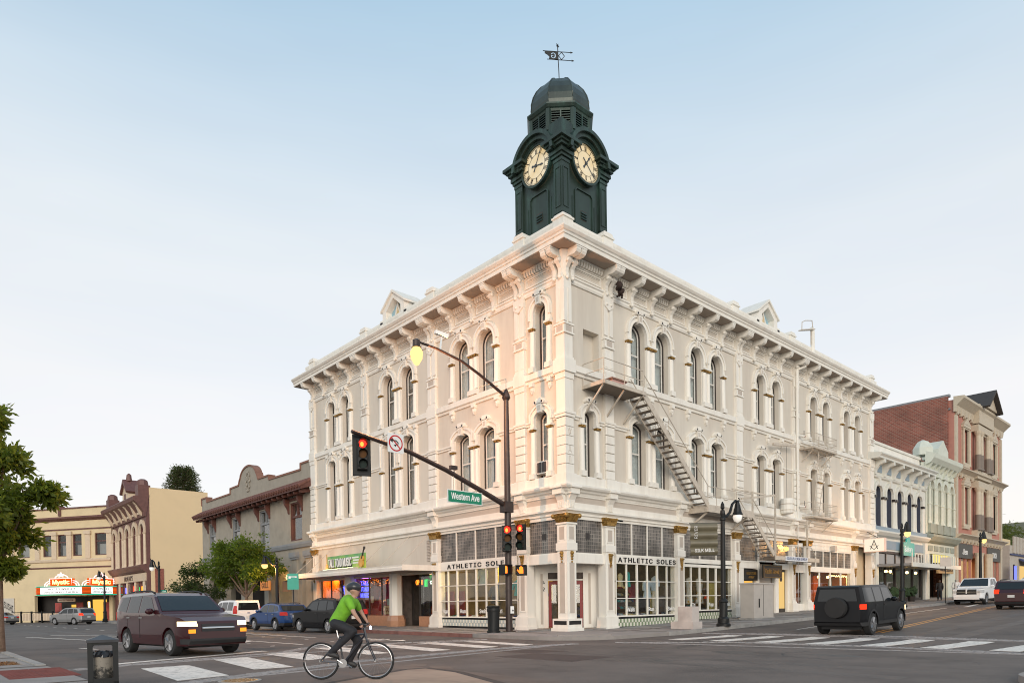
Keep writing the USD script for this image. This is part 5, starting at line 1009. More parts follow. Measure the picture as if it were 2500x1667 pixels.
B(R_).bar((14.3, 1.0, 7.62), (18.1, 1.3, 8.16), .09, .12).build('counterweight_arm', 'steel_paint', fs); B(R_).bar((14.3, .4, 8.3), (16.9, 1.2, 8.08), .07, .09).build('counterweight_arm', 'steel_paint', fs)
s2 = thing('gold_jewelry_sign', 'narrow white sign with blue letters reading gold and platinum jewelry on the stair gallery', 'sign'); B(R_).box(19.1, 22.2, 1.385, 1.42, 4.02, 4.32).build('board', pm('sign_paper', (.62, .66, .70), .5, var=.04), s2); b = B(R_); text(b, 'GOLD & PLATINUM JEWELRY', 19.2, 1.42, 4.1, .17, 2.9, .008); b.build('lettering', pm('ink_blue', (.05, .09, .2), .5), s2)
pb = thing('pink_box', 'pink wooden box with a lid standing on the upper fire stair platform', 'box'); B(R_).box(2.35, 3.35, .55, .98, 12.02, 12.36).build('box', pm('pink_wood', (.55, .32, .28), .7, var=.15), pb); B(R_).box(2.27, 3.43, .5, 1.03, 12.36, 12.44).build('lid', pm('rust_wood', (.25, .13, .09), .7, var=.3), pb)
fe = thing('fire_balconies', 'two small iron fire escape balconies joined by a ladder near the right end', 'fire escape')
for z in (12.2, 7.35):
    b = B(R_)
    for k in range(9): B(R_).box(24.1+k*.42, 24.36+k*.42, .02, 1.0, z-.06, z).build('deck_slat', 'steel_paint', fe)
    for u in (24.05, 27.85): B(R_).box(u-.04, u+.04, 0, 1.05, z-.14, z-.0).build('side_beam', 'steel_paint', fe)
    B(R_).box(24.05, 27.85, 1.0, 1.06, z-.12, z).build('front_beam', 'steel_paint', fe)
    b = B(R_)
    for h in (.95, .5, .12): b.tube([(24.05, .05, z+h), (24.05, 1.03, z+h), (27.85, 1.03, z+h), (27.85, .05, z+h)], .02, 5)
    b.build('rail', 'steel_paint', fe)
    for k in range(22): u = 24.1+k*.178; B(R_).tube([(u, 1.03, z), (u, 1.03, z+.95)], .012, 4).build('baluster', 'steel_paint', fe)
    for u in (24.4, 27.5): B(R_).bar((u, .95, z-.1), (u, .05, z-.9), .05, .05).build('brace', 'steel_paint', fe)
for u0, u1 in ((25.5, 24.6), (26.9, 25.4)): B(R_).tube([(u0, .75, 13.1), (u0, .75, 12.2), (u1, .75, 7.45)], .03, 6).build('ladder_stile', 'steel_paint', fe)
for k in range(14): t = k/14; B(R_).tube([(25.5-.9*t, .75, 12.1-4.7*t), (26.9-1.5*t, .75, 12.1-4.7*t)], .018, 5).build('rung', 'steel_paint', fe)
dp = thing('standpipe', 'cream standpipe running up the right facade with valves and a rooftop elbow', 'pipe')
b = B(R_); b.tube([(23.15, .3, .6), (23.15, .3, 17.4), (23.6, .7, 17.7)], .12, 10); b.build('pipe', 'trim', dp); b = B(R_); b.tube([(25.3, .45, 18.6), (25.3, .45, 20.6), (25.1, .45, 20.8)], .14, 10); b.build('roof_pipe', 'trim', dp); b = B(R_)
b.bar((23.4, .45, 20.2), (25.4, .45, 20.75), .3, .06); b.tube([(25.05, .45, 19.6), (25.05, .45, 20.7)], .05, 6); b.tube([(23.4, .55, 20.25), (23.45, .55, 20.75), (24.0, .55, 21.0), (25.0, .55, 21.25), (25.1, .55, 20.8)], .03, 5); b.build('roof_bracket', 'steel_paint', dp)
for z in (12.9, 8.0): B(R_).tube([(23.2, .35, z), (23.75, .5, z)], .07, 8).build('valve', 'trim', dp); B(R_).tube([(23.75, .5, z-.02), (23.75, .5, z+.4)], .02, 5).build('valve_stem', 'black_iron', dp); B(R_).ball((23.85, .5, z), .06, 1).build('valve_cap', 'red_paint', dp)
wt = thing('counterweight', 'cream barrel counterweight hanging beside the standpipe', 'counterweight'); B(R_).lathe([(.0, 7.25), (.4, 7.3), (.45, 7.4), (.45, 8.2), (.4, 8.3)], 21.15, .5, 0, 14).build('drum', 'trim', wt); B(R_).tube([(21.15, .5, 8.3), (21.15, .5, 11.9)], .012, 4).build('cable', 'black_iron', wt); B(R_).bar((19.3, .5, 11.72), (22.4, .5, 12.05), .14, .16).build('outrigger', 'steel_paint', wt)
for z in (7.5, 7.9): B(R_).lathe([(.47, z), (.47, z+.05)], 21.15, .5, 0, 14).build('hoop', 'steel_paint', wt)
tv = thing('air_conditioner', 'white window air conditioner in the corner second floor window', 'air conditioner'); B(LEFT).box(1.12, 1.86, -.35, .12, 7.85, 8.45).build('case', 'sash', tv); B(LEFT).box(1.18, 1.48, .12, .14, 7.9, 8.4).build('grille', 'casing', tv); B(LEFT).box(1.52, 1.8, .12, .14, 7.9, 8.4).build('grille', 'casing', tv)
pg = thing('broken_bracket', 'dark brown broken patch under the cornice by the first right bracket pair', 'bracket'); q = B(); r = random.Random(3)
for k in range(14): q.ball((3.45+r.uniform(-.18, .2), -.5-r.uniform(0, .25), 17.35-k*.045), .16-.008*k, 1)
q.build('clump', pm('nest_brown', (.035, .02, .015), .95, var=.4, scale=12), pg)
# ---------------------------------------------------------------- signals, lamps and street furniture
glow('signal_red', (1, .035, .02), 2.2); glow('signal_core', (1, .30, .05), 2.6); glow('hand_orange', (1, .17, .02), 3.2)
for nm, c in (('lens_dark', (.03, .02, .01)), ('lens_amber', (.09, .035, .004)), ('lens_green', (.008, .02, .016))): pm(nm, c, .5, var=0, spec=.2)
pm('pole_brown', (.040, .026, .022), .45, var=.25, scale=5, metal=.2, dirt=(.09, .06, .05), dscale=4, damt=.4)
sp = thing('signal_pole', 'tall brown signal pole with mast arm and curved lamp arm at the corner', 'signal pole', (-2.42, 1.48, 0))
B().lathe([(.32, .15), (.32, .2), (.17, .22), (.16, .6), (.155, 6), (.115, 11.1)], n=14).build('pole', 'pole_brown', sp, smooth=40)
B().box(-.42, .42, -.42, .42, .14, .17).build('base_plate', 'kerb_grey', sp); B().lathe([(.15, 11.0), (.2, 11.1), (.15, 11.3), (.06, 11.5)], n=10).build('pole_cap', 'pole_brown', sp)
B().tube([(0, 0, 6.03), (-1.6, 0, 6.62), (-3.5, 0, 7.3), (-5.5, 0, 7.86), (-8.1, 0, 8.28)], [.13, .12, .105, .09, .075], 10).build('mast_arm', 'pole_brown', sp, smooth=40)
B().box(-.32, .2, -.2, .2, 5.75, 6.25).build('mast_clamp', 'pole_brown', sp)
B().tube([(0, 0, 11.15), (-.8, 0, 11.5), (-1.6, 0, 11.85), (-2.6, 0, 12.22), (-4.0, 0, 12.46), (-5.05, 0, 12.52)], [.075, .07, .065, .06, .055, .05], 8).build('lamp_arm', 'pole_brown', sp, smooth=40)
glow('street_globe', (1, .60, .20), 2.1)
lm = thing('street_luminaire', 'bright lit teardrop street lamp at the end of the curved arm', 'lamp', (-7.42, 1.48, 0)); B().lathe([(.05, 12.62), (.16, 12.55), (.16, 12.3), (.22, 12.25)], n=12).build('hood', 'pole_brown', lm); B().lathe([(.16, 12.25), (.27, 12.05), (.24, 11.8), (.1, 11.55), (.02, 11.5)], n=16).build('globe', 'street_globe', lm, smooth=50)
def bulb_light(parent, z, x=0., power=1., col=(1, .48, .14)):
    l = UsdLux.SphereLight.Define(stage, str(parent.GetPath())+'/lamp_light'); l.AddTranslateOp().Set(Gf.Vec3d(x, 0, z)); l.CreateRadiusAttr(.06); l.CreateIntensityAttr(power*GL); l.CreateColorAttr(Gf.Vec3f(*col)); l.CreateNormalizeAttr(False)
bulb_light(lm, 11.4, 0, 15000, (1, .45, .20))
cm = thing('security_camera', 'small white security camera on a bracket on the curved lamp arm', 'camera', (-6.2, 1.48, 0)); B().bar((-.0, 0, 12.42), (.1, 0, 13.05), .06, .06).build('bracket', 'letter_white', cm); B().bar((-.25, 0, 13.15), (.35, -.1, 13.08), .16, .14).build('housing', 'letter_white', cm)
an = thing('radio_antenna', 'small yagi antenna on top of the signal pole', 'antenna', (-2.42, 1.48, 0)); B().tube([(0, 0, 11.45), (0, 0, 12.0)], .02, 5).build('mast', 'steel_paint', an); B().tube([(0, 0, 11.98), (-1.9, 0, 11.15)], .018, 5).build('boom', 'steel_paint', an)
for k in range(8): x = -.3-k*.2; B().tube([(x, -.14, 11.98+x*.44), (x, .14, 11.98+x*.44)], .01, 4).build('element', 'steel_paint', an)
vd = thing('detector_camera', 'little detector on the mast arm above the street name sign', 'detector', (-4.9, 1.48, 0)); B().tube([(-.6, 0, 7.05), (-.65, 0, 7.4)], .025, 5).build('stem', 'pole_brown', vd); B().box(-.85, -.5, -.08, .08, 7.38, 7.55).build('housing', 'pole_brown', vd)
def signal_head(label, loc, rz, lit=0, plate=True, lens=(.15, .36)):
    t = thing('traffic_signal', label, 'traffic signal', loc, rz, 'red traffic signal heads')
    B().bevel_box(-.2, .2, -.22, .0, -.6, .6, .03).build('housing', 'black_iron', t)
    if plate: B().bevel_box(-.36, .36, -.26, -.23, -.82, .82, .02).build('backplate', 'black_iron', t)
    for k, z in enumerate((.4, 0, -.4)):
        ln = B().prism(Point(0, z).buffer(.155), 0, .03).build('lens', ('signal_red' if k == lit else ('lens_dark', 'lens_amber', 'lens_green')[k]), t)
        if k == lit: B().prism(affinity.scale(Point(.02, z-.02).buffer(.085), .8, 1.1), .03, .035).build('lens_core', 'signal_core', ln)
        a = np.linspace(math.radians(-35), math.radians(215), 14); vv = [(.18*math.cos(q), o, z+.18*math.sin(q)) for q in a for o in (0, .26 if .0 else .24)]
        vv = [(r_*math.cos(q), o, z+r_*math.sin(q)) for r_ in (.18, .17) for q in a for o in (0, .24)]
        n = 14; ff = []
        for s_ in range(2):
            for i in range(n-1): j = s_*2*n+2*i; ff.append((j, j+1, j+3, j+2))
        B().add(vv, ff, flip=False).build('visor', 'black_iron', t)
    return t
CAMDIR = math.radians(-135)
signal_head('red traffic signal with wide backplate hanging at the end of the mast arm', (-10.08, 1.44, 7.45), math.radians(158))
signal_head('red traffic signal on the left side of the pole facing the left street', (-2.78, 1.15, 4.5), math.radians(150), plate=False)
signal_head('red traffic signal on the right side of the pole, partly turned away', (-1.92, 1.15, 4.62), math.radians(118), plate=False)
hand = unary_union([sbox(-.08, -.14, .09, .04)]+[affinity.rotate(sbox(-.075+k*.046, .02, -.04+k*.046, .15+(.03 if 0 < k < 3 else 0)), 0) for k in range(4)]+[affinity.rotate(sbox(.08, -.08, .115, .07), -38, origin=(.09, -.08))]).buffer(.008)
for i, (lb, x, rz) in enumerate((('orange hand pedestrian signal right of the signal pole', -1.85, 128), ('pedestrian signal turned away left of the signal pole', -2.85, 185))):
    t = thing('pedestrian_signal', lb, 'pedestrian signal', (x, 1.2, 3.05), math.radians(rz)); B().bevel_box(-.24, .24, -.2, .02, -.24, .24, .03).build('housing', 'black_iron', t); B().prism(hand, .02, .03).build('hand', 'hand_orange', t); b = B(); b.box(-.26, .26, .0, .2, .22, .25); b.box(-.26, -.24, 0, .2, -.2, .25); b.box(.24, .26, 0, .2, -.2, .25); b.build('visor', 'black_iron', t)
bt = thing('push_button', 'white pedestrian push button box on the signal pole', 'push button', (-2.45, 1.25, 1.2)); B().bevel_box(-.1, .1, -.08, .0, -.18, .18, .01); b = B(lambda v: v*[1, -1, 1]); b.bevel_box(-.09, .09, 0, .07, -.17, .17, .01); b.build('box', 'letter_white', bt); B(lambda v: v*[1, -1, 1]).prism(Point(0, -.03).buffer(.04), .07, .09).build('button', 'letter_black', bt)
SF = plane_at((0, 1.46), 0, -1)
pm('sign_green_flat', (.0, .19, .10), .35, var=.03); pm('sign_white', (.72, .72, .70), .4, var=.02); pm('sign_red', (.48, .02, .02), .4, var=.02)
ws = thing('street_name_sign', 'green Western Ave street name sign hanging from the mast arm', 'sign'); b = B(SF); r = sbox(-5.95, 5.93, -4.0, 6.5); b.prism(r, .0, .03); b.build('plate', 'sign_white', ws); B(SF).prism(r.buffer(-.035), .03, .034).build('green_field', 'sign_green_flat', ws); b = B(SF); text(b, 'Western Ave', -5.75, .034, 6.1, .27, 1.58, .006); b.build('lettering', 'letter_white', ws)
for u, z in ((-5.6, 7.1), (-4.3, 6.7)): B(SF).tube([(u, .0, 6.5), (u, .0, z)], .018, 5).build('chain', 'steel_paint', ws)
ns = thing('no_turn_sign', 'white square no left turn sign on the mast arm', 'sign'); b = B(SF); r = sbox(-8.98, 7.68, -8.22, 8.46); b.prism(r.buffer(-.04).buffer(.04), .1, .12); b.build('plate', 'sign_white', ns); c0 = Point(-8.6, 8.07)
b = B(SF); b.prism(c0.buffer(.33).difference(c0.buffer(.275)), .12, .126); b.build('red_ring', 'sign_red', ns); b = B(SF); b.bar((-8.82, .124, 8.29), (-8.38, .124, 7.85), .008, .055); b.build('red_slash', 'sign_red', ns)
b = B(SF); b.tube([(-8.5, .122, 7.92), (-8.5, .122, 8.1), (-8.6, .122, 8.17), (-8.78, .122, 8.17)], .028, 4); b.prism([(-8.9, 8.17), (-8.75, 8.08), (-8.75, 8.26)], .12, .128); b.prism([(-8.62, 7.92), (-8.7, 8.0), (-8.56, 8.02)], .12, .128); b.build('arrow', 'letter_black', ns)
def street_lamp(label, loc, rz, lit, h=6.2, banner=False, arm=1.0):
    t = thing('street_lamp', label, 'street lamp', loc, rz, 'ornamental street lamps'); k = h/6.2
    B().lathe([(.34, 0), (.34, .12), (.28, .16), (.28, .38), (.2, .46), (.19, 1.15), (.23, 1.2), (.2, 1.28), (.125, 1.35), (.11, 4.2*k), (.10, 5.1*k), (.15, 5.13*k), (.15, 5.22*k), (.09, 5.3*k)], n=12).build('post', 'black_iron', t, smooth=35)
    B().lathe([(.09, 5.3*k), (.12, 5.45*k), (.11, 5.6*k), (.03, 5.65*k)], n=10).build('post_collar', 'black_iron', t); B().lathe([(.03, 5.62*k), (.10, 5.72*k), (.08, 5.9*k), (.02, 6.02*k)], n=8).build('finial', 'black_iron', t)
    a = arm; P = [(0, 0, 5.32*k), (.3*a, 0, 5.34*k), (.55*a, 0, 5.55*k), (.72*a, 0, 5.95*k), (.98*a, 0, 6.14*k), (1.22*a, 0, 6.13*k), (1.28*a, 0, 6.26*k), (1.2*a, 0, 6.28*k)]
    B().tube(P, [.07, .075, .07, .065, .06, .05, .035, .03], 8).build('arm', 'black_iron', t, smooth=40)
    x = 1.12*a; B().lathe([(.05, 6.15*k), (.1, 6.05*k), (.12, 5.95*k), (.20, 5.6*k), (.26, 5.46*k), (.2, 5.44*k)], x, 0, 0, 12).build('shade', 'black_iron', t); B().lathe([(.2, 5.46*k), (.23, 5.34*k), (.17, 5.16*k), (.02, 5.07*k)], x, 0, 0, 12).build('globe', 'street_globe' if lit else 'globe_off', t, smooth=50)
    if lit: bulb_light(t, 5.0*k, x, 3500)
    return t
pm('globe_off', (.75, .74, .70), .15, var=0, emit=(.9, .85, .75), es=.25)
CR = -math.radians(42.1); CLx = CR+PI          # arm directions along the picture
L1 = street_lamp('dark street lamp with a bronze banner at the concrete block, its globe unlit', (5.98, -4.72, gz(6, -4.7)+.15), math.radians(-8), False)
street_lamp('lit street lamp in front of the blue grey arcade building', (29.9, -4.7, gz(30, 0)+.15), 0, True)
street_lamp('lit street lamp standing before the pink building behind the white truck', (49.5, -4.7, gz(49.5, 0)+.15), 0, True)
street_lamp('short lit street lamp in front of the young tree by the archway', (-4.2, 23.4, .13), PI*.62, True, 4.9)
street_lamp('street lamp with a pale globe before the cream side wall', (-4.7, 49.4, gz(0, 49)+.15), PI*.6, False)
street_lamp('dark street lamp in front of the theatre marquee', (-4.7, 72.2, gz(0, 72)+.15), PI*.6, False)
bn = thing('lamp_banner', 'folded bronze green banner with white lettering on the nearest right lamp', 'banner', (5.98, -4.72, gz(6, -4.7)+.15), math.radians(-42)); pm('banner_bronze', (.13, .115, .075), .45, var=.15)
prof_ = [(-1.75, 3.5), (-1.75, 3.52)]
for z in (5.0, 3.45): B().bar((-.1, 0, z), (-1.62, 0, z), .04, .04).build('banner_arm', 'black_iron', bn)
vv = []; nz = 40
for i in range(nz+1):
    z = 3.45+1.55*i/nz; y = -.12*abs(math.sin(i/nz*4*PI))
    for x in (-.28, -1.6): vv.append((x, y-.03, z))
B().add(vv, [(2*i, 2*i+1, 2*i+3, 2*i+2) for i in range(nz)], flip=False).build('cloth', 'banner_bronze', bn)
b = B(plane_at((0, -.16), 0, -1)); text(b, 'SILK MILL', -1.4, .0, 3.6, .16, .95, .01, bold=False); b.build('lettering', 'letter_white', bn)
b = B(lambda v: np.stack([-1.25-v[:, 2]*1, -.16-v[:, 1]*0, 4.25+v[:, 0]], 1)); text(b, 'RIVER', 0, 0, 0, .16, .62, .01, bold=False); b.build('lettering', 'letter_white', bn)
def bin_round(label, loc):
    t = thing('trash_can', label, 'trash can', loc); B().lathe([(.31, 0), (.31, .08), (.27, .1), (.28, .95), (.31, 1.0), (.31, 1.12), (.28, 1.16)], n=16).build('body', 'black_iron', t, smooth=40); B().lathe([(.32, 1.16), (.33, 1.2), (.3, 1.24), (.1, 1.28)], n=16).build('lid', 'black_iron', t)
    return t
bin_round('plain round black trash can beside the signal pole', (-3.13, 1.78, .15))
tc = thing('trash_can', 'weathered black litter bin with peaked lid and open sides on the near pavement', 'trash can', (-21.15, -8.3, .13), math.radians(-11), sc=.6)
H = .08
for x in (-.33, .33):
    for y in (-.33, .33): B().bevel_box(x-.07, x+.07, y-.07, y+.07, 0, 1.33, .01).build('corner_post', 'black_iron', tc)
B().box(-.40, .40, -.40, .40, 0.0, .1).build('plinth', 'black_iron', tc); b = B(); b.box(-.42, .42, -.42, .42, 1.28, 1.36); b.lathe([(.60, 1.36), (.02, 1.5)], 0, 0, 0, 4, PI/4); b.build('lid', pm('bin_lid', (.045, .045, .05), .35, metal=.3, var=.2), tc)
for k in range(4):
    T = (lambda q: lambda v: np.stack([v[:, 0]*math.cos(q)-v[:, 1]*math.sin(q), v[:, 0]*math.sin(q)+v[:, 1]*math.cos(q), v[:, 2]], 1))(k*PI/2)
    fr = sbox(-.3, .1, .3, 1.3); B(T).prism(fr.difference(sbox(-.26, .2, .26, 1.2).buffer(-.07).buffer(.07)), .36, .385).build('side_frame', 'black_iron', tc)
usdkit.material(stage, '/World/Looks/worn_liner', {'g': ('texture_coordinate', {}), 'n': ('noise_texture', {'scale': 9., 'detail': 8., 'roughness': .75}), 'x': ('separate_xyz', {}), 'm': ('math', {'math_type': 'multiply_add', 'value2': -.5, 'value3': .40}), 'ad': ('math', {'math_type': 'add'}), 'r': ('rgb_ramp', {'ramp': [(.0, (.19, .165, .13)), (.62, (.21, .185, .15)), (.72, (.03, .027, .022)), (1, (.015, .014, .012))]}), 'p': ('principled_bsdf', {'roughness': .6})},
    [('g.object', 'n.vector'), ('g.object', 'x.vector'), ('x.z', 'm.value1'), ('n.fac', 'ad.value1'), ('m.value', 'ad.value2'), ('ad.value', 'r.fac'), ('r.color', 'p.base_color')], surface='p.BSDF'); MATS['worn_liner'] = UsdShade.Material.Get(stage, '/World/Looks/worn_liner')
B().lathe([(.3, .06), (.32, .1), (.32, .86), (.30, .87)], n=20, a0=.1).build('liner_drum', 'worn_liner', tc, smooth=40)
r = random.Random(2); b = B(); a_ = np.arange(40)*2*PI/40
vv = [((.30+r.uniform(-.02, .03))*math.cos(q)*s_, (.30+r.uniform(-.02, .03))*math.sin(q)*s_, z+r.uniform(-.02, .02)) for s_, z in ((1.12, .84), (1.13, .92), (1.0, 1.0), (.75, .96), (.3, .93)) for q in a_]
b.add(vv, [(i*40+j, i*40+(j+1) % 40, (i+1)*40+(j+1) % 40, (i+1)*40+j) for i in range(4) for j in range(40)], flip=False); b.build('bin_bag', pm('bag_black', (.012, .012, .014), .22, var=0), tc)
cb = thing('concrete_block', 'pale concrete plinth block on the pavement edge left of the bronze banner lamp', 'concrete block', (0, 0, 0)); pm('block_concrete', (.47, .42, .385), .85, var=.14, scale=1.4, bump=.15, dirt=(.34, .28, .25), dscale=1.2, damt=.5)
B().bevel_box(3.40, 4.16, -4.70, -3.46, .12, .54, .03).build('base', 'block_concrete', cb); B().bevel_box(3.49, 4.06, -4.6, -3.8, .54, 1.24, .03).build('upper_block', 'block_concrete', cb)
ub = thing('utility_cabinet', 'grey beige utility cabinet on the pavement right of the banner lamp', 'cabinet', (0, 0, gz(13.2, -2))); pm('cabinet_beige', (.42, .38, .34), .5, var=.08)
B().bevel_box(12.05, 14.3, -3.0, -2.15, .22, 2.12, .03).build('body', 'cabinet_beige', ub); B().box(12.0, 14.35, -3.05, -2.1, 2.12, 2.2).build('lid', 'cabinet_beige', ub); B().box(12.0, 14.35, -3.05, -2.1, .12, .22).build('plinth', 'kerb_grey', ub); B().box(12.6, 12.66, -3.04, -3.0, .8, 1.3).build('handle', 'black_iron', ub); B().box(13.14, 13.17, -3.01, -3.0, .3, 2.1).build('door_seam', 'black_iron', ub)
def post_sign(label, loc, rz, h, plates, cat='sign'):
    t = thing('sign_post', label, cat, loc, rz); B().tube([(0, 0, 0), (0, 0, h)], .035, 6).build('post', 'black_iron', t)
    for (w_, z0, z1, m, tx) in plates:
        p = B(lambda v: v*[1, -1, 1]).prism(sbox(-w_/2, z0, w_/2, z1).buffer(-.04).buffer(.04), .04, .06).build('plate', m, t)
        if tx: b = B(plane_at((0, -.06), 0, -1)); text(b, tx, -w_*.38, .0, z0+(z1-z0)*.35, (z1-z0)*.3, w_*.76, .008); b.build('lettering', 'letter_white', t)
    return t
pm('sign_teal', (.04, .33, .24), .4, var=.05)
post_sign('green parking sign on a post beside the short lit lamp', (-4.3, 20.6, .15), math.radians(-42), 3.3, [(.75, 2.45, 3.0, 'sign_teal', None), (.75, 3.0, 3.5, 'sign_teal', 'P')])
post_sign('small green parking sign under the lamp by the cream wall', (-4.3, 49.6, gz(0, 50)+.15), math.radians(-42), 2.9, [(.7, 2.5, 3.0, 'sign_teal', None), (.8, 2.95, 3.25, 'sign_teal', '2 HR')])
post_sign('sign post near the two pedestrians, seen with its grey sign back', (37.8, -5.2, gz(38, 0)+.15), math.radians(-42), 3.6, [(.9, 2.9, 3.6, 'cabinet_beige', None)])
# ---------------------------------------------------------------- stucco building with the tiled eave
pm('mission_stucco', (.31, .28, .23), .9, var=.12, scale=1.2, bump=.35, bscale=14, dirt=(.25, .22, .18), dscale=.5, damt=.45); pm('mission_brown', (.10, .038, .028), .6, var=.2); pm('clay_tile', (.135, .055, .04), .75, var=.35, scale=3); pm('cap_rust', (.23, .11, .075), .7, var=.2)
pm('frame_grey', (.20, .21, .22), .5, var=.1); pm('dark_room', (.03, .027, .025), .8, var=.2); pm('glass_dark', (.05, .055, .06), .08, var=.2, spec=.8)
mb = thing('mission_building', 'grey stucco two storey building with red tiled eave and curved gable', 'building')
M0, M1, MZ = 26.42, 51.3, 12.15
g0 = gz(0, 40)+.15
ar = [arch(4.0, -1, 4.95, 32.4), arch(1.5, -1, 5.05, 27.75), arch(4.0, -1, 4.95, 37.6), arch(4.0, -1, 4.7, 43.), arch(3.2, -1, 4.6, 48.4)]
wn = [(28.3, 30.5, 6.7, 9.75), (34.5, 36.65, 6.7, 9.75), (41.1, 43.1, 6.7, 9.75), (47.5, 49.4, 6.7, 9.75)]
G = Polygon([(M0, -.6), (M0, 12.6), (28.35, 12.6), (28.35, MZ), (34.4, MZ+.1), (34.4, 12.6), (36.7, 12.62), (37.0, 13.2)]+[(38.95+1.9*math.cos(t), 12.95+1.15*math.sin(t)) for t in np.linspace(PI*.93, PI*.07, 14)][::-1][::-1]+[(41.0, 13.0), (41.2, 12.65), (43.3, 12.62), (43.3, MZ), (49.8, MZ), (49.8, 12.6), (M1, 12.6), (M1, -.6)]).buffer(0)
W = G
for a_ in ar: W = W.difference(a_)
for a, c, z0, z1 in wn: W = W.difference(sbox(a, z0, c, z1))
B(LEFT).prism(W, -.5, -.02).build('wall', 'mission_stucco', mb)
ring = LineString(list(G.exterior.coords)).intersection(sbox(M0-1, 11.9, M1+1, 20))
B(LEFT).prism(ring.buffer(.07, cap_style=2), -.55, .06).build('parapet_cap', 'cap_rust', mb)
b = B(); b.box(.4, 22, M0+.02, M0+.3, -.5, 11.8); b.box(.4, 22, M1-.3, M1-.02, -.5, 11.8); b.box(21.7, 22, M0+.3, M1-.3, -.5, 11.8); b.build('rear_wall', 'mission_stucco', mb); B().box(.4, 21.8, M0+.2, M1-.2, 11.6, 11.8).build('roof', 'roof_felt', mb)
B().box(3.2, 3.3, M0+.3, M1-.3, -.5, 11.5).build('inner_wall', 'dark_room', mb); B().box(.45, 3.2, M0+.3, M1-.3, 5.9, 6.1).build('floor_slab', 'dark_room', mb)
b = B(LEFT); b.prof([(-.05, 6.1), (.12, 6.1), (.18, 6.35), (.18, 6.5), (-.05, 6.55)], M0, M1); b.build('belt_course', 'frame_grey', mb)
q = Point(38.95, 12.75); b = B(LEFT)
b.prism(affinity.scale(q.buffer(.62), .7, 1.35).difference(affinity.scale(q.buffer(.5), .7, 1.35)), 0, .07); rr = random.Random(5)
for k in range(10): t = k*PI/5; b.ball((38.95+.45*math.cos(t), .05, 12.7+.85*math.sin(t)), .12, 1, (1, .5, 1))
for k in range(6): b.ball((38.95+rr.uniform(-.2, .2), .05, 12.7+rr.uniform(-.4, .4)), .13, 1, (1, .5, 1))
b.build('carved_crest', 'mission_stucco', mb)
ev = B(LEFT).prof([(0, 10.62), (1.0, 10.30), (1.0, 10.48), (0, 11.12)], 26.3, 50.9).build('eave', 'mission_brown', mb)
for k in range(52): 
    u = 26.45+k*.475; b = B(LEFT); b.tube([(u, -.05, 11.2), (u, .55, 10.86), (u, 1.12, 10.52)], [.15, .16, .17], 7); b.build('roof_tile', 'clay_tile', ev)
for k in range(24): u = 26.8+k*1.03; B(LEFT).prof([(0, 10.2), (.8, 10.08), (.86, 10.18), (.86, 10.30), (0, 10.56)], u-.11, u+.11).build('rafter_tail', 'mission_brown', ev)
pm('sunset_room', (.6, .12, .05), .8); glow('room_orange', (1, .16, .05), .95); glow('neon_amber', (1, .6, .12), 3.)
for i, (a, c, z0, z1) in enumerate(wn):
    f = B(LEFT); r = sbox(a, z0, c, z1); f.prism(r.difference(r.buffer(-.12, join_style=2)), -.4, -.1); f.box(a+.1, c-.1, -.35, -.15, 8.55, 8.7); f.box((a+c)/2-.05, (a+c)/2+.05, -.35, -.15, 8.7, z1-.1); w_ = f.build('window', 'frame_grey' if i else 'mission_brown', mb)
    for x0, x1, za, zb in ((a+.12, (a+c)/2-.05, 8.7, z1-.12), ((a+c)/2+.05, c-.12, 8.7, z1-.12), (a+.12, c-.12, z0+.12, 8.55)): B(LEFT).box(x0, x1, -.27, -.25, za, zb).build('glass', 'pane', w_)
    for s_ in (a-.1, c+.1): B(LEFT).prof([(0, 8.9), (.07, 9.0), (.10, 9.2), (.2, 9.4), (.34, 9.6), (.42, 9.85), (.42, 10.1), (0, 10.2)], s_-.12, s_+.12).build('scroll_bracket', 'mission_brown', ev)
    f = B(LEFT)
    for k in range(12): x = a+(k+.5)*(c-a)/12; f.box(x-.05, x+.05, 0, .12, z1+.12, z1+.34)
    f.build('dentil_row', 'mission_brown', mb, kind='stuff')
B(LEFT).box(28.0, 30.6, -1.6, -1.5, 6.2, 10).build('lit_room_wall', 'sunset_room', mb)
n_ = thing('neon_sign', 'orange glowing room with a yellow neon figure in the upper window of the stucco building', 'neon sign'); B(LEFT).box(28.45, 30.0, -.85, -.82, 6.8, 8.5).build('glow_panel', 'room_orange', n_); b = B(LEFT); a_ = np.linspace(0, 2*PI, 30); b.tube(np.stack([28.95+.22*np.cos(a_)+.1*np.sin(3*a_), np.full(30, -.7), 7.55+.55*np.sin(a_)], 1), .06, 6); b.tube([(28.8, -.7, 7.0), (29.2, -.7, 7.5), (28.9, -.7, 8.1)], .06, 6); b.build('neon_tube', 'neon_amber', n_)
glow('arcade_light', (1, .62, .22), 40.)
pm('arcade_wall', (.36, .30, .2), .9, var=.1)
for i, (c, w_) in enumerate(((32.4, 4.0), (37.6, 4.0), (43, 4.), (48.4, 3.2))):
    B(LEFT).box(c-w_/2, c+w_/2, -2.9, -2.8, -.5, 5.2).build('arcade_back', 'arcade_wall' if i < 2 else 'dark_room', mb)
    if i < 2: B(LEFT).box(c-.5, c+.5, -1.8, -1.4, 5.5, 5.55).build('ceiling_light', 'arcade_light', mb)
for u in (29.5, 27.0, 35, 40.3, 45.7):
    B(LEFT).box(u-.45, u+.45, -.4, .14, -.4, 5.2).build('pier', 'mission_stucco', mb); b = B(LEFT); b.box(u-.55, u+.55, -.4, .25, 5.2, 5.35); b.box(u-.62, u+.62, -.4, .32, 5.35, 5.75); b.build('pier_cap', 'frame_grey', mb)
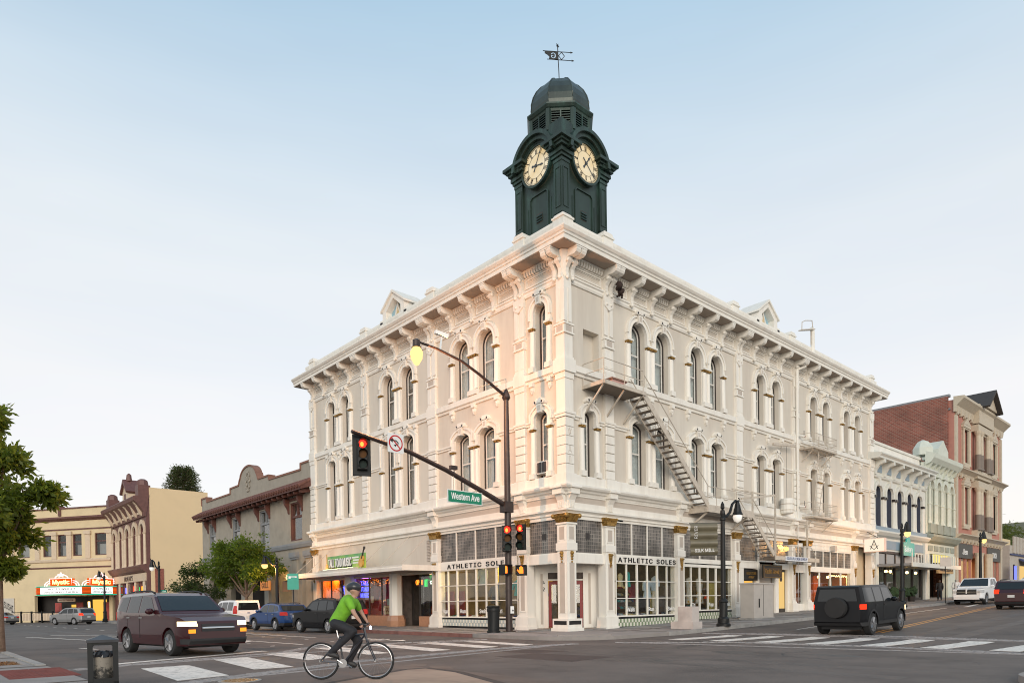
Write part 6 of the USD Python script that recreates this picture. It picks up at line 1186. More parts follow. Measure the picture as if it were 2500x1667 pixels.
sb = thing('sandwich_board', 'white arched board standing under the archway', 'board', (-1.2, 30.0, .12)); B(plane_at((0, 0), math.radians(80), 1)).prism(arch(.9, 0, 1.5, 0), -.03, .03).build('panel', 'sash', sb); B().tube([(0, 0, 0), (.4, .1, .1)], .03, 5).build('foot', 'sash', sb)
aw = thing('cloth_awning', 'tan cloth awning hanging in the archway', 'awning'); vv = [(u, .05+.1*math.sin(u*5), z) for u in np.linspace(30.4, 31.8, 14) for z in (2.7, 3.55)]; B(LEFT).add(vv, [(2*i, 2*i+2, 2*i+3, 2*i+1) for i in range(13)], flip=False).build('cloth', pm('tan_cloth', (.42, .24, .14), .9), aw); B(LEFT).tube([(30.4, .05, 3.56), (31.8, .05, 3.56)], .03, 5).build('rod', 'casing', aw)
ob = thing('hanging_sign', 'orange lit hanging sign beside the short street lamp', 'sign'); B(LEFT).box(34.2, 36.2, .1, .18, 2.9, 3.7).build('board', pm('sign_orange', (.62, .22, .05), .5, emit=(1, .35, .08), es=.25), ob); b = B(LEFT); text(b, 'GRILL', 34.5, .18, 3.1, .4, 1.4, .01, flip=True); b.build('lettering', 'casing', ob)
# ---------------------------------------------------------------- old brown front with cream side wall
pm('cream_wall', (.66, .50, .30), .85, var=.045, scale=.25, bump=.1, bscale=3, dirt=(.55, .40, .24), dscale=.25, damt=.3); pm('victorian_brown', (.13, .055, .045), .55, var=.2); pm('cream_trim', (.58, .46, .33), .6, var=.08); pm('brick_red', (.25, .085, .06), .9, var=.3, scale=6)
NB0, NB1 = 72.0, 89.2
nb = thing('brown_front_building', 'narrow brown and cream ornate front with a plain cream side wall', 'building')
B().prism(Polygon([(0.42, -1), (0.42, 16.65), (7.5, 16.65), (7.5, 15.5), (15, 15.1), (15, 14.2), (40, 13.6), (40, -1)]), NB0, NB0+.4).build('side_wall', 'cream_wall', nb)
b = B(); b.box(39.6, 40, NB0+.4, NB1, -1, 13); b.box(.5, 39.6, NB0+.4, NB1, 12.6, 12.8); b.build('rear_shell', 'roof_felt', nb)
ow_ = [(73.6+k*3.6, 1.9) for k in range(5)]
W = sbox(NB0-.005, -1, NB1, 15.0)
for c, w_ in ow_: W = W.difference(arch(w_, 7.2, 12.2, c))
W = W.difference(sbox(NB0+.8, -1, NB1-.8, 4.9))
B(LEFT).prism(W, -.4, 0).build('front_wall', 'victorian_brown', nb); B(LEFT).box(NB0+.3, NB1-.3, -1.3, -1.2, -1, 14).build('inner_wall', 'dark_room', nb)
for c, w_ in ow_:
    o1 = arch(w_+.7, 11.0, 12.75, c); B(LEFT).prism(o1.difference(arch(w_, 9, 12.2, c)), 0, .2).build('window_hood', 'cream_trim', nb)
    for s_ in (-1, 1): B(LEFT).lathe([(.26, 6.9), (.2, 7.4), (.19, 10.8), (.3, 11.0)], c+s_*(w_/2+.28), .1, 0, 8).build('column', 'cream_trim', nb)
    f = B(LEFT); r = arch(w_, 7.2, 12.2, c); f.prism(r.difference(r.buffer(-.14)), -.3, -.1); f.box(c-w_/2, c+w_/2, -.28, -.16, 9.4, 9.6); w1 = f.build('window', 'victorian_brown', nb); B(LEFT).prism(r.buffer(-.14), -.22, -.2).build('glass', 'pane', w1)
B(LEFT).prof([(0, 6.0), (.5, 6.3), (.8, 6.8), (.8, 6.95), (0, 7.1)], NB0, NB1).build('belt_cornice', 'victorian_brown', nb)
B(LEFT).box(NB0+.3, NB1-.3, 0, .12, 5.0, 6.0).build('sign_band', 'cream_trim', nb); b = B(LEFT); text(b, 'McNEAR\'S', 78.4, .12, 5.2, .6, 4.4, .03, flip=True); b.build('lettering', 'letter_black', nb)
cn_ = B(LEFT).prof([(0, 13.0), (.2, 13.0), (.3, 13.6), (1.0, 14.6), (1.4, 14.9), (1.5, 15.3), (1.35, 15.45), (-.4, 15.7)], NB0-.1, NB1+.1).build('cornice', 'victorian_brown', nb)
for k in range(7): u = NB0+1+k*2.5; B(LEFT).prof([(.25, 13.1), (.5, 13.3), (.9, 14.4), (1.25, 14.8), (.3, 14.8)], u-.25, u+.25).build('bracket', 'cream_trim', cn_)
for k in range(6): u = NB0+2.2+k*2.5; B(LEFT).box(u-.7, u+.7, .2, .35, 13.4, 14.2).build('frieze_panel', 'cream_trim', nb)
for u in (NB0+.8, NB1-.8): b = B(LEFT); b.box(u-.7, u+.7, -.6, .8, 15.4, 16.9); b.lathe([(.7, 16.9), (.6, 17.5), (.3, 17.7)], u, .1, 0, 8); b.build('corner_pedestal', 'victorian_brown', nb)
c = 80.6; b = B(LEFT); b.prism([(c-1.4, 15.4), (c+1.4, 15.4), (c+1.4, 17.2), (c, 18.4), (c-1.4, 17.2)], -1.2, .3); pd = b.build('pediment', 'cream_trim', nb); b = B(LEFT); b.prism([(c-1.8, 17.0), (c, 18.75), (c+1.8, 17.0), (c+1.6, 16.8), (c, 18.3), (c-1.6, 16.8)], -1.4, .6); b.box(c-.35, c+.35, .3, .36, 16.1, 16.8); b.lathe([(.4, 18.6), (.3, 19.4), (.1, 19.6)], c, -.2, 0, 6); b.build('pediment_trim', 'victorian_brown', pd)
glow('bar_glow', (.75, .9, .35), 1.1); glow('bar_orange', (1, .3, .08), 1.2)
for k in range(4):
    u = NB0+2.2+k*4.1; f = B(LEFT); f.box(u-1.7, u+1.7, -.5, -.3, .1, 1.2); f.box(u-1.75, u-1.6, -.4, -.1, .1, 4.9); f.box(u+1.6, u+1.75, -.4, -.1, .1, 4.9); f.box(u-1.7, u+1.7, -.4, -.2, 2.6, 2.8); w1 = f.build('shop_window', 'victorian_brown', nb)
    B(LEFT).box(u-1.6, u+1.6, -.32, -.3, 1.2, 2.6).build('pane', 'pane', w1); B(LEFT).box(u-1.6, u+1.6, -.32, -.3, 2.8, 4.85).build('pane', 'pane', w1)
    B(LEFT).box(u-1.3, u+1.3, -1.1, -1.0, 1.3, 2.4).build('lit_glass', 'bar_glow' if k in (0, 1) else 'shop_dark', nb); B(LEFT).lathe([(.16, -.3), (.16, 4.9)], u-1.9, .3, 0, 8).build('porch_column', 'cream_trim', nb)
for i, (u, z, m) in enumerate(((73.6, 4.1, 'neon_white'), (75.2, 4.0, 'neon_orange'), (76.6, 3.9, 'neon_green'), (79.2, 4.1, 'neon_red'), (83.5, 4.0, 'neon_blue'), (74.8, 3.2, 'neon_purple'))):
    t = thing('neon_sign', ['white neon nearest the cream wall in the brown front', 'orange neon second from the cream wall in the brown front', 'green neon in the middle of the brown front', 'red neon beside the porch column of the brown front', 'blue neon furthest from the cream wall in the brown front', 'purple neon low in the brown front'][i], 'neon sign'); b = B(LEFT); b.tube([(u-.25, -.2, z-.4), (u-.2, -.2, z+.35), (u+.2, -.2, z+.3), (u+.25, -.2, z-.35)], .06, 5); b.tube([(u-.2, -.2, z-.1), (u+.22, -.2, z)], .06, 5); b.build('neon_tube', m, t)
sw = stage.GetPrimAtPath(nb.GetPath()); pipe = B(); pipe.box(.9, 1.9, NB0-.1, NB0, -.3, 6.5); pipe.build('brick_strip', 'brick_red', nb)
pp = thing('yellow_plane_sign', 'yellow paper plane sculpture fixed to the cream side wall', 'sculpture'); SW = plane_at((0, NB0-.05), 0, -1)
b = B(SW); b.add([(2.8, .1, 2.6), (2.8, .1, 3.3), (6.8, .5, 3.35), (4.8, .9, 2.3), (5.4, .15, 2.0)], [(0, 1, 2), (0, 2, 3), (3, 2, 4), (1, 3, 2), (0, 3, 1), (2, 4, 3)], flip=False); b.prism([(2.6, 2.5), (2.9, 3.4), (6.9, 3.4), (4.8, 2.2)], .05, .1); b.build('wing', pm('yellow_paint', (.78, .58, .03), .4, var=.05), pp)
wsn = thing('wall_notice', 'small white notice board low on the cream side wall', 'notice'); B(SW).box(8.3, 10.2, .02, .1, 0.3, 1.3).build('board', 'sign_white', wsn); B(SW).box(8.6, 9.9, .1, .11, .5, .65).build('print', 'ink_blue', wsn)
# ---------------------------------------------------------------- theatre with the lit marquee
TH = plane_at((-.2, 89.5), math.radians(122), 1); zt0 = -.35
th = thing('theatre', 'cream two storey theatre with dark cornice behind a lit marquee', 'theatre'); pm('theatre_cream', (.62, .50, .31), .85, var=.07, scale=.6)
tw_ = [(1.8, 2.3), (6.2, 1.7), (9.0, 1.7), (11.8, 1.7), (16.4, 2.3), (22, 2)]
W = sbox(0, -1, 34, 16.2)
for c, w_ in tw_: W = W.difference(sbox(c-w_/2, 9.3, c+w_/2, 12.5))
W = W.difference(sbox(.6, -1, 14.5, 3.6)).difference(sbox(21, -1, 33, 4.6))
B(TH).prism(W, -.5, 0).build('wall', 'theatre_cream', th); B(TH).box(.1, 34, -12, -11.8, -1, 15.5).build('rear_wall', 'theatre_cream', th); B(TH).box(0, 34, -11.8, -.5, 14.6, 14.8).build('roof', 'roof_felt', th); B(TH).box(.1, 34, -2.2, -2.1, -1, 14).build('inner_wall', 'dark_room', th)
b = B(TH); b.prof([(0, 14.4), (.2, 14.5), (.45, 14.7), (.6, 14.75), (.6, 15.0), (0, 15.1)], 0, 34); b.build('cornice', 'victorian_brown', th); B(TH).prof([(0, 8.4), (.2, 8.5), (.25, 8.75), (.1, 8.9), (0, 8.9)], 0, 34).build('belt_course', 'cream_trim', th); B(TH).prof([(0, 7.5), (.12, 7.6), (0, 7.75)], 0, 34).build('belt_course', 'victorian_brown', th)
b = B(TH); b.box(0, 34, -.6, .15, 16.2, 16.4); b.box(9, 9.5, -.6, .15, 15.2, 16.7); b.build('coping', 'victorian_brown', th); B(TH).box(0, 34, 0, .1, 13.1, 13.3).build('string_course', 'victorian_brown', th)
b = B(TH); b.prism([(14.5, 16.3), (19, 16.3), (18.4, 17.2), (16.8, 17.7), (15.2, 17.2)], -.5, .0); b.build('gable_crest', 'theatre_cream', th)
for u in (.25, 4.1, 7.6, 10.4, 13.6, 18.6, 24.4): b = B(TH); b.box(u-.45, u+.45, 0, .18, 8.9, 12.4); b.box(u-.6, u+.6, 0, .3, 12.4, 12.9); b.build('pilaster', 'cream_trim', th)
for c, w_ in tw_:
    f = B(TH); r = sbox(c-w_/2, 9.3, c+w_/2, 12.5); f.prism(r.difference(r.buffer(-.12, join_style=2)), -.35, -.1); f.box(c-w_/2, c+w_/2, -.3, -.15, 11.3, 11.42); w1 = f.build('window', 'victorian_brown', th); B(TH).box(c-w_/2+.15, c+w_/2-.15, -.25, -.2, 9.4, 11.3).build('glass', 'pane', w1); B(TH).box(c-w_/2+.15, c+w_/2-.15, -.25, -.2, 11.42, 12.4).build('glass', 'pane', w1); B(TH).box(c-w_/2, c+w_/2, -.9, -.85, 9.3, 11.0).build('blind', 'shade_grey', w1)
for u in (17, 19, 21, 23.5, 27): f = B(TH); r = sbox(u-.9, -.2, u+.9, 3.6); f.prism(r, -.3, -.1); f.build('shopfront_panel', 'brick_red', th)
glow('foyer', (1, .60, .10), 1.0); B(TH).box(3.0, 5.5, -1.9, -1.8, -.2, 2.9).build('foyer_light', 'foyer', th); glow('foyer_bright', (1, .62, .2), 5.); B(TH).box(4.6, 4.9, -.5, -.4, .2, 2.6).build('foyer_door_light', 'foyer_bright', th); B(TH).box(8.2, 9.2, -1.6, -1.5, 1.0, 2.2).build('foyer_window', 'foyer', th)
for u in (1.6, 6.6, 10.6): B(TH).box(u-.6, u+.6, -.6, -.5, -.3, 2.5).build('foyer_door', 'maroon_wall', th)
mq = thing('marquee', 'theatre marquee with white letter boards, green neon edge and orange name signs', 'marquee'); glow('board_white', (.92, 1, .95), 1.5); glow('neon_teal', (.03, .75, .45), 1.2); glow('marquee_orange', (1, .13, .015), .95); glow('marquee_text', (1, .72, .25), 3.); glow('marquee_pink', (1, .62, .6), 2.4)
MA, MBb, MC = (-1.0, .2), (-1.0, 5.2), (7.8, 5.2)
def board(p, q, lines, idx):
    p, q = np.array(p), np.array(q); P = TH(np.array([[p[0], p[1], 0]]))[0]; Q = TH(np.array([[q[0], q[1], 0]]))[0]; d = (Q-P)[:2]; L = np.linalg.norm(d); T0 = plane_at(P[:2], math.atan2(d[1], d[0]), 1); T = lambda v: T0(np.asarray(v)*[1, 1, .58]+[0, 0, 3.5-4*.58])
    B(T).box(0, L, -.6, 0, 4.0, 6.1).build('box', 'victorian_brown', mq); B(T).box(.75, L-.75, 0, .06, 4.25, 5.85).build('letter_board', 'board_white', mq)
    for z in (4.02, 6.0): B(T).box(0, L, 0, .12, z, z+.12).build('neon_edge', 'neon_teal', mq)
    for s_ in (0, L-.7):
        for k in range(5): B(T).box(s_, s_+.7, 0, .1, 4.3+k*.32, 4.52+k*.32).build('orange_fin', 'marquee_orange', mq)
    for k, (tx, w_) in enumerate(lines): b = B(T); text(b, tx, (L-w_)/2, .07, 5.2-k*.75, .42, w_, .01, flip=True); b.build('lettering', 'maroon_board', mq)
    c = L*.5; B(T).box(c-1.9, c+1.9, -.5, 0, 6.12, 7.9).build('name_panel', 'marquee_orange', mq); b = B(T); text(b, 'Mystic', c-1.5, 0, 6.6, .95, 3.0, .05, flip=True); b.build('name_lettering', 'marquee_text', mq)
    b = B(T)
    for s_ in (-1, 1):
        for r0 in (.5, .8): a_ = np.linspace(0, PI/2, 8); b.tube(np.stack([c+s_*(2.0+r0*1.3*np.cos(a_)), np.full(8, -.1), 6.15+r0*1.5*np.sin(a_)], 1), .07, 5)
    a_ = np.linspace(0, PI, 12); b.tube(np.stack([c+1.1*np.cos(a_), np.full(12, -.1), 8.0+.8*np.sin(a_)], 1), .08, 5); b.tube([(c-1.95, .05, 6.2), (c-1.95, .05, 7.9), (c+1.95, .05, 7.9), (c+1.95, .05, 6.2)], .06, 5)
    b.build('neon_arc', 'marquee_pink', mq); st = [(c+(.62 if k % 2 == 0 else .26)*math.sin(k*PI/5), 8.75+(.62 if k % 2 == 0 else .26)*math.cos(k*PI/5)) for k in range(10)]; B(T).prism(st, -.1, .05).build('star', 'marquee_pink', mq)
board(MA, MBb, [('CITIZEN 7 8 8 7', 3.1), ('10000 MANIACS', 3.2)], 0); board(MBb, MC, [('TROTTO WED 4 5', 5.2), ('DAVID WALL THUR 6', 6.0)], 1)
B(TH).flat(Polygon([(-.95, .02), (-.95, 5.15), (7.75, 5.15), (7.75, .02)]), 3.42, 3.52).build('soffit', 'theatre_cream', mq)
hs = thing('hanging_sign', 'small scrolled sign board hanging under the marquee', 'sign'); b = B(TH); b.prism(sbox(5.4, 2.6, 8.6, 3.1).buffer(-.15).buffer(.15), 1.2, 1.3); b.build('board', 'cream_trim', hs); b = B(TH); text(b, 'MYSTIC THEATRE', 5.7, 1.3, 2.75, .2, 2.6, .01, flip=True); b.build('lettering', 'maroon_board', hs)
su = thing('poster_sign', 'tall pale poster reading SUSHI beside the theatre at the far left', 'sign'); B(TH).box(18.4, 20.6, .06, .12, .5, 3.3).build('board', pm('poster_pale', (.5, .46, .4), .7), su); b = B(lambda v: TH(np.stack([18.6+1.8*(1-(v[:, 0]/3.)), v[:, 1], 1.2+v[:, 2]*.9+.25*v[:, 0]*-1+.9], 1))); text(b, 'SUSHI', 0, .12, -.2, 1.05, 3., .01); b.build('lettering', 'letter_black', su)
fn = thing('patio_fence', 'low black railing with tan boards in front of the theatre', 'fence')
for k in range(7):
    u = -.6+k*1.9; B(TH).box(u-.09, u+.09, 5.0, 5.2, -.4, 1.3).build('fence_post', 'black_iron', fn); B(TH).box(u+.1, u+1.8, 5.06, 5.14, 1.1, 1.2).build('fence_rail', 'black_iron', fn)
    for j in range(6): B(TH).box(u+.18+j*.27, u+.4+j*.27, 5.08, 5.12, .0, 1.0).build('fence_board', 'cream_trim', fn)
# ---------------------------------------------------------------- right side: arcade, narrow front, tall pink building
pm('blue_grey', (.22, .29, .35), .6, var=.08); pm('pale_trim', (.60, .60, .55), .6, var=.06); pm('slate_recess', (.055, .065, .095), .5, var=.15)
ab = thing('arcade_building', 'blue grey and cream building with five tall arched windows and bracketed eave', 'building')
U0, U1 = 37.25, 50.2
ac = [38.35+k*2.46 for k in range(5)]
W = sbox(U0, 5.6, U1, 14.0)
for c in ac: W = W.difference(arch(1.5, 7.6, 11.15, c, .55))
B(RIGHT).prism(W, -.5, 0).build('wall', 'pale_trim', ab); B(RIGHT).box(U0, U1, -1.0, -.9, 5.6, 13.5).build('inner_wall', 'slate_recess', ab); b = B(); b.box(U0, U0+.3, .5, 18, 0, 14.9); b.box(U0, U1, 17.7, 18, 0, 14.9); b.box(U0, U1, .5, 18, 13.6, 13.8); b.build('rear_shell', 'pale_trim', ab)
B(RIGHT).box(U0, U1+.1, -.9, -.5, 13.2, 14.9).build('parapet', 'trim', ab); B(RIGHT).prof([(-.95, 14.85), (-.4, 14.8), (-.35, 15.0), (-.95, 15.05)], U0, U1+.1).build('parapet_cap', 'trim', ab)
cn2 = B(RIGHT).prof([(0, 13.05), (.95, 13.05), (.95, 13.2), (1.12, 13.35), (1.12, 13.45), (0, 13.62)], U0-.9, U1+.1).build('cornice', 'pale_trim', ab)
for c in [37.5, 39.6, 41.8, 44.0, 46.2, 48.3, 50.0]: B(RIGHT).prof([(0, 11.9), (.22, 11.9), (.25, 12.2), (.5, 12.6), (.95, 12.75), (.95, 13.04), (0, 13.04)], c-.17, c+.17).build('bracket', 'pale_trim', cn2)
for c in [38.55, 40.7, 42.9, 45.1, 47.3, 49.2]: B(RIGHT).box(c-.7, c+.7, 0, .06, 12.2, 12.85).build('frieze_panel', 'blue_grey', ab)
B(RIGHT).prof([(0, 11.65), (.15, 11.7), (.2, 11.85), (0, 11.95)], U0, U1).build('architrave', 'pale_trim', ab)
for c in ac:
    B(RIGHT).prism(arch(2.0, 10.15, 11.45, c, .75).difference(arch(1.52, 9, 11.16, c, .55)), 0, .18).build('window_hood', 'pale_trim', ab); B(RIGHT).prism([(c-.15, 11.0), (c+.15, 11.0), (c+.2, 11.65), (c-.2, 11.65)], 0, .26).build('keystone', 'pale_trim', ab)
    for s_ in (-1, 1): b = B(RIGHT); b.lathe([(.17, 7.6), (.13, 8.0), (.12, 9.9), (.2, 10.1)], c+s_*.98, .08, 0, 8); cl_ = b.build('column', 'pale_trim', ab); B(RIGHT).box(c+s_*.98-.2, c+s_*.98+.2, 0, .26, 9.95, 10.15).build('capital', 'casing', cl_)
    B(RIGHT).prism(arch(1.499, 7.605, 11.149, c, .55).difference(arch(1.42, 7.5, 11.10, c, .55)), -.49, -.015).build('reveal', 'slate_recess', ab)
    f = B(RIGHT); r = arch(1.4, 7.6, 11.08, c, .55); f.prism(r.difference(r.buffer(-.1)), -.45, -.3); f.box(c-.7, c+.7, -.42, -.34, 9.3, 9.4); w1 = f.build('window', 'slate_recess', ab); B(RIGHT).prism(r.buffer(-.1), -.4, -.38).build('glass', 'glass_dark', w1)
B(RIGHT).prof([(0, 6.7), (.3, 6.85), (.5, 7.1), (.5, 7.2), (0, 7.4)], U0, U1).build('belt_cornice', 'pale_trim', ab); B(RIGHT).box(U0, U1, 0, .18, 7.3, 7.62).build('sill_course', 'blue_grey', ab); B(RIGHT).box(U0+.3, U1-.3, 0, .06, 5.75, 6.5).build('sign_band', 'blue_grey', ab)
for u in (U0+.4, U1-.4): B(RIGHT).box(u-.35, u+.35, 0, .22, .8, 6.7).build('pier', 'pale_trim', ab)
B(RIGHT).box(U0, U1, -4, -3.9, .6, 5.6).build('shop_back_wall', 'shop_dark', ab); B(RIGHT).box(U0, U1, -4, 0, 5.4, 5.6).build('shop_ceiling', 'shop_dark', ab)
f = B(RIGHT)
for k in range(6): u = U0+.8+k*2.2; f.box(u-.06, u+.06, -.2, 0, 1.1, 5.4)
f.box(U0+.7, U1-.7, -.2, 0, 4.3, 4.45); f.box(U0+.7, U1-.7, -.2, 0, 1.0, 1.55); w1 = f.build('shop_window', 'casing', ab)
for k in range(5): u = U0+.8+k*2.2; B(RIGHT).box(u+.06, u+2.14, -.12, -.1, 1.55, 4.3).build('pane', 'pane', w1); B(RIGHT).box(u+.06, u+2.14, -.12, -.1, 4.45, 5.35).build('pane', 'shade_grey', w1)
ay = thing('canopy', 'flat dark edged canopy in front of the blue grey arcade shop', 'canopy'); B(RIGHT).box(U0+.3, U1-.1, .05, 2.9, 4.15, 4.35).build('deck', 'frame_grey', ay); B(RIGHT).box(U0+.2, U1, 2.9, 3.0, 4.05, 4.4).build('front_fascia', 'pale_trim', ay)
for k in range(18): u = U0+.6+k*.7; B(RIGHT).box(u-.05, u+.05, 2.8, 2.86, 4.4, 5.2).build('railing_slat', 'pale_trim', ay)
for i, u in enumerate((37.9, 38.9, 42.8, 45.0)): t = thing('pendant_lamp', ['lamp at the near end under the arcade canopy', 'second lamp under the arcade canopy', 'third lamp under the arcade canopy', 'far lamp under the arcade canopy'][i], 'lamp', (u, -.8, 3.75)); B().ball((0, 0, 0), .12, 2).build('bulb', 'warm_bulb', t); B().cyl(0, 0, .1, .4, .02, n=5).build('cord', 'black_iron', t)
ts = thing('teal_sign', 'teal shaped shop sign above the arcade canopy', 'sign'); b = B(RIGHT); b.prism(sbox(43.0, 5.3, 46.0, 6.5).buffer(-.2).buffer(.2).union(Point(44.5, 6.5).buffer(.5)), .3, .4); b.build('board', pm('teal_paint', (.03, .40, .36), .4), ts); b = B(RIGHT); text(b, 'Bakery', 43.5, .4, 5.65, .5, 2.0, .02, bold=False); b.build('lettering', 'letter_white', ts)
for i, u in enumerate((39.2, 41.6, 43.6)): t = thing('potted_shrub', ['dark potted shrub nearest the lit square sign', 'middle potted shrub under the canopy', 'potted shrub beside the arcade lamp post'][i], 'potted plant', (u, -.9, gz(u, 0)+.15)); B().lathe([(.25, 0), (.32, .45)], n=10).build('pot', 'casing', t); m = trimesh.creation.icosphere(3, .45); m.vertices += (meshkit.fbm(m.vertices*5, 3, i)[:, None]-.5)*m.vertices*1.1; B().add(m.vertices+[0, 0, .85], m.faces, flip=False).build('foliage', pm('shrub_green', (.02, .045, .015), .9, var=.5, scale=14) if 'shrub_green' not in MATS else 'shrub_green', t)
# narrow pale front
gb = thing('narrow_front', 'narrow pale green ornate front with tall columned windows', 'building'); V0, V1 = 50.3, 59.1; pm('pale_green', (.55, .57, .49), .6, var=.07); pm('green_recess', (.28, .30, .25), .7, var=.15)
W = sbox(V0, 5.8, V1, 14.6); gc = [51.7+k*2.0 for k in range(4)]
for c in gc: W = W.difference(arch(1.15, 8.9, 12.9, c))
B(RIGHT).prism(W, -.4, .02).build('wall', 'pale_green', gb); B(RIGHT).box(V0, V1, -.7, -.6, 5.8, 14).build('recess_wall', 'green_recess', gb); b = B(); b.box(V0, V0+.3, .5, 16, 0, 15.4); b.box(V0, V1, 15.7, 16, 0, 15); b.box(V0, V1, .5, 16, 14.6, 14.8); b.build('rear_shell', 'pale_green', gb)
for c in gc:
    B(RIGHT).prism(arch(1.7, 12.2, 13.3, c, .8).difference(arch(1.16, 10, 12.91, c)), .02, .22).build('window_hood', 'pale_green', gb); B(RIGHT).prism([(c-.7, 13.35), (c+.7, 13.35), (c, 13.9)], .02, .25).build('hood_gable', 'pale_green', gb)
    for s_ in (-1, 1): B(RIGHT).lathe([(.2, 8.7), (.13, 9.1), (.13, 10.5), (.19, 10.6), (.13, 10.7), (.12, 12.0), (.2, 12.2)], c+s_*.78, .18, 0, 8).build('column', 'pale_green', gb)
    B(RIGHT).box(c-.85, c+.85, .02, .3, 7.8, 8.7).build('sill_panel', 'green_recess', gb)
cn3 = B(RIGHT).prof([(.02, 14.3), (.5, 14.5), (.8, 14.9), (.85, 15.3), (.02, 15.6)], V0-.1, V1+.1).build('cornice', 'pale_green', gb)
for k in range(7): u = V0+.5+k*1.3; B(RIGHT).prof([(.02, 13.9), (.2, 13.95), (.6, 14.7), (.02, 14.8)], u-.15, u+.15).build('bracket', 'pale_green', cn3)
b = B(RIGHT); b.prism([(53.2, 15.3), (56.2, 15.3), (56.2, 16.2), (54.7, 17.2), (53.2, 16.2)], -1.2, .3); b.lathe([(.9, 15.3), (.9, 16.0), (.5, 16.6), (.1, 16.8)], 50.9, -.4, 0, 8); b.build('pediment', 'pale_green', gb)
B(RIGHT).prof([(.02, 6.8), (.4, 7.0), (.7, 7.4), (.7, 7.6), (.02, 7.8)], V0, V1).build('belt_cornice', 'green_recess', gb)
for k in range(5): B(RIGHT).box(V0+.6+k*1.7, V0+1.8+k*1.7, .02, .1, 6.1, 6.6).build('frieze_panel', 'green_recess', gb)
B(RIGHT).box(V0, V1, -2, -1.9, .8, 5.8).build('entrance_back', 'casing', gb); B(RIGHT).box(V0, V0+.8, -.4, .1, .8, 5.8).build('pier', 'pale_green', gb); B(RIGHT).box(56.6, V1, -.4, .1, .8, 5.8).build('pier', 'pale_green', gb)
st = thing('tavern_sign', 'carved tan sign over the passage of the narrow pale front', 'sign'); B(RIGHT).box(52.4, 57.0, .3, .5, 3.9, 4.8).build('board', pm('carved_tan', (.42, .28, .13), .6, var=.3, scale=6), st); b = B(RIGHT); text(b, 'ANDRESEN\'S', 52.7, .5, 4.12, .45, 4.0, .03); b.build('lettering', 'casing', st); glow('sign_yellow', (1, .8, .25), 1.1); B(RIGHT).box(52.2, 57.2, .05, .1, 4.95, 5.75).build('lit_panel', 'sign_yellow', st)
# tall pink building
usdkit.material(stage, '/World/Looks/brick_wall', {'g': ('geometry', {}), 'x': ('separate_xyz', {}), 'c': ('combine_xyz', {}), 'b': ('brick_texture', {'scale': 1., 'color1': (.25, .075, .05), 'color2': (.15, .042, .03), 'mortar': (.26, .18, .14), 'mortar_size': .018, 'brick_width': .42, 'row_height': .15, 'bias': -.1}), 'n': ('noise_texture', {'scale': .5, 'detail': 6.}), 'r': ('rgb_ramp', {'ramp': [(.35, (.82, .82, .82)), (.65, (1.15, 1.12, 1.12))]}), 'm': ('mix', {'mix_type': 'multiply', 'fac': 1.}), 'p': ('principled_bsdf', {'roughness': .9})},
    [('g.position', 'x.vector'), ('x.y', 'c.x'), ('x.z', 'c.y'), ('c.vector', 'b.vector'), ('g.position', 'n.vector'), ('n.fac', 'r.fac'), ('b.color', 'm.color1'), ('r.color', 'm.color2'), ('m.color', 'p.base_color')], surface='p.BSDF'); MATS['brick_wall'] = UsdShade.Material.Get(stage, '/World/Looks/brick_wall')
pk = thing('pink_building', 'tall three storey pink building with cream columns, gabled bay and red brick side wall', 'building'); pm('pink_wall', (.41, .18, .135), .75, var=.08); pm('cream_col', (.48, .41, .31), .6, var=.1); pm('brown_base', (.17, .135, .11), .6)
K0, K1 = 59.2, 77.3
W = sbox(K0, 6.6, K1, 22.2); kw = [(62.9, 1.9), (73.9, 1.9)]
for c, w_ in kw: W = W.difference(sbox(c-w_/2, 9.4, c+w_/2, 13.4)).difference(sbox(c-w_/2, 16.0, c+w_/2, 19.6))
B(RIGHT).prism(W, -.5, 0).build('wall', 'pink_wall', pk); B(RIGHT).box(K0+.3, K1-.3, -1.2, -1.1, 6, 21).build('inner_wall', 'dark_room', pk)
B(plane_at((K0+.02, .1), PI/2, 1)).prism([(0.4, 0), (0.4, 22.6), (12, 22.6), (12, 23.0), (26, 23.0), (26, 0)], 0, .3).build('brick_side_wall', 'brick_wall', pk); b = B(); b.box(K0-.1, K0+.4, .4, 12, 22.6, 22.85); b.box(K0-.1, K0+.4, 12, 26, 23.0, 23.2); b.build('wall_coping', 'frame_grey', pk); B().box(K0-.03, K0+.01, 12, 13.6, 19.6, 20.1).build('pale_patch', 'sash', pk)
b = B(); b.box(K1-.3, K1, .5, 26, 0, 22); b.box(K0, K1, 25.7, 26, 0, 22); b.box(K0+.4, K1, .5, 26, 21.6, 21.8); b.build('rear_shell', 'pink_wall', pk); B().tube([(K0-.1, 1.4, 8), (K0-.1, 1.4, 21), (K0-.1, .3, 21.3)], .12, 6).build('drain_pipe', 'frame_grey', pk)
for z, zz, o in ((14.4, 15.1, .8), (7.5, 8.2, .8), (20.9, 22.5, 1.0)):
    h = zz-z; c_ = B(RIGHT).prof([(0, z), (.2, z), (.3, z+h*.4), (o*.8, z+h*.7), (o, z+h*.8), (o, z+h*.95), (0, z+h)], K0-.2, K1+.3).build('cornice', 'cream_col', pk)
    for k in range(14): u = K0+.5+k*1.3; B(RIGHT).prof([(.05, z-.25), (.25, z-.2), (.3, z+h*.4), (o*.75, z+h*.7), (.05, z+h*.7)], u-.2, u+.2).build('bracket', 'cream_col', c_)
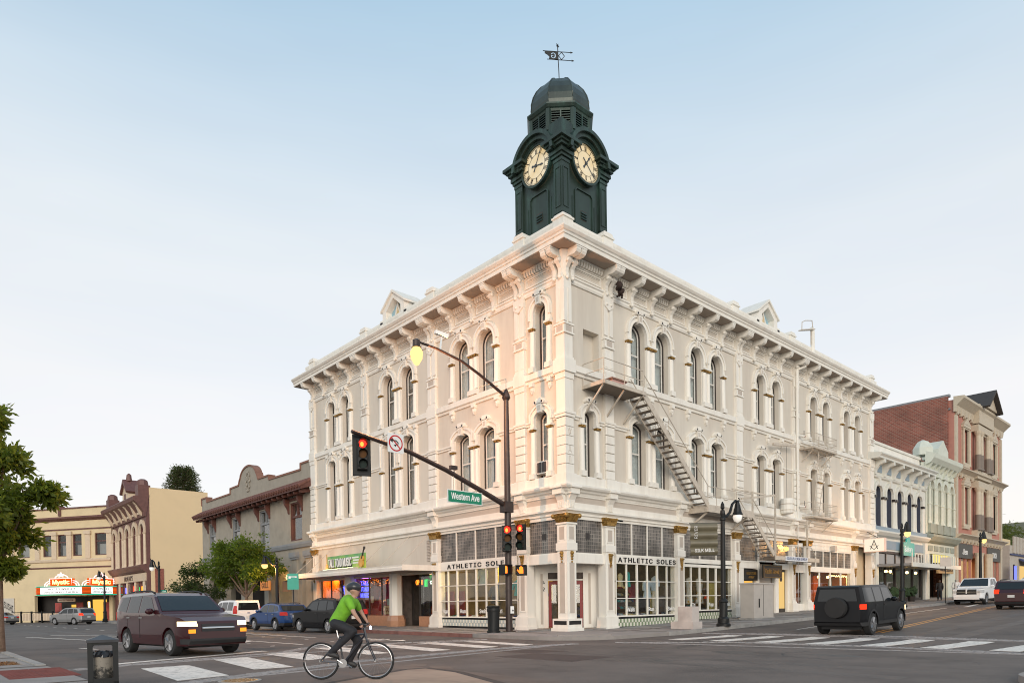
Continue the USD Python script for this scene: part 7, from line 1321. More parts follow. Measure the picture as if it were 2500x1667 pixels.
for z0, z1 in ((9.4, 13.4), (16.0, 19.6)):
    for c, w_ in kw:
        f = B(RIGHT); r = sbox(c-w_/2-.2, z0-.5, c+w_/2+.2, z1+.15); f.prism(r.difference(sbox(c-w_/2, z0, c+w_/2, z1)), -.1, .2); f.prism([(c-1.3, z1+.45), (c+1.3, z1+.45), (c, z1+1.2)], 0, .3); f.box(c-1.25, c+1.25, 0, .28, z1+.15, z1+.45); f.box(c-.08, c+.08, -.3, -.1, z0, z1)
        for s_ in (-1, 1): f.lathe([(.14, z0-.3), (.11, z0), (.10, z1-.2), (.17, z1)], c+s_*1.1, .2, 0, 8)
        w1 = f.build('window', 'cream_col', pk); B(RIGHT).box(c-w_/2, c+w_/2, -.25, -.2, z0, z1).build('glass', 'pane', w1); B(RIGHT).box(c-w_/2, c+w_/2, -.6, -.55, z0, z1).build('curtain', 'shade_grey', w1)
    b = B(RIGHT); b.box(65.3, 70.9, 0, .6, z0-1.4, z0-.5); b.box(65.3, 70.9, 0, .7, z1+.2, z1+.9); b.build('bay_band', 'cream_col', pk)
    for u in (65.7, 66.7, 69.5, 70.5):
        c_ = B(RIGHT).lathe([(.30, z0+1.2), (.26, z1-.3), (.38, z1), (.42, z1+.2)], u, .55, 0, 12).build('bay_column', 'cream_col', pk); B(RIGHT).lathe([(.42, z0-.5), (.33, z0-.3), (.33, z0+1.2)], u, .55, 0, 12).build('column_base', 'brown_base', c_)
    for u0, u1 in ((67.3, 68.9),): f = B(RIGHT); r = sbox(u0, z0, u1, z1); f.prism(r.difference(r.buffer(-.2)), 0, .15); f.prism([(u0-.3, z1), (u1+.3, z1), ((u0+u1)/2, z1+.8)], 0, .5); w1 = f.build('bay_window', 'cream_col', pk); B(RIGHT).prism(r.buffer(-.2), .02, .05).build('glass', 'glass_dark', w1)
b = B(RIGHT); b.box(65.2, 71.0, 0, .8, 20.6, 22.7); b.build('bay_attic', 'cream_col', pk); c = 68.3
b = B(RIGHT); b.prism([(c-2.4, 22.5), (c+2.4, 22.5), (c, 24.3)], -.6, 1.2); b.build('gable', 'cream_col', pk); b = B(RIGHT); b.prism([(c-2.8, 22.4), (c, 24.6), (c+2.8, 22.4), (c+2.65, 22.25), (c, 24.35), (c-2.65, 22.25)], -1.6, 1.7); b.build('gable_roof', pm('roof_dark', (.045, .038, .034), .8), pk)
for u in (K0+.35, K1-.35): B(RIGHT).box(u-.3, u+.3, 0, .2, .8, 20.6).build('quoin_strip', 'cream_col', pk)
b = B(RIGHT); b.box(K0, K1, -.4, .0, 5.9, 6.6); b.build('fascia', 'pink_wall', pk)
sgn_grey = pm('sign_grey', (.085, .08, .07), .6)
for i, (u0, u1, tx) in enumerate(((59.6, 65.2, 'Jfem'), (71.2, 76.8, 'TOUCH'))): t = thing('shop_sign', ['dark grey sign with white script on the near half of the pink building', 'dark grey sign on the far half of the pink building'][i], 'sign'); B(RIGHT).box(u0, u1, .02, .14, 5.7, 7.25).build('board', 'sign_grey', t); b = B(RIGHT); text(b, tx, u0+1.9, .14, 6.1, .6, 1.8, .02, bold=False); b.build('lettering', 'letter_white', t)
glow('pink_shop', (1, .52, .14), .9); B(RIGHT).box(K0+.4, K1-.4, -3, -2.9, .8, 5.9).build('shop_back_wall', 'pink_shop', pk)
for u in (65.7, 66.7, 69.5, 70.5): c_ = B(RIGHT).lathe([(.32, 2.8), (.28, 6.0), (.4, 6.4)], u, .5, 0, 12).build('bay_column', 'cream_col', pk); B(RIGHT).lathe([(.4, .9), (.36, 2.8)], u, .5, 0, 12).build('column_base', 'brown_base', c_)
f = B(RIGHT)
for u in (59.5, 61.5, 63.5, 65.4, 70.8, 72.6, 74.6, 76.6): f.box(u-.14, u+.14, -.3, -.05, .9, 5.9)
f.box(59.4, 76.8, -.3, -.1, .8, 2.0); w1 = f.build('shop_window', 'pink_wall', pk)
for u0, u1 in ((59.6, 61.4), (61.6, 63.4), (63.6, 65.3), (70.9, 72.5), (72.7, 74.5), (74.7, 76.5)): B(RIGHT).box(u0, u1, -.2, -.18, 2.0, 5.8).build('pane', 'pane', w1)
garment('mannequin', 'dark blue mannequin in the lit window of the pink building', 'mannequin', RIGHT, 62.5, -.9, 2.6, 1.3, .7, 'fabric_a')
# low shops past the pink building and green hillside
lb = thing('low_shop', 'low pale shop with a blue canopy past the pink building', 'building'); pm('low_grey', (.42, .37, .31), .8, var=.08); pm('low_cream', (.60, .47, .28), .8); pm('navy', (.05, .06, .14), .5)
B(RIGHT).box(84, 94, -16, -.5, 1, 8.2).build('wall', 'low_grey', lb); B(RIGHT).box(94, 118, -18, -1, 1, 7.4).build('wing', 'low_grey', lb); B(RIGHT).box(88, 110, -18, -6, 7, 10.6).build('tower_block', 'low_cream', lb); B(RIGHT).box(84, 118, -.5, -.3, 6.9, 7.1).build('stripe', 'navy', lb)
for k in range(5): B(RIGHT).box(85.4+k*1.7, 86.6+k*1.7, -.49, -.35, 7.2, 9.4).build('fin', 'low_grey', lb)
aw = thing('blue_canopy', 'small blue cloth canopy over a lit yellow window at the right edge', 'awning'); B(RIGHT).prof([(-.4, 6.6), (1.4, 5.6), (1.4, 5.4), (-.4, 6.4)], 88.5, 93).build('cloth', 'navy', aw); t = B(RIGHT).box(89, 92.5, -.49, -.45, 2.8, 5.6).build('lit_window', 'lit_yellow', lb)
t = thing('neon_sign', 'blue neon sign at the entrance of the low shop', 'neon sign'); B(RIGHT).box(82.9, 83.3, .2, .4, 3.4, 5.4).build('neon_tube', 'neon_blue', t); B(RIGHT).box(82.8, 83.4, .1, .2, 3.2, 5.6).build('backing', 'casing', t)
hill = B(); xs = np.linspace(150, 900, 26); ys = np.linspace(-400, 500, 26); X, Y = np.meshgrid(xs, ys, indexing='ij'); Z = 2+np.clip((X-150)/140, 0, 1)*26*(0.6+.8*meshkit.fbm(np.stack([X/120, Y/120, X*0], -1), 3, 4))-6*(X < 160); hill.add(np.stack([X.ravel(), Y.ravel(), Z.ravel()], 1), [(i*26+j, (i+1)*26+j, (i+1)*26+j+1, i*26+j+1) for i in range(25) for j in range(25)], flip=False); hill.build('hillside', pm('hill_green', (.11, .10, .05), .95, var=.3, scale=.05), label='distant green and tan hillside at the right edge', kind='structure')
# ---------------------------------------------------------------- vehicles
for nm, c, mt in (('car_maroon', (.035, .005, .007), .1), ('car_white', (.72, .72, .72), 0.), ('car_blue', (.012, .055, .19), .35), ('car_black', (.004, .004, .005), 0.), ('car_silver', (.30, .30, .30), .6), ('car_red', (.20, .03, .015), .3), ('car_dark', (.03, .04, .05), .4)): pm(nm, c, .3, metal=mt, var=.03, coat=.12 if nm == 'car_black' else .6, spec=.25 if nm == 'car_black' else .4)
pm('tyre', (.015, .015, .015), .8, var=.1); pm('alloy', (.42, .42, .43), .3, metal=.9, var=.05); pm('cladding', (.02, .02, .021), .65, var=.1); pm('lamp_clear', (.6, .6, .6), .1, metal=.4, var=0); pm('lamp_red', (.30, .01, .01), .15, var=0, emit=(1, .05, .03), es=.12); pm('plate_white', (.6, .6, .58), .4, var=0); pm('chrome', (.6, .6, .6), .15, metal=1., var=0); glow('tail_lit', (1, .045, .015), 1.7); glow('head_lit', (1, .78, .42), 3.2); glow('amber_lit', (1, .32, .03), 1.7); pm('car_glass_dark', (.010, .012, .013), .03, var=0, spec=.6)
def car(name, label, cat, loc, rz, prof, W, belt, H, wheels, wr, paint, side_glass, wind, rear, head=None, tail=None, grille=None, lit=None, clad=0., group=None, pitch=0., rails=False, extra=None, bed=None, plate=True, hub='alloy', sc=1.08):
    """prof: side outline (x from the nose backwards, z), closed along the bottom. Everything is warped to one rounded body."""
    t = thing(name, label, cat, loc, rz, group, pitch, sc); L = max(p[0] for p in prof); P = Polygon(prof).buffer(0)
    P = P.buffer(-.035).buffer(.035)
    def half(x, z):
        k = np.clip((z-belt)/(H-belt), 0, 1); e = np.clip(np.minimum(x, L-x)/.55, 0, 1); lo = np.clip((.55-z)/.35, 0, 1)
        return W/2*(1-.17*k**1.1)*(1-.16*(1-e)**2.2)*(1-.04*lo)
    tx = lambda x: L/2-x
    arches = unary_union([Point(x, wr).buffer(wr+.055, quad_segs=10) for x in wheels])
    body = P.difference(arches)
    def shell(poly, mat, nm, o=0., size=.2, keep=None):
        b = B()
        for g in polys(poly):
            m = trimesh.creation.extrude_polygon(g, 2., engine='earcut'); v, f = trimesh.remesh.subdivide_to_size(m.vertices, m.faces, size, max_iter=9)
            y = (v[:, 2]-1.); yy = np.sign(y)*np.abs(y)**.8*(half(v[:, 0], v[:, 1])+o); w = np.stack([tx(v[:, 0]), yy, v[:, 1]], 1)
            if keep: f = f[keep(w[f][:, :, 1].mean(1))]
            if len(f): b.add(w, f, flip=not keep)
        return b.build(nm, mat, t, smooth=32)
    bd = shell(body, paint, 'body', 0, .17)
    B().box(tx(L-.35), tx(.35), -W*.36, W*.36, .22, min(belt-.1, 1.)).build('underbody', 'cladding', t)
    if clad:
        ring = unary_union([Point(x, wr).buffer(wr+.125, quad_segs=10) for x in wheels]).difference(arches).intersection(P)
        shell(ring.union(body.intersection(sbox(-1, 0, 9, clad))), 'cladding', 'lower_cladding', .012, .25)
    def side(poly, mat, nm, o, parent=None):
        for s_ in (-1, 1):
            m = trimesh.creation.triangulate_polygon(Polygon(poly), engine='earcut'); v = np.column_stack([m[0], np.zeros(len(m[0]))]); v, f = trimesh.remesh.subdivide_to_size(v, m[1], .22, max_iter=8)
            B().add(np.stack([tx(v[:, 0]), s_*(half(v[:, 0], v[:, 1])+o), v[:, 1]], 1), f, flip=False).build(nm, mat, parent or t, smooth=True)
    for g in side_glass: side(g, 'car_glass_dark', 'side_window', .006)
    def cross(a, c, mat, nm, ins=.10, o=.008):
        a, c = np.array(a, float), np.array(c, float); d = c-a; n = np.array([-d[1], d[0]])/np.linalg.norm(d); n = n if n[1] > 0 or (abs(n[1]) < .2) else -n
        if (n[0] > 0) == (a[0]+c[0] < L) and abs(n[0]) > .3: n = -n
        vv = []; k = 7
        for i in range(5):
            q = a+d*(.03+.94*i/4); np_ = P.exterior.interpolate(P.exterior.project(Point(*q))); q = np.array([np_.x, np_.y])+n*(o+.006); h = half(q[0], q[1])-ins*.6-.02
            vv += [(tx(q[0]), y, q[1]) for y in np.linspace(-h, h, k)]
        return B().add(vv, [(i*k+j, i*k+j+1, (i+1)*k+j+1, (i+1)*k+j) for i in range(4) for j in range(k-1)], flip=False).build(nm, mat, t, smooth=True)
    if wind: cross(*wind, 'car_glass_dark', 'windscreen')
    if rear: cross(*rear, 'car_glass_dark', 'rear_window', .16)
    ring = np.array(P.exterior.coords)
    def xs(z, front=True):
        ln = LineString([(-5, z), (L+5, z)]).intersection(P); return ln.bounds[0] if front else ln.bounds[2]
    def endbox(y0, y1, z0, z1, mat, nm, front=True, o=.012, dp=.16):
        x = (xs((z0+z1)/2, front)); s_ = 1 if front else -1; e = .16*W/2
        for sy in ((-1, 1) if y0 > 0.02 else (1,)):
            b = B(); a, c = tx(x)+s_*o, tx(x)-s_*dp; ya, yb = (y0, y1) if sy > 0 else (-y1, -y0)
            b.box(min(a, c), max(a, c), ya, yb, z0, z1); b.build(nm, mat, t)
    def wrapped_part(x0, x1, z0, z1, mat, nm, keep, o=.012, size=.09):
        g = P.buffer(o).intersection(sbox(x0, z0, x1, z1)); return shell(g, mat, nm, o, size, keep)
    if head:
        for s_ in (-1, 1): wrapped_part(-1, .40, head[2], head[3], 'head_lit' if lit in ('front', 'both') else 'lamp_clear', 'headlight', lambda y, s_=s_: s_*y > head[0])
    if tail:
        for s_ in (-1, 1): wrapped_part(L-.30, L+1, tail[2], tail[3], 'tail_lit' if lit in ('rear', 'both') else 'lamp_red', 'tail_light', lambda y, s_=s_: s_*y > tail[0])
    if grille: wrapped_part(-1, .4, grille[1], grille[2], 'cladding', 'grille', lambda y: np.abs(y) < grille[0]); wrapped_part(-1, .4, (grille[1]+grille[2])/2-.02, (grille[1]+grille[2])/2+.02, 'chrome', 'grille_bar', lambda y: np.abs(y) < grille[0]*.97, .022)
    if 0: endbox(*head, ('head_lit' if lit in ('front', 'both') else 'lamp_clear'), 'headlight', True)
    if 0: endbox(*tail, ('tail_lit' if lit in ('rear', 'both') else 'lamp_red'), 'tail_light', False, .014, .3)
    if 0: endbox(-grille[0], grille[0], grille[1], grille[2], 'cladding', 'grille', True, .012); endbox(-grille[0]*.97, grille[0]*.97, (grille[1]+grille[2])/2-.02, (grille[1]+grille[2])/2+.02, 'chrome', 'grille_bar', True, .02)
    if plate: endbox(-.17, .17, .72, .88, 'plate_white', 'number_plate', False, .02)
    wrapped_part(-1, .3, .33, .47, 'cladding', 'front_bumper', lambda y: np.abs(y) < 9, .02, .15); wrapped_part(L-.3, L+1, .33, .47, 'cladding', 'rear_bumper', lambda y: np.abs(y) < 9, .02, .15)
    for s_ in (-1, 1):
        b = B(); mx = wind[0][0]+.35 if wind else 1.5; b.ball((tx(mx), s_*(W/2+.10), belt+.07), .12, 1, (.6, 1, .75)); b.bar((tx(mx), s_*(W/2-.08), belt+.02), (tx(mx), s_*(W/2+.08), belt+.04), .05, .04); b.build('mirror', paint, t)
        for x in wheels:
            WT = lambda v, x=x, s_=s_: np.stack([tx(x)+v[:, 0], s_*(W/2-.13+v[:, 2]), wr+v[:, 1]], 1)
            wl = B(WT).lathe([(wr*.62, .115), (wr*.93, .115), (wr, .07), (wr, -.1), (wr*.6, -.11)], n=22).build('wheel', 'tyre', t, smooth=35)
            B(WT).lathe([(wr*.64, .10), (wr*.58, .118), (wr*.55, .06), (.05, .055)], n=20).build('rim', 'cladding', wl)
            sp_ = B(WT); 
            for k in range(5 if hub == 'alloy' else 8): a = k*2*PI/(5 if hub == 'alloy' else 8); sp_.bar((.03*math.cos(a), .03*math.sin(a), .10), (wr*.6*math.cos(a), wr*.6*math.sin(a), .112), .035, wr*.2)
            sp_.lathe([(.08, .09), (.07, .125), (.01, .13)], n=10); sp_.lathe([(wr*.66, .1), (wr*.65, .122), (wr*.58, .12)], n=20); sp_.build('spokes', 'alloy', wl)
    for s_ in (-1, 1):
        for g in side_glass[:2]:
            q = np.array(g); x = q[:, 0].max()-.1; B().bar((tx(x-.1), s_*(half(x, belt-.1)+.018), belt-.11), (tx(x+.1), s_*(half(x, belt-.1)+.018), belt-.11), .02, .03).build('door_handle', 'chrome' if paint != 'car_black' else 'cladding', t)
            xm = q[:, 0].max()+.02; zz = np.linspace(.45, belt-.03, 8); b = B(); b.tube([(tx(xm), s_*(half(xm, z)+.001), z) for z in zz], .007, 4); b.build('door_seam', 'cladding', t)
        if rails: b = B(); r0, r1 = rails; b.tube([(tx(x), s_*W*.36, H+.05-.06*abs((x-(r0+r1)/2)/(r1-r0)*2)**4) for x in np.linspace(r0, r1, 9)], .025, 6); b.build('roof_rail', 'cladding', t)
    if extra: extra(t, tx, half, side, endbox, cross)
    return t
SUV = [(.0, .42), (.02, .75), (.08, .93), (.3, 1.03), (1.15, 1.10), (1.45, 1.16), (2.05, 1.62), (2.35, 1.72), (3.2, 1.76), (4.1, 1.72), (4.35, 1.66), (4.62, 1.15), (4.72, 1.0), (4.74, .5), (4.66, .3), (.1, .28)]
SUVG = [[(1.75, 1.19), (2.2, 1.6), (2.75, 1.65), (2.75, 1.17)], [(2.83, 1.17), (2.83, 1.65), (3.55, 1.65), (3.6, 1.17)], [(3.68, 1.18), (3.64, 1.64), (4.1, 1.60), (4.33, 1.25)]]
def suv(label, loc, rz, paint, lit=None, name='parked_car', pitch=0, rails=(2.3, 4.1), clad=.0, **k):
    return car(name, label, 'car', loc, rz, SUV, 1.86, 1.14, 1.74, (.93, 3.72), .36, paint, SUVG, ((1.5, 1.2), (2.1, 1.63)), ((4.37, 1.62), (4.6, 1.18)), (.56, .84, .80, .93), (.60, .85, .95, 1.2), (.45, .66, .86), lit, clad, None, pitch, rails, **k)
HATCH = [(.0, .45), (.03, .72), (.15, .86), (.9, 1.0), (1.2, 1.04), (1.95, 1.48), (2.3, 1.56), (3.1, 1.57), (3.8, 1.48), (4.2, 1.12), (4.36, 1.0), (4.42, .5), (4.32, .3), (.1, .3)]
HATG = [[(1.55, 1.07), (2.05, 1.45), (2.6, 1.5), (2.62, 1.07)], [(2.7, 1.07), (2.68, 1.5), (3.35, 1.46), (3.42, 1.09)], [(3.5, 1.1), (3.42, 1.45), (3.72, 1.4), (3.95, 1.16)]]
SED = [(.0, .42), (.03, .66), (.2, .78), (1.0, .92), (1.35, .96), (2.1, 1.38), (2.5, 1.45), (3.1, 1.42), (3.85, 1.06), (4.4, 1.02), (4.6, .9), (4.66, .5), (4.6, .28), (.1, .25)]
SEDG = [[(1.75, 1.0), (2.2, 1.34), (2.65, 1.38), (2.65, 1.0)], [(2.73, 1.0), (2.73, 1.38), (3.1, 1.36), (3.55, 1.05)]]
VAN = [(.0, .45), (.03, .8), (.2, .98), (.85, 1.14), (1.1, 1.22), (1.75, 1.76), (2.1, 1.84), (3.5, 1.87), (4.5, 1.84), (4.66, 1.74), (4.74, 1.0), (4.76, .5), (4.68, .3), (.1, .3)]
VANG = [[(1.35, 1.2), (1.85, 1.68), (2.35, 1.74), (2.35, 1.2)], [(2.45, 1.2), (2.45, 1.74), (3.4, 1.75), (3.4, 1.2)], [(3.5, 1.2), (3.5, 1.75), (4.35, 1.73), (4.38, 1.2)]]
NORTH, SOUTH, EAST, WEST = PI/2, -PI/2, 0., PI
suv('dark maroon people carrier with lit headlights crossing the zebra at the left', (-16.75, 2.3, .0), SOUTH+.14, 'car_maroon', 'front', 'moving_car', sc=1.16, extra=lambda t, tx, h, s, e, c: (e(.62, .80, .62, .72, 'amber_lit', 'indicator', True), s([(2.0, 1.68), (4.3, 1.62), (4.2, 1.70), (2.3, 1.74)], 'car_silver', 'roof_edge', .004)))
car('parked_van', 'white compact passenger van parked at the kerb with dark rear window', 'van', (-5.55, 27.6, gz(0, 27)), NORTH, VAN, 1.84, 1.18, 1.85, (.95, 3.95), .33, 'car_white', VANG, ((1.15, 1.26), (1.8, 1.76)), ((4.67, 1.70), (4.73, 1.22)), (.5, .84, .8, 1.0), (.74, .88, 1.0, 1.5), (.45, .6, .85), None, extra=lambda t, tx, h, s, e, c: e(-.08, .08, 1.02, 1.08, 'ink_blue', 'badge', False))
car('parked_car', 'blue hatchback crossover with black roof rails parked behind the white van', 'car', (-5.65, 19.9, 0), NORTH+.06, HATCH, 1.80, 1.06, 1.56, (.88, 3.52), .35, 'car_blue', HATG, ((1.25, 1.08), (1.98, 1.48)), ((3.84, 1.44), (4.17, 1.12)), (.5, .84, .74, .88), (.55, .86, .88, 1.08), (.4, .6, .8), None, .42, None, 0, (2.1, 3.6))
suv('black four wheel drive with a pale roof parked beside the music shop', (-5.5, 13.4, 0), NORTH+.08, 'car_black')
suv('grey family car with lit brake lights driving away before the theatre', (-8.6, 69., gz(0, 69)), math.radians(118), 'car_silver', 'rear', 'moving_car')
car('parked_car', 'silver saloon car half hidden by the tree trunk at the left edge', 'car', (-14.2, 83, gz(0, 83)), math.radians(122), SED, 1.8, 1.0, 1.44, (.9, 3.6), .33, 'car_silver', SEDG, ((1.4, 1.0), (2.15, 1.38)), ((3.2, 1.4), (3.8, 1.08)), (.5, .84, .62, .76), (.5, .84, .78, .94), (.4, .5, .65))
car('parked_car', 'red saloon car parked beyond the maroon people carrier', 'car', (-6.4, 49.5, gz(0, 49)), NORTH+.1, SED, 1.8, 1.0, 1.44, (.9, 3.6), .33, 'car_red', SEDG, ((1.4, 1.0), (2.15, 1.38)), ((3.2, 1.4), (3.8, 1.08)), (.5, .84, .62, .76), (.5, .84, .78, .94), (.4, .5, .65))
JEEP = [(.0, .5), (.02, .95), (.12, 1.08), (1.3, 1.16), (1.55, 1.2), (1.95, 1.74), (2.15, 1.82), (4.4, 1.82), (4.55, 1.76), (4.62, 1.0), (4.66, .5), (4.56, .38), (.1, .38)]
JG = [[(1.78, 1.22), (2.08, 1.7), (2.7, 1.73), (2.7, 1.22)], [(2.82, 1.22), (2.82, 1.73), (3.55, 1.73), (3.55, 1.22)], [(3.67, 1.22), (3.67, 1.73), (4.4, 1.72), (4.45, 1.22)]]
car('moving_car', 'black boxy off road car with lit red tail lamps crossing the right junction', 'car', (6.0, -11.1, gz(6., 0)), EAST+.02, JEEP, 1.9, 1.2, 1.82, (.85, 3.75), .41, 'car_black', JG, ((1.6, 1.26), (1.98, 1.74)), ((4.57, 1.7), (4.62, 1.24)), (.5, .8, .82, 1.0), (.80, .9, .96, 1.14), (.45, .7, .95), 'both', .5, pitch=-.02, extra=lambda t, tx, h, s, e, c: (B(lambda v: np.stack([tx(4.68)-v[:, 2], v[:, 0], 1.02+v[:, 1]], 1)).lathe([(.2, .16), (.36, .15), (.38, .1), (.38, -.05)], n=20).build('spare_wheel', 'tyre', t, smooth=35)))
suv('dark red car with a lit tail lamp leaving at the right edge', (31.4, -11.4, gz(31, 0)), EAST, 'car_maroon', 'rear', 'moving_car', pitch=-.025)
PICK = [(.0, .5), (.02, .98), (.1, 1.12), (1.2, 1.2), (1.5, 1.24), (2.15, 1.82), (2.4, 1.9), (3.3, 1.9), (3.55, 1.82), (3.72, 1.27), (5.5, 1.24), (5.56, 1.2), (5.6, .6), (5.5, .42), (.1, .4)]
PG = [[(1.85, 1.28), (2.3, 1.78), (2.72, 1.82), (2.72, 1.26)], [(2.82, 1.26), (2.82, 1.82), (3.3, 1.8), (3.5, 1.28)]]
def pick_x(t, tx, h, s, e, c):
    B().box(tx(5.45), tx(3.85), -.75, .75, 1.235, 1.262).build('bed_liner', 'cladding', t); e(-.6, .6, .82, 1.0, 'cladding', 'grille_mesh', True); e(-.04, .04, .8, 1.14, 'car_white', 'grille_cross', True, .03); e(-.8, .8, .38, .60, 'car_white', 'chrome_bumper', True, .06)
car('parked_truck', 'white pickup truck with dark grille parked on the right street', 'pickup truck', (41.3, -6.6, gz(41.3, 0)), WEST-.03, PICK, 2.0, 1.24, 1.9, (1.0, 4.35), .41, 'car_white', PG, ((1.55, 1.3), (2.2, 1.82)), ((3.57, 1.78), (3.7, 1.3)), (.68, .95, .84, 1.06), (.8, .96, .9, 1.2), (.62, .74, 1.1), None, 0, None, .025, extra=pick_x)
car('parked_car', 'dark blue grey saloon parked behind the white pickup', 'car', (50.0, -6.7, gz(50, 0)), WEST-.02, SED, 1.8, 1.0, 1.44, (.9, 3.6), .33, 'car_dark', SEDG, ((1.4, 1.0), (2.15, 1.38)), ((3.2, 1.4), (3.8, 1.08)), (.5, .84, .62, .76), (.5, .84, .78, .94), (.4, .5, .65), None, 0, None, .025)
suv('second parked car further up the right street at the picture edge', (58.5, -6.8, gz(58.5, 0)), WEST, 'car_white', pitch=.025)
# ---------------------------------------------------------------- trees
def leaf_mat(name, c, tr):
    MATS[name] = usdkit.material(stage, '/World/Looks/'+name, {'o': ('geometry', {}), 'r': ('rgb_ramp', {'ramp': [(0, tuple(np.array(c)*.5)), (.5, c), (1, tuple(np.array(c)*1.7))]}), 'p': ('principled_bsdf', {'roughness': .5, 'specular_ior_level': .3}), 't': ('translucent_bsdf', {'color': tr}), 'm': ('mix_closure', {'fac': .45})},
        [('o.random_per_island', 'r.fac'), ('r.color', 'p.base_color'), ('p.BSDF', 'm.closure1'), ('t.BSDF', 'm.closure2')], surface='m.closure')
leaf_mat('leaf_ash', (.11, .155, .022), (.36, .42, .05)); leaf_mat('leaf_bright', (.10, .16, .018), (.32, .40, .04)); leaf_mat('leaf_dark', (.05, .075, .022), (.12, .16, .03)); leaf_mat('leaf_pine', (.085, .105, .04), (.15, .18, .05)); leaf_mat('leaf_hill', (.13, .16, .03), (.2, .22, .05))
pm('bark', (.15, .10, .07), .95, var=.4, scale=9, bump=.7, bscale=30)
def leaf_batch(b, centres, dirs, n_r, size, r, droop=.3, aspect=.42):
    """leaf-sized bent blades, two triangles each"""
    c = np.asarray(centres); n = len(c); d = np.asarray(dirs)+n_r.normal(0, .55, (n, 3)); d[:, 2] -= droop; d /= np.linalg.norm(d, axis=1, keepdims=True)
    up = n_r.normal(0, 1, (n, 3)); s = np.cross(d, up); s /= np.linalg.norm(s, axis=1, keepdims=True); L = size*n_r.uniform(.7, 1.3, (n, 1))
    v = np.stack([c, c+d*L*.5+s*L*aspect*.5, c+d*L, c+d*L*.5-s*L*aspect*.5], 1).reshape(-1, 3); i = np.arange(n)*4
    b.add(v, np.concatenate([np.stack([i, i+1, i+2], 1), np.stack([i, i+2, i+3], 1)]), flip=False)
def tree(name, label, cat, loc, h, trunk_h, crown, seed, leaf, nleaf, size, r0=.16, lean=(0, 0), group=None, limbs=9, dense=1.):
    """crown: list of (x, y, z, rx, ry, rz) leaf masses; limbs run from the trunk into them"""
    t = thing(name, label, cat, loc, 0, group); nr = np.random.default_rng(seed); r = random.Random(seed)
    top = np.array([lean[0], lean[1], trunk_h]); b = B(); b.tube([(0, 0, -.05), (lean[0]*.2, lean[1]*.2, trunk_h*.35), (lean[0]*.6, lean[1]*.6, trunk_h*.7), tuple(top)], [r0*1.25, r0, r0*.9, r0*.8], 10)
    b.build('trunk', 'bark', t, smooth=40); bl = B(); tips = []
    for c in crown:
        cc = np.array(c[:3]); rr_ = np.array(c[3:])
        mid = (top+cc)/2+nr.normal(0, .15, 3); bl.tube([tuple(top-[0, 0, .2]), tuple(mid), tuple(cc)], [r0*.6, r0*.4, r0*.18], 6)
        for k in range(limbs):
            u = nr.normal(0, 1, 3); u /= np.linalg.norm(u); u[2] = abs(u[2])*.8-.15; p = cc+u*rr_*nr.uniform(.55, .98)
            bl.tube([tuple(cc+nr.normal(0, .1, 3)), tuple((cc+p)/2+nr.normal(0, .12, 3)), tuple(p)], [r0*.2, r0*.12, .012], 5); tips.append((p, u, rr_.mean()))
    bl.build('branches', 'bark', t, smooth=40)
    lv = B(); per = max(8, int(nleaf/len(tips))); C, D = [], []
    for p, u, s in tips:
        n = int(per*r.uniform(.5, 1.5)*dense); nsub = 5
        for k in range(nsub):
            q = p+nr.normal(0, s*.22, 3); m = n//nsub; o = nr.normal(0, 1, (m, 3))*s*np.array([.15, .15, .10]); C.append(q+o); D.append(np.broadcast_to(u, (m, 3))*.6+o/s*2)
    leaf_batch(lv, np.concatenate(C), np.concatenate(D), nr, size, r); lv.build('crown', leaf, t)
    return t
tree('street_tree', 'tall leafy street tree at the left edge with its trunk on the near pavement', 'tree', (-21.40, 5.05, .1), 8.5, 3.0, [(-.15, .3, 7.5, .75, .75, .7), (.25, .2, 6.3, .85, .9, .6), (-1., .4, 5.9, 1.2, 1.2, .9), (.85, -.1, 5.2, .95, .8, .45), (.1, .0, 4.6, .9, .9, .6), (-.8, -.2, 4.2, 1.2, 1.2, .8), (.45, .4, 3.7, .8, .8, .45), (-1.7, -.4, 7.0, 1.2, 1.1, .9), (-1.2, .4, 3.2, 1.1, 1.1, .6), (.1, 0, 2.7, .6, .6, .35)], 11, 'leaf_ash', 19000, .23, .13, (.02, .05), limbs=12)
tree('street_tree', 'bushy bright green street tree lit orange by the short lamp', 'tree', (-4.0, 29.4, .1), 6, 2.3, [(0, 0, 4.6, 2.0, 2.0, 1.2), (-1.1, 1.2, 4.1, 1.5, 1.6, 1.0), (.5, -1.6, 4.4, 1.5, 1.7, .9), (.3, 2.3, 4.2, 1.5, 1.6, 1.0), (-.4, -.6, 5.7, 1.4, 1.5, 1.0), (.2, -2.7, 3.8, 1.2, 1.3, .8), (-.5, 1.6, 5.5, 1.4, 1.5, .9), (.2, 3.3, 3.4, 1.2, 1.2, .8)], 23, 'leaf_bright', 19000, .22, .14, limbs=11)
tree('street_tree', 'smaller sparse dark green street tree against the cream side wall', 'tree', (-4.0, 40.5, 0), 5.5, 1.6, [(0, 0, 3.2, 1.7, 1.7, 1.1), (-.6, 1.3, 3.0, 1.6, 1.6, .9), (.3, -1.2, 2.8, 1.3, 1.3, .8), (0, .6, 4.4, 1.2, 1.2, .9), (-.4, 2.4, 2.4, 1.3, 1.3, .7)], 31, 'leaf_dark', 5200, .24, .12, limbs=9)
pt = thing('monkey_puzzle_tree', 'round topped dark conifer standing far behind the cream wall', 'tree', (36.7, 179.2, -.8)); nr = np.random.default_rng(5); b = B(); b.tube([(0, 0, 0), (0, 0, 24), (0, 0, 41)], [.8, .55, .2], 8); b.build('trunk', 'bark', pt); bl, lv = B(), B()
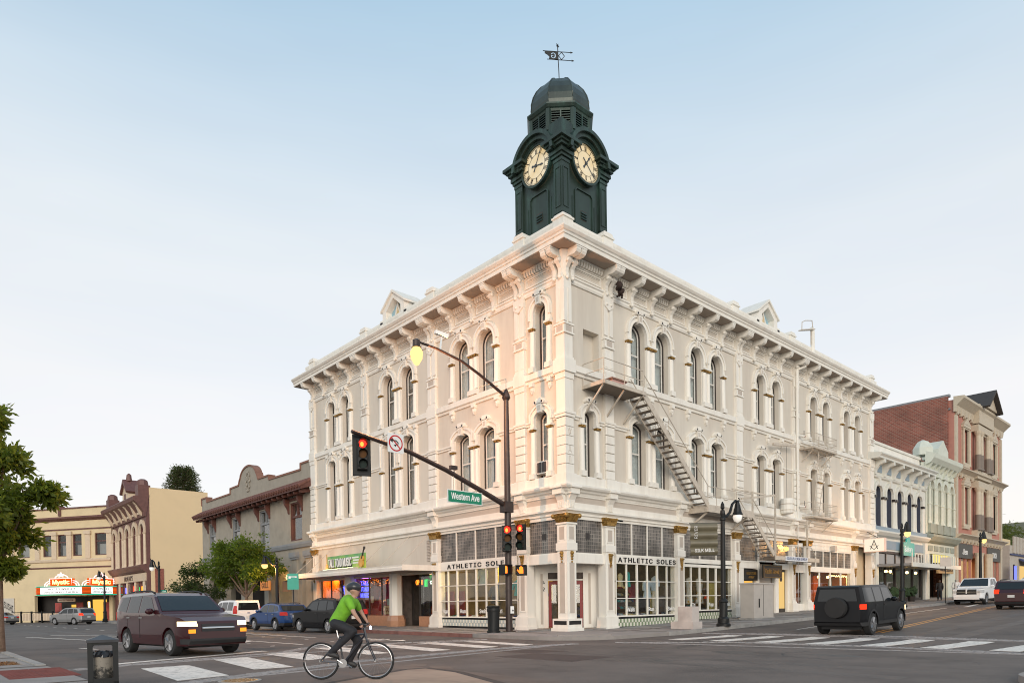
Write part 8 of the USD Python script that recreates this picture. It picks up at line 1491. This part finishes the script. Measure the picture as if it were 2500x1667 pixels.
for k in range(17):
    z = 28.5+k*.76; R = 5.3*math.sqrt(max(.02, 1-((z-29.5)/12.5)**2))
    for j in range(13 if k > 4 else 9):
        a = j*2*PI/13+k*.4+nr.uniform(-.2, .2); d = np.array([math.cos(a), math.sin(a), .12]); p1 = np.array([0, 0, z])+d*R*nr.uniform(.75, 1.02); p0 = np.array([0, 0, z-.3]); bl.tube([tuple(p0), tuple((p0+p1)/2-[0, 0, .4]), tuple(p1)], [.14, .1, .05], 4)
        m = 60 if k > 4 else 30; s0 = .3 if k > 4 else .62; tt = nr.uniform(s0, 1.0, m); c = p0+(p1-p0)*tt[:, None]-np.array([0, 0, .4])*(4*tt*(1-tt))[:, None]+nr.normal(0, .3, (m, 3)); leaf_batch(lv, c, np.broadcast_to(d, (m, 3)), nr, .62, None, 0, .3)
bl.build('branches', 'bark', pt); lv.build('crown', 'leaf_pine', pt)
for k, (x, y, h, w) in enumerate(((104, 18, 13, 8), (121, 12, 13.5, 9), (140, 16, 15, 10), (112, 30, 15, 9), (158, 0, 14, 9))):
    tree('hillside_tree', ['nearest sunlit green tree over the low shop', 'second sunlit green tree over the low shop', 'broad green tree further right behind the low shop', 'tall green tree beside the pink building edge', 'farthest green tree at the right edge'][k], 'tree', (x, y, 2.5), h, h*.5, [(0, 0, h*.72, w*.5, w*.5, h*.25), (w*.3, 1, h*.62, w*.35, w*.35, h*.2), (-w*.3, 0, h*.62, w*.35, w*.35, h*.2)], 60+k, 'leaf_hill', 3500, .75, .3, limbs=12, group=None)
# twigs and bark litter in the pits
nr = np.random.default_rng(8); b = B(); n = 700; c = np.column_stack([nr.uniform(-22.6, -21.65, n), np.where(nr.random(n) < .6, nr.uniform(3.3, 6.1, n), nr.uniform(-1.4, .35, n)), np.full(n, .115)]); leaf_batch(b, c, nr.normal(0, 1, (n, 3))*[1, 1, .1], nr, .09, None, 0, .4); b.build('bark_chips', 'mulch', kind='stuff', label='loose brown bark chips in the near tree pits', cat='bark chips')
# ---------------------------------------------------------------- people
import manifold3d as m3
pm('skin', (.42, .24, .17), .6, var=.05, scale=9); pm('shirt_green', (.16, .40, .02), .75, var=.25, scale=5, bump=.9, bscale=9); pm('trousers_black', (.016, .016, .02), .8, var=.4, scale=6, bump=.8, bscale=10); pm('shirt_white', (.62, .60, .57), .8, var=.06); pm('coat_black', (.02, .018, .018), .85, var=.2); pm('jeans', (.03, .045, .08), .85, var=.2); pm('hair_brown', (.05, .028, .016), .7, var=.3); pm('hair_grey', (.32, .29, .26), .7, var=.2); pm('helmet', (.03, .03, .035), .3); pm('shoe', (.03, .028, .028), .6)
def ball_(c, r, n=14): return m3.Manifold.sphere(r, n).translate(tuple(map(float, c)))
def hullchain(pts): return [m3.Manifold.batch_hull([ball_(a[:3], a[3]), ball_(b_[:3], b_[3])]) for a, b_ in zip(pts, pts[1:])]
def solid(parts, res=.03, it=8):
    m = m3.Manifold.batch_boolean(parts, m3.OpType.Add).refine_to_length(res).to_mesh(); t = trimesh.Trimesh(m.vert_properties[:, :3], m.tri_verts, process=True); trimesh.smoothing.filter_taubin(t, .5, -.53, it); return t
def grow(pts, e): return [(*p[:3], p[3]+e) for p in pts]
def hand_parts(w, d, side, curl=.5):
    """palm, four bent fingers of different lengths and a thumb leaving the side of the palm"""
    w, d = np.array(w, float), np.array(d, float)/np.linalg.norm(d); s = np.cross(d, [0, 0, 1]); s = s/np.linalg.norm(s)*side; n = np.cross(s, d); n = n if n[2] < 0 else -n; out = []
    pa = [w+d*.02, w+d*.09+s*.03, w+d*.09-s*.03]; out.append(m3.Manifold.batch_hull([ball_(p, .019, 8) for p in pa]))
    for k, L in enumerate((.072, .082, .077, .06)):
        b0 = w+d*.095+s*(.033-.022*k); b1 = b0+(d*math.cos(curl)+n*math.sin(curl))*L*.5; b2 = b1+(d*math.cos(curl*2.4)+n*math.sin(curl*2.4))*L*.5
        out += hullchain([(*b0, .0095), (*b1, .0085), (*b2, .0075)])
    t0 = w+d*.035+s*.025; t1 = t0+(d*.6+s*.7)*.04; t2 = t1+(d*.8+n*.5)*.032; out += hullchain([(*t0, .012), (*t1, .0105), (*t2, .009)]); return out
def person(label, loc, rz, J, top, legs, hair, long_sleeve, helmet=False, curl=.5, hdir=None, look=(1, 0, 0)):
    """J: joint positions facing +x; top, legs: materials of shirt and trousers"""
    t = thing('person', label, 'person', loc, rz, None, 0, 1.05); P = {k: np.array(v, float) for k, v in J.items()}
    torso = [(*P['pelvis'], .125), (*((P['pelvis']+P['chest'])/2), .125), (*P['chest'], .15)]; parts = hullchain(torso); tor2 = []
    for s_ in ('l', 'r'):
        parts += hullchain([(*P['chest'], .11), (*P['sh_'+s_], .065)])+hullchain([(*P['pelvis'], .11), (*P['hip_'+s_], .095)])
    arms, legc = {}, {}
    for s_ in ('l', 'r'):
        arms[s_] = [(*P['sh_'+s_], .056), (*P['el_'+s_], .042), (*P['wr_'+s_], .028)]; legc[s_] = [(*P['hip_'+s_], .092), (*P['kn_'+s_], .060), (*P['an_'+s_], .042)]
        parts += hullchain(arms[s_])+hullchain(legc[s_])+hand_parts(P['wr_'+s_], (hdir or {}).get(s_, P['wr_'+s_]-P['el_'+s_]), 1 if s_ == 'l' else -1, curl)
        toe = P['toe_'+s_]; parts += hullchain([(*P['an_'+s_], .04), (*toe, .03)])
    hd = P['head']; lk = np.array(look, float); lk /= np.linalg.norm(lk); sd = np.cross([0, 0, 1], lk)
    parts += hullchain([(*P['chest'], .07), (*(hd-[0, 0, .11]-lk*.01), .055)])
    parts += [m3.Manifold.batch_hull([ball_(hd+[0, 0, .02], .092), ball_(hd-lk*.03+[0, 0, .03], .09), ball_(hd+lk*.035-[0, 0, .075], .045)]), ball_(hd+lk*.098-[0, 0, .015], .017, 8)]+[ball_(hd+sd*q-[0, 0, .005], .022, 8) for q in (-.088, .088)]
    b = B(); b.mesh(solid(parts, .022, 6)); b.build('body', 'skin', t, smooth=True)
    sh = hullchain(grow(torso, .022)); 
    for s_ in ('l', 'r'): sh += hullchain([(*P['chest'], .13), (*P['sh_'+s_], .085)]); a = grow(arms[s_], .022); a = a if long_sleeve else [a[0], (*(P['sh_'+s_]*.35+P['el_'+s_]*.65), .066)]; sh += hullchain(a)
    b = B(); b.mesh(solid(sh, .03, 8)); b.build('shirt', top, t, smooth=True)
    tr = [m3.Manifold.batch_hull([ball_(P['pelvis']-[0, 0, .02], .14), ball_(P['hip_l'], .12), ball_(P['hip_r'], .12)])]
    for s_ in ('l', 'r'): tr += hullchain(grow(legc[s_], .020))
    b = B(); b.mesh(solid(tr, .03, 8)); b.build('trousers', legs, t, smooth=True)
    for s_ in ('l', 'r'): a, q = P['an_'+s_], P['toe_'+s_]; b = B(); b.mesh(solid([m3.Manifold.batch_hull([ball_(a-[0, 0, .03]-(q-a)*.15, .055), ball_(q, .045), ball_((a+q)/2, .052)])], .025, 3)); b.build('shoe', 'shoe', t, smooth=True)
    e = B()
    for q in (-.034, .034): e.ball(hd+lk*.084+sd*q+np.array([0, 0, .012]), .011, 1)
    e.build('eyes', 'letter_black', t); e = B(); e.ball(hd+lk*.078-np.array([0, 0, .062]), .02, 1, (.5, 1, .35)); e.build('mouth', pm('lip', (.3, .1, .09), .5, var=0) if 'lip' not in MATS else 'lip', t)
    hs = solid([ball_(hd-lk*.02+[0, 0, .035], .112 if helmet else .104), ball_(hd-lk*.055-[0, 0, .02], .085)], .03, 3)
    if helmet: hs = solid([m3.Manifold.batch_hull([ball_(hd+lk*.05+[0, 0, .07], .085), ball_(hd-lk*.07+[0, 0, .06], .095), ball_(hd+[0, 0, .075], .11)])], .03, 3)
    b = B(); b.mesh(hs); b.build('helmet' if helmet else 'hair', 'helmet' if helmet else hair, t, smooth=True)
    return t
def stride(a): return dict(pelvis=(0, 0, .95), chest=(.02, 0, 1.36), sh_l=(.02, .19, 1.43), sh_r=(.02, -.19, 1.43), el_l=(-.10, .25, 1.16), el_r=(.08, -.25, 1.15), wr_l=(-.02, .25, .93), wr_r=(.22, -.23, .95), hip_l=(0, .09, .92), hip_r=(0, -.09, .92), kn_l=(.16+a, .1, .52), kn_r=(.02, -.1, .50), an_l=(.22+a, .1, .11), an_r=(-.26, -.1, .13), toe_l=(.38+a, .1, .045), toe_r=(-.12, -.1, .05), head=(.05, 0, 1.62))
person('pedestrian in a dark coat walking under the far canopy', (45.4, -2.6, gz(45.4, 0)+.15), math.radians(20), stride(.02), 'coat_black', 'trousers_black', 'hair_brown', True)
person('pedestrian in a pale top and dark jeans walking beside the white pickup', (47.9, -3.2, gz(47.9, 0)+.15), math.radians(8), stride(.0), 'shirt_white', 'jeans', 'hair_grey', True)
# cyclist and bicycle, facing right across the picture
CY, CYR = (-17.15, -10.05, .022), math.radians(-45)
bk = thing('bicycle', 'dark bicycle with a small white front light ridden across the foreground', 'bicycle', CY, CYR, None, 0, 1.05)
WR = .345
for x in (-.52, .55):
    b = B(); a_ = np.linspace(0, 2*PI, 33); b.tube(np.stack([x+WR*np.cos(a_), np.zeros(33), WR+WR*np.sin(a_)], 1), .020, 6); w_ = b.build('wheel', 'tyre', bk, smooth=True); r = B(); r.tube(np.stack([x+.318*np.cos(a_), np.zeros(33), WR+.318*np.sin(a_)], 1), .010, 5)
    for k in range(18): a = k*PI/9; r.tube([(x+.02*math.cos(a+.9), .02*(-1)**k, WR+.02*math.sin(a+.9)), (x+.316*math.cos(a), 0, WR+.316*math.sin(a))], .0016, 3)
    r.cyl(x, 0, 0, 0.001, .001, n=3); r.build('rim_and_spokes', 'alloy', w_); B(lambda v, x=x: np.stack([x+v[:, 0], v[:, 2], WR+v[:, 1]], 1)).cyl(0, 0, -.05, .05, .025, n=10).build('hub', 'alloy', w_)
fr = B(); ST, HT, BB, RA, FA = (-.16, 0, .80), (.36, 0, .86), (-.08, 0, .30), (-.52, 0, WR), (.55, 0, WR)
for p, q, r_ in ((ST, HT, .017), (HT, BB, .02), (ST, BB, .018)): fr.tube([p, q], r_, 8)
for s_ in (-.05, .05): fr.tube([(ST[0], s_*.4, ST[2]-.05), (RA[0], s_, RA[2])], .010, 6); fr.tube([(BB[0], s_*.6, BB[2]), (RA[0], s_, RA[2])], .011, 6); fr.tube([(.385, s_, .74), (.46, s_, .55), (FA[0], s_, FA[2])], .012, 6)
fr.tube([(.33, 0, .98), (.385, 0, .72)], .022, 8); fr.build('frame', pm('bike_frame', (.02, .022, .03), .3, coat=.5), bk)
B().tube([(-.17, 0, .78), (-.21, 0, .97)], .014, 6).build('seat_post', 'alloy', bk); B().ball((-.21, 0, .985), .13, 2, (1, .55, .28)).build('saddle', 'cladding', bk)
b = B(); b.tube([(.33, 0, .97), (.38, 0, 1.04)], .015, 6); b.tube([(.36, -.28, 1.06), (.38, -.1, 1.04), (.38, .1, 1.04), (.36, .28, 1.06)], .014, 8); b.build('handlebar', 'cladding', bk)
for s_ in (-1, 1): B().tube([(.36, s_*.17, 1.05), (.355, s_*.29, 1.06)], .02, 8).build('grip', 'cladding', bk)
cr = B(lambda v: np.stack([BB[0]+v[:, 0], v[:, 2]-.055, BB[2]+v[:, 1]], 1)); cr.lathe([(.085, 0), (.085, .006), (.06, .008)], n=20); cr.build('chainring', 'alloy', bk)
for s_, q in ((1, -.6), (-1, PI-.6)): p = (BB[0]+.17*math.cos(q), s_*.075, BB[2]+.17*math.sin(q)); B().tube([(BB[0], s_*.065, BB[2]), p], .012, 6).build('crank', 'alloy', bk); B().box(p[0]-.05, p[0]+.05, min(p[1], p[1]+s_*.1), max(p[1], p[1]+s_*.1), p[2]-.012, p[2]+.012).build('pedal', 'cladding', bk)
glow('bike_light', (.75, .85, 1.), 9.); B().ball((.46, 0, .98), .035, 2, (.7, 1, 1)).build('front_light', 'bike_light', bk)
q0, q1 = -.6, PI-.6; fl, frr = (BB[0]+.17*math.cos(q0), .12, BB[2]+.17*math.sin(q0)), (BB[0]+.17*math.cos(q1), -.12, BB[2]+.17*math.sin(q1))
person('cyclist in a bright green shirt and black trousers riding across the foreground', CY, CYR, dict(pelvis=(-.20, 0, 1.10), chest=(.04, 0, 1.46), sh_l=(.10, .19, 1.50), sh_r=(.10, -.19, 1.50), el_l=(.22, .27, 1.26), el_r=(.22, -.27, 1.26), wr_l=(.325, .235, 1.10), wr_r=(.325, -.235, 1.10), hip_l=(-.18, .09, 1.06), hip_r=(-.18, -.09, 1.06), kn_l=(.20, .12, .72), kn_r=(.16, -.12, .92), an_l=(fl[0]-.07, .12, fl[2]+.11), an_r=(frr[0]-.07, -.12, frr[2]+.11), toe_l=(fl[0]+.06, .12, fl[2]+.045), toe_r=(frr[0]+.06, -.12, frr[2]+.045), head=(.16, 0, 1.69)), 'shirt_green', 'trousers_black', 'hair_brown', False, True, 1.15, {'l': (.25, -.0, -.5), 'r': (.25, .0, -.5)}, (1, 0, -.1))
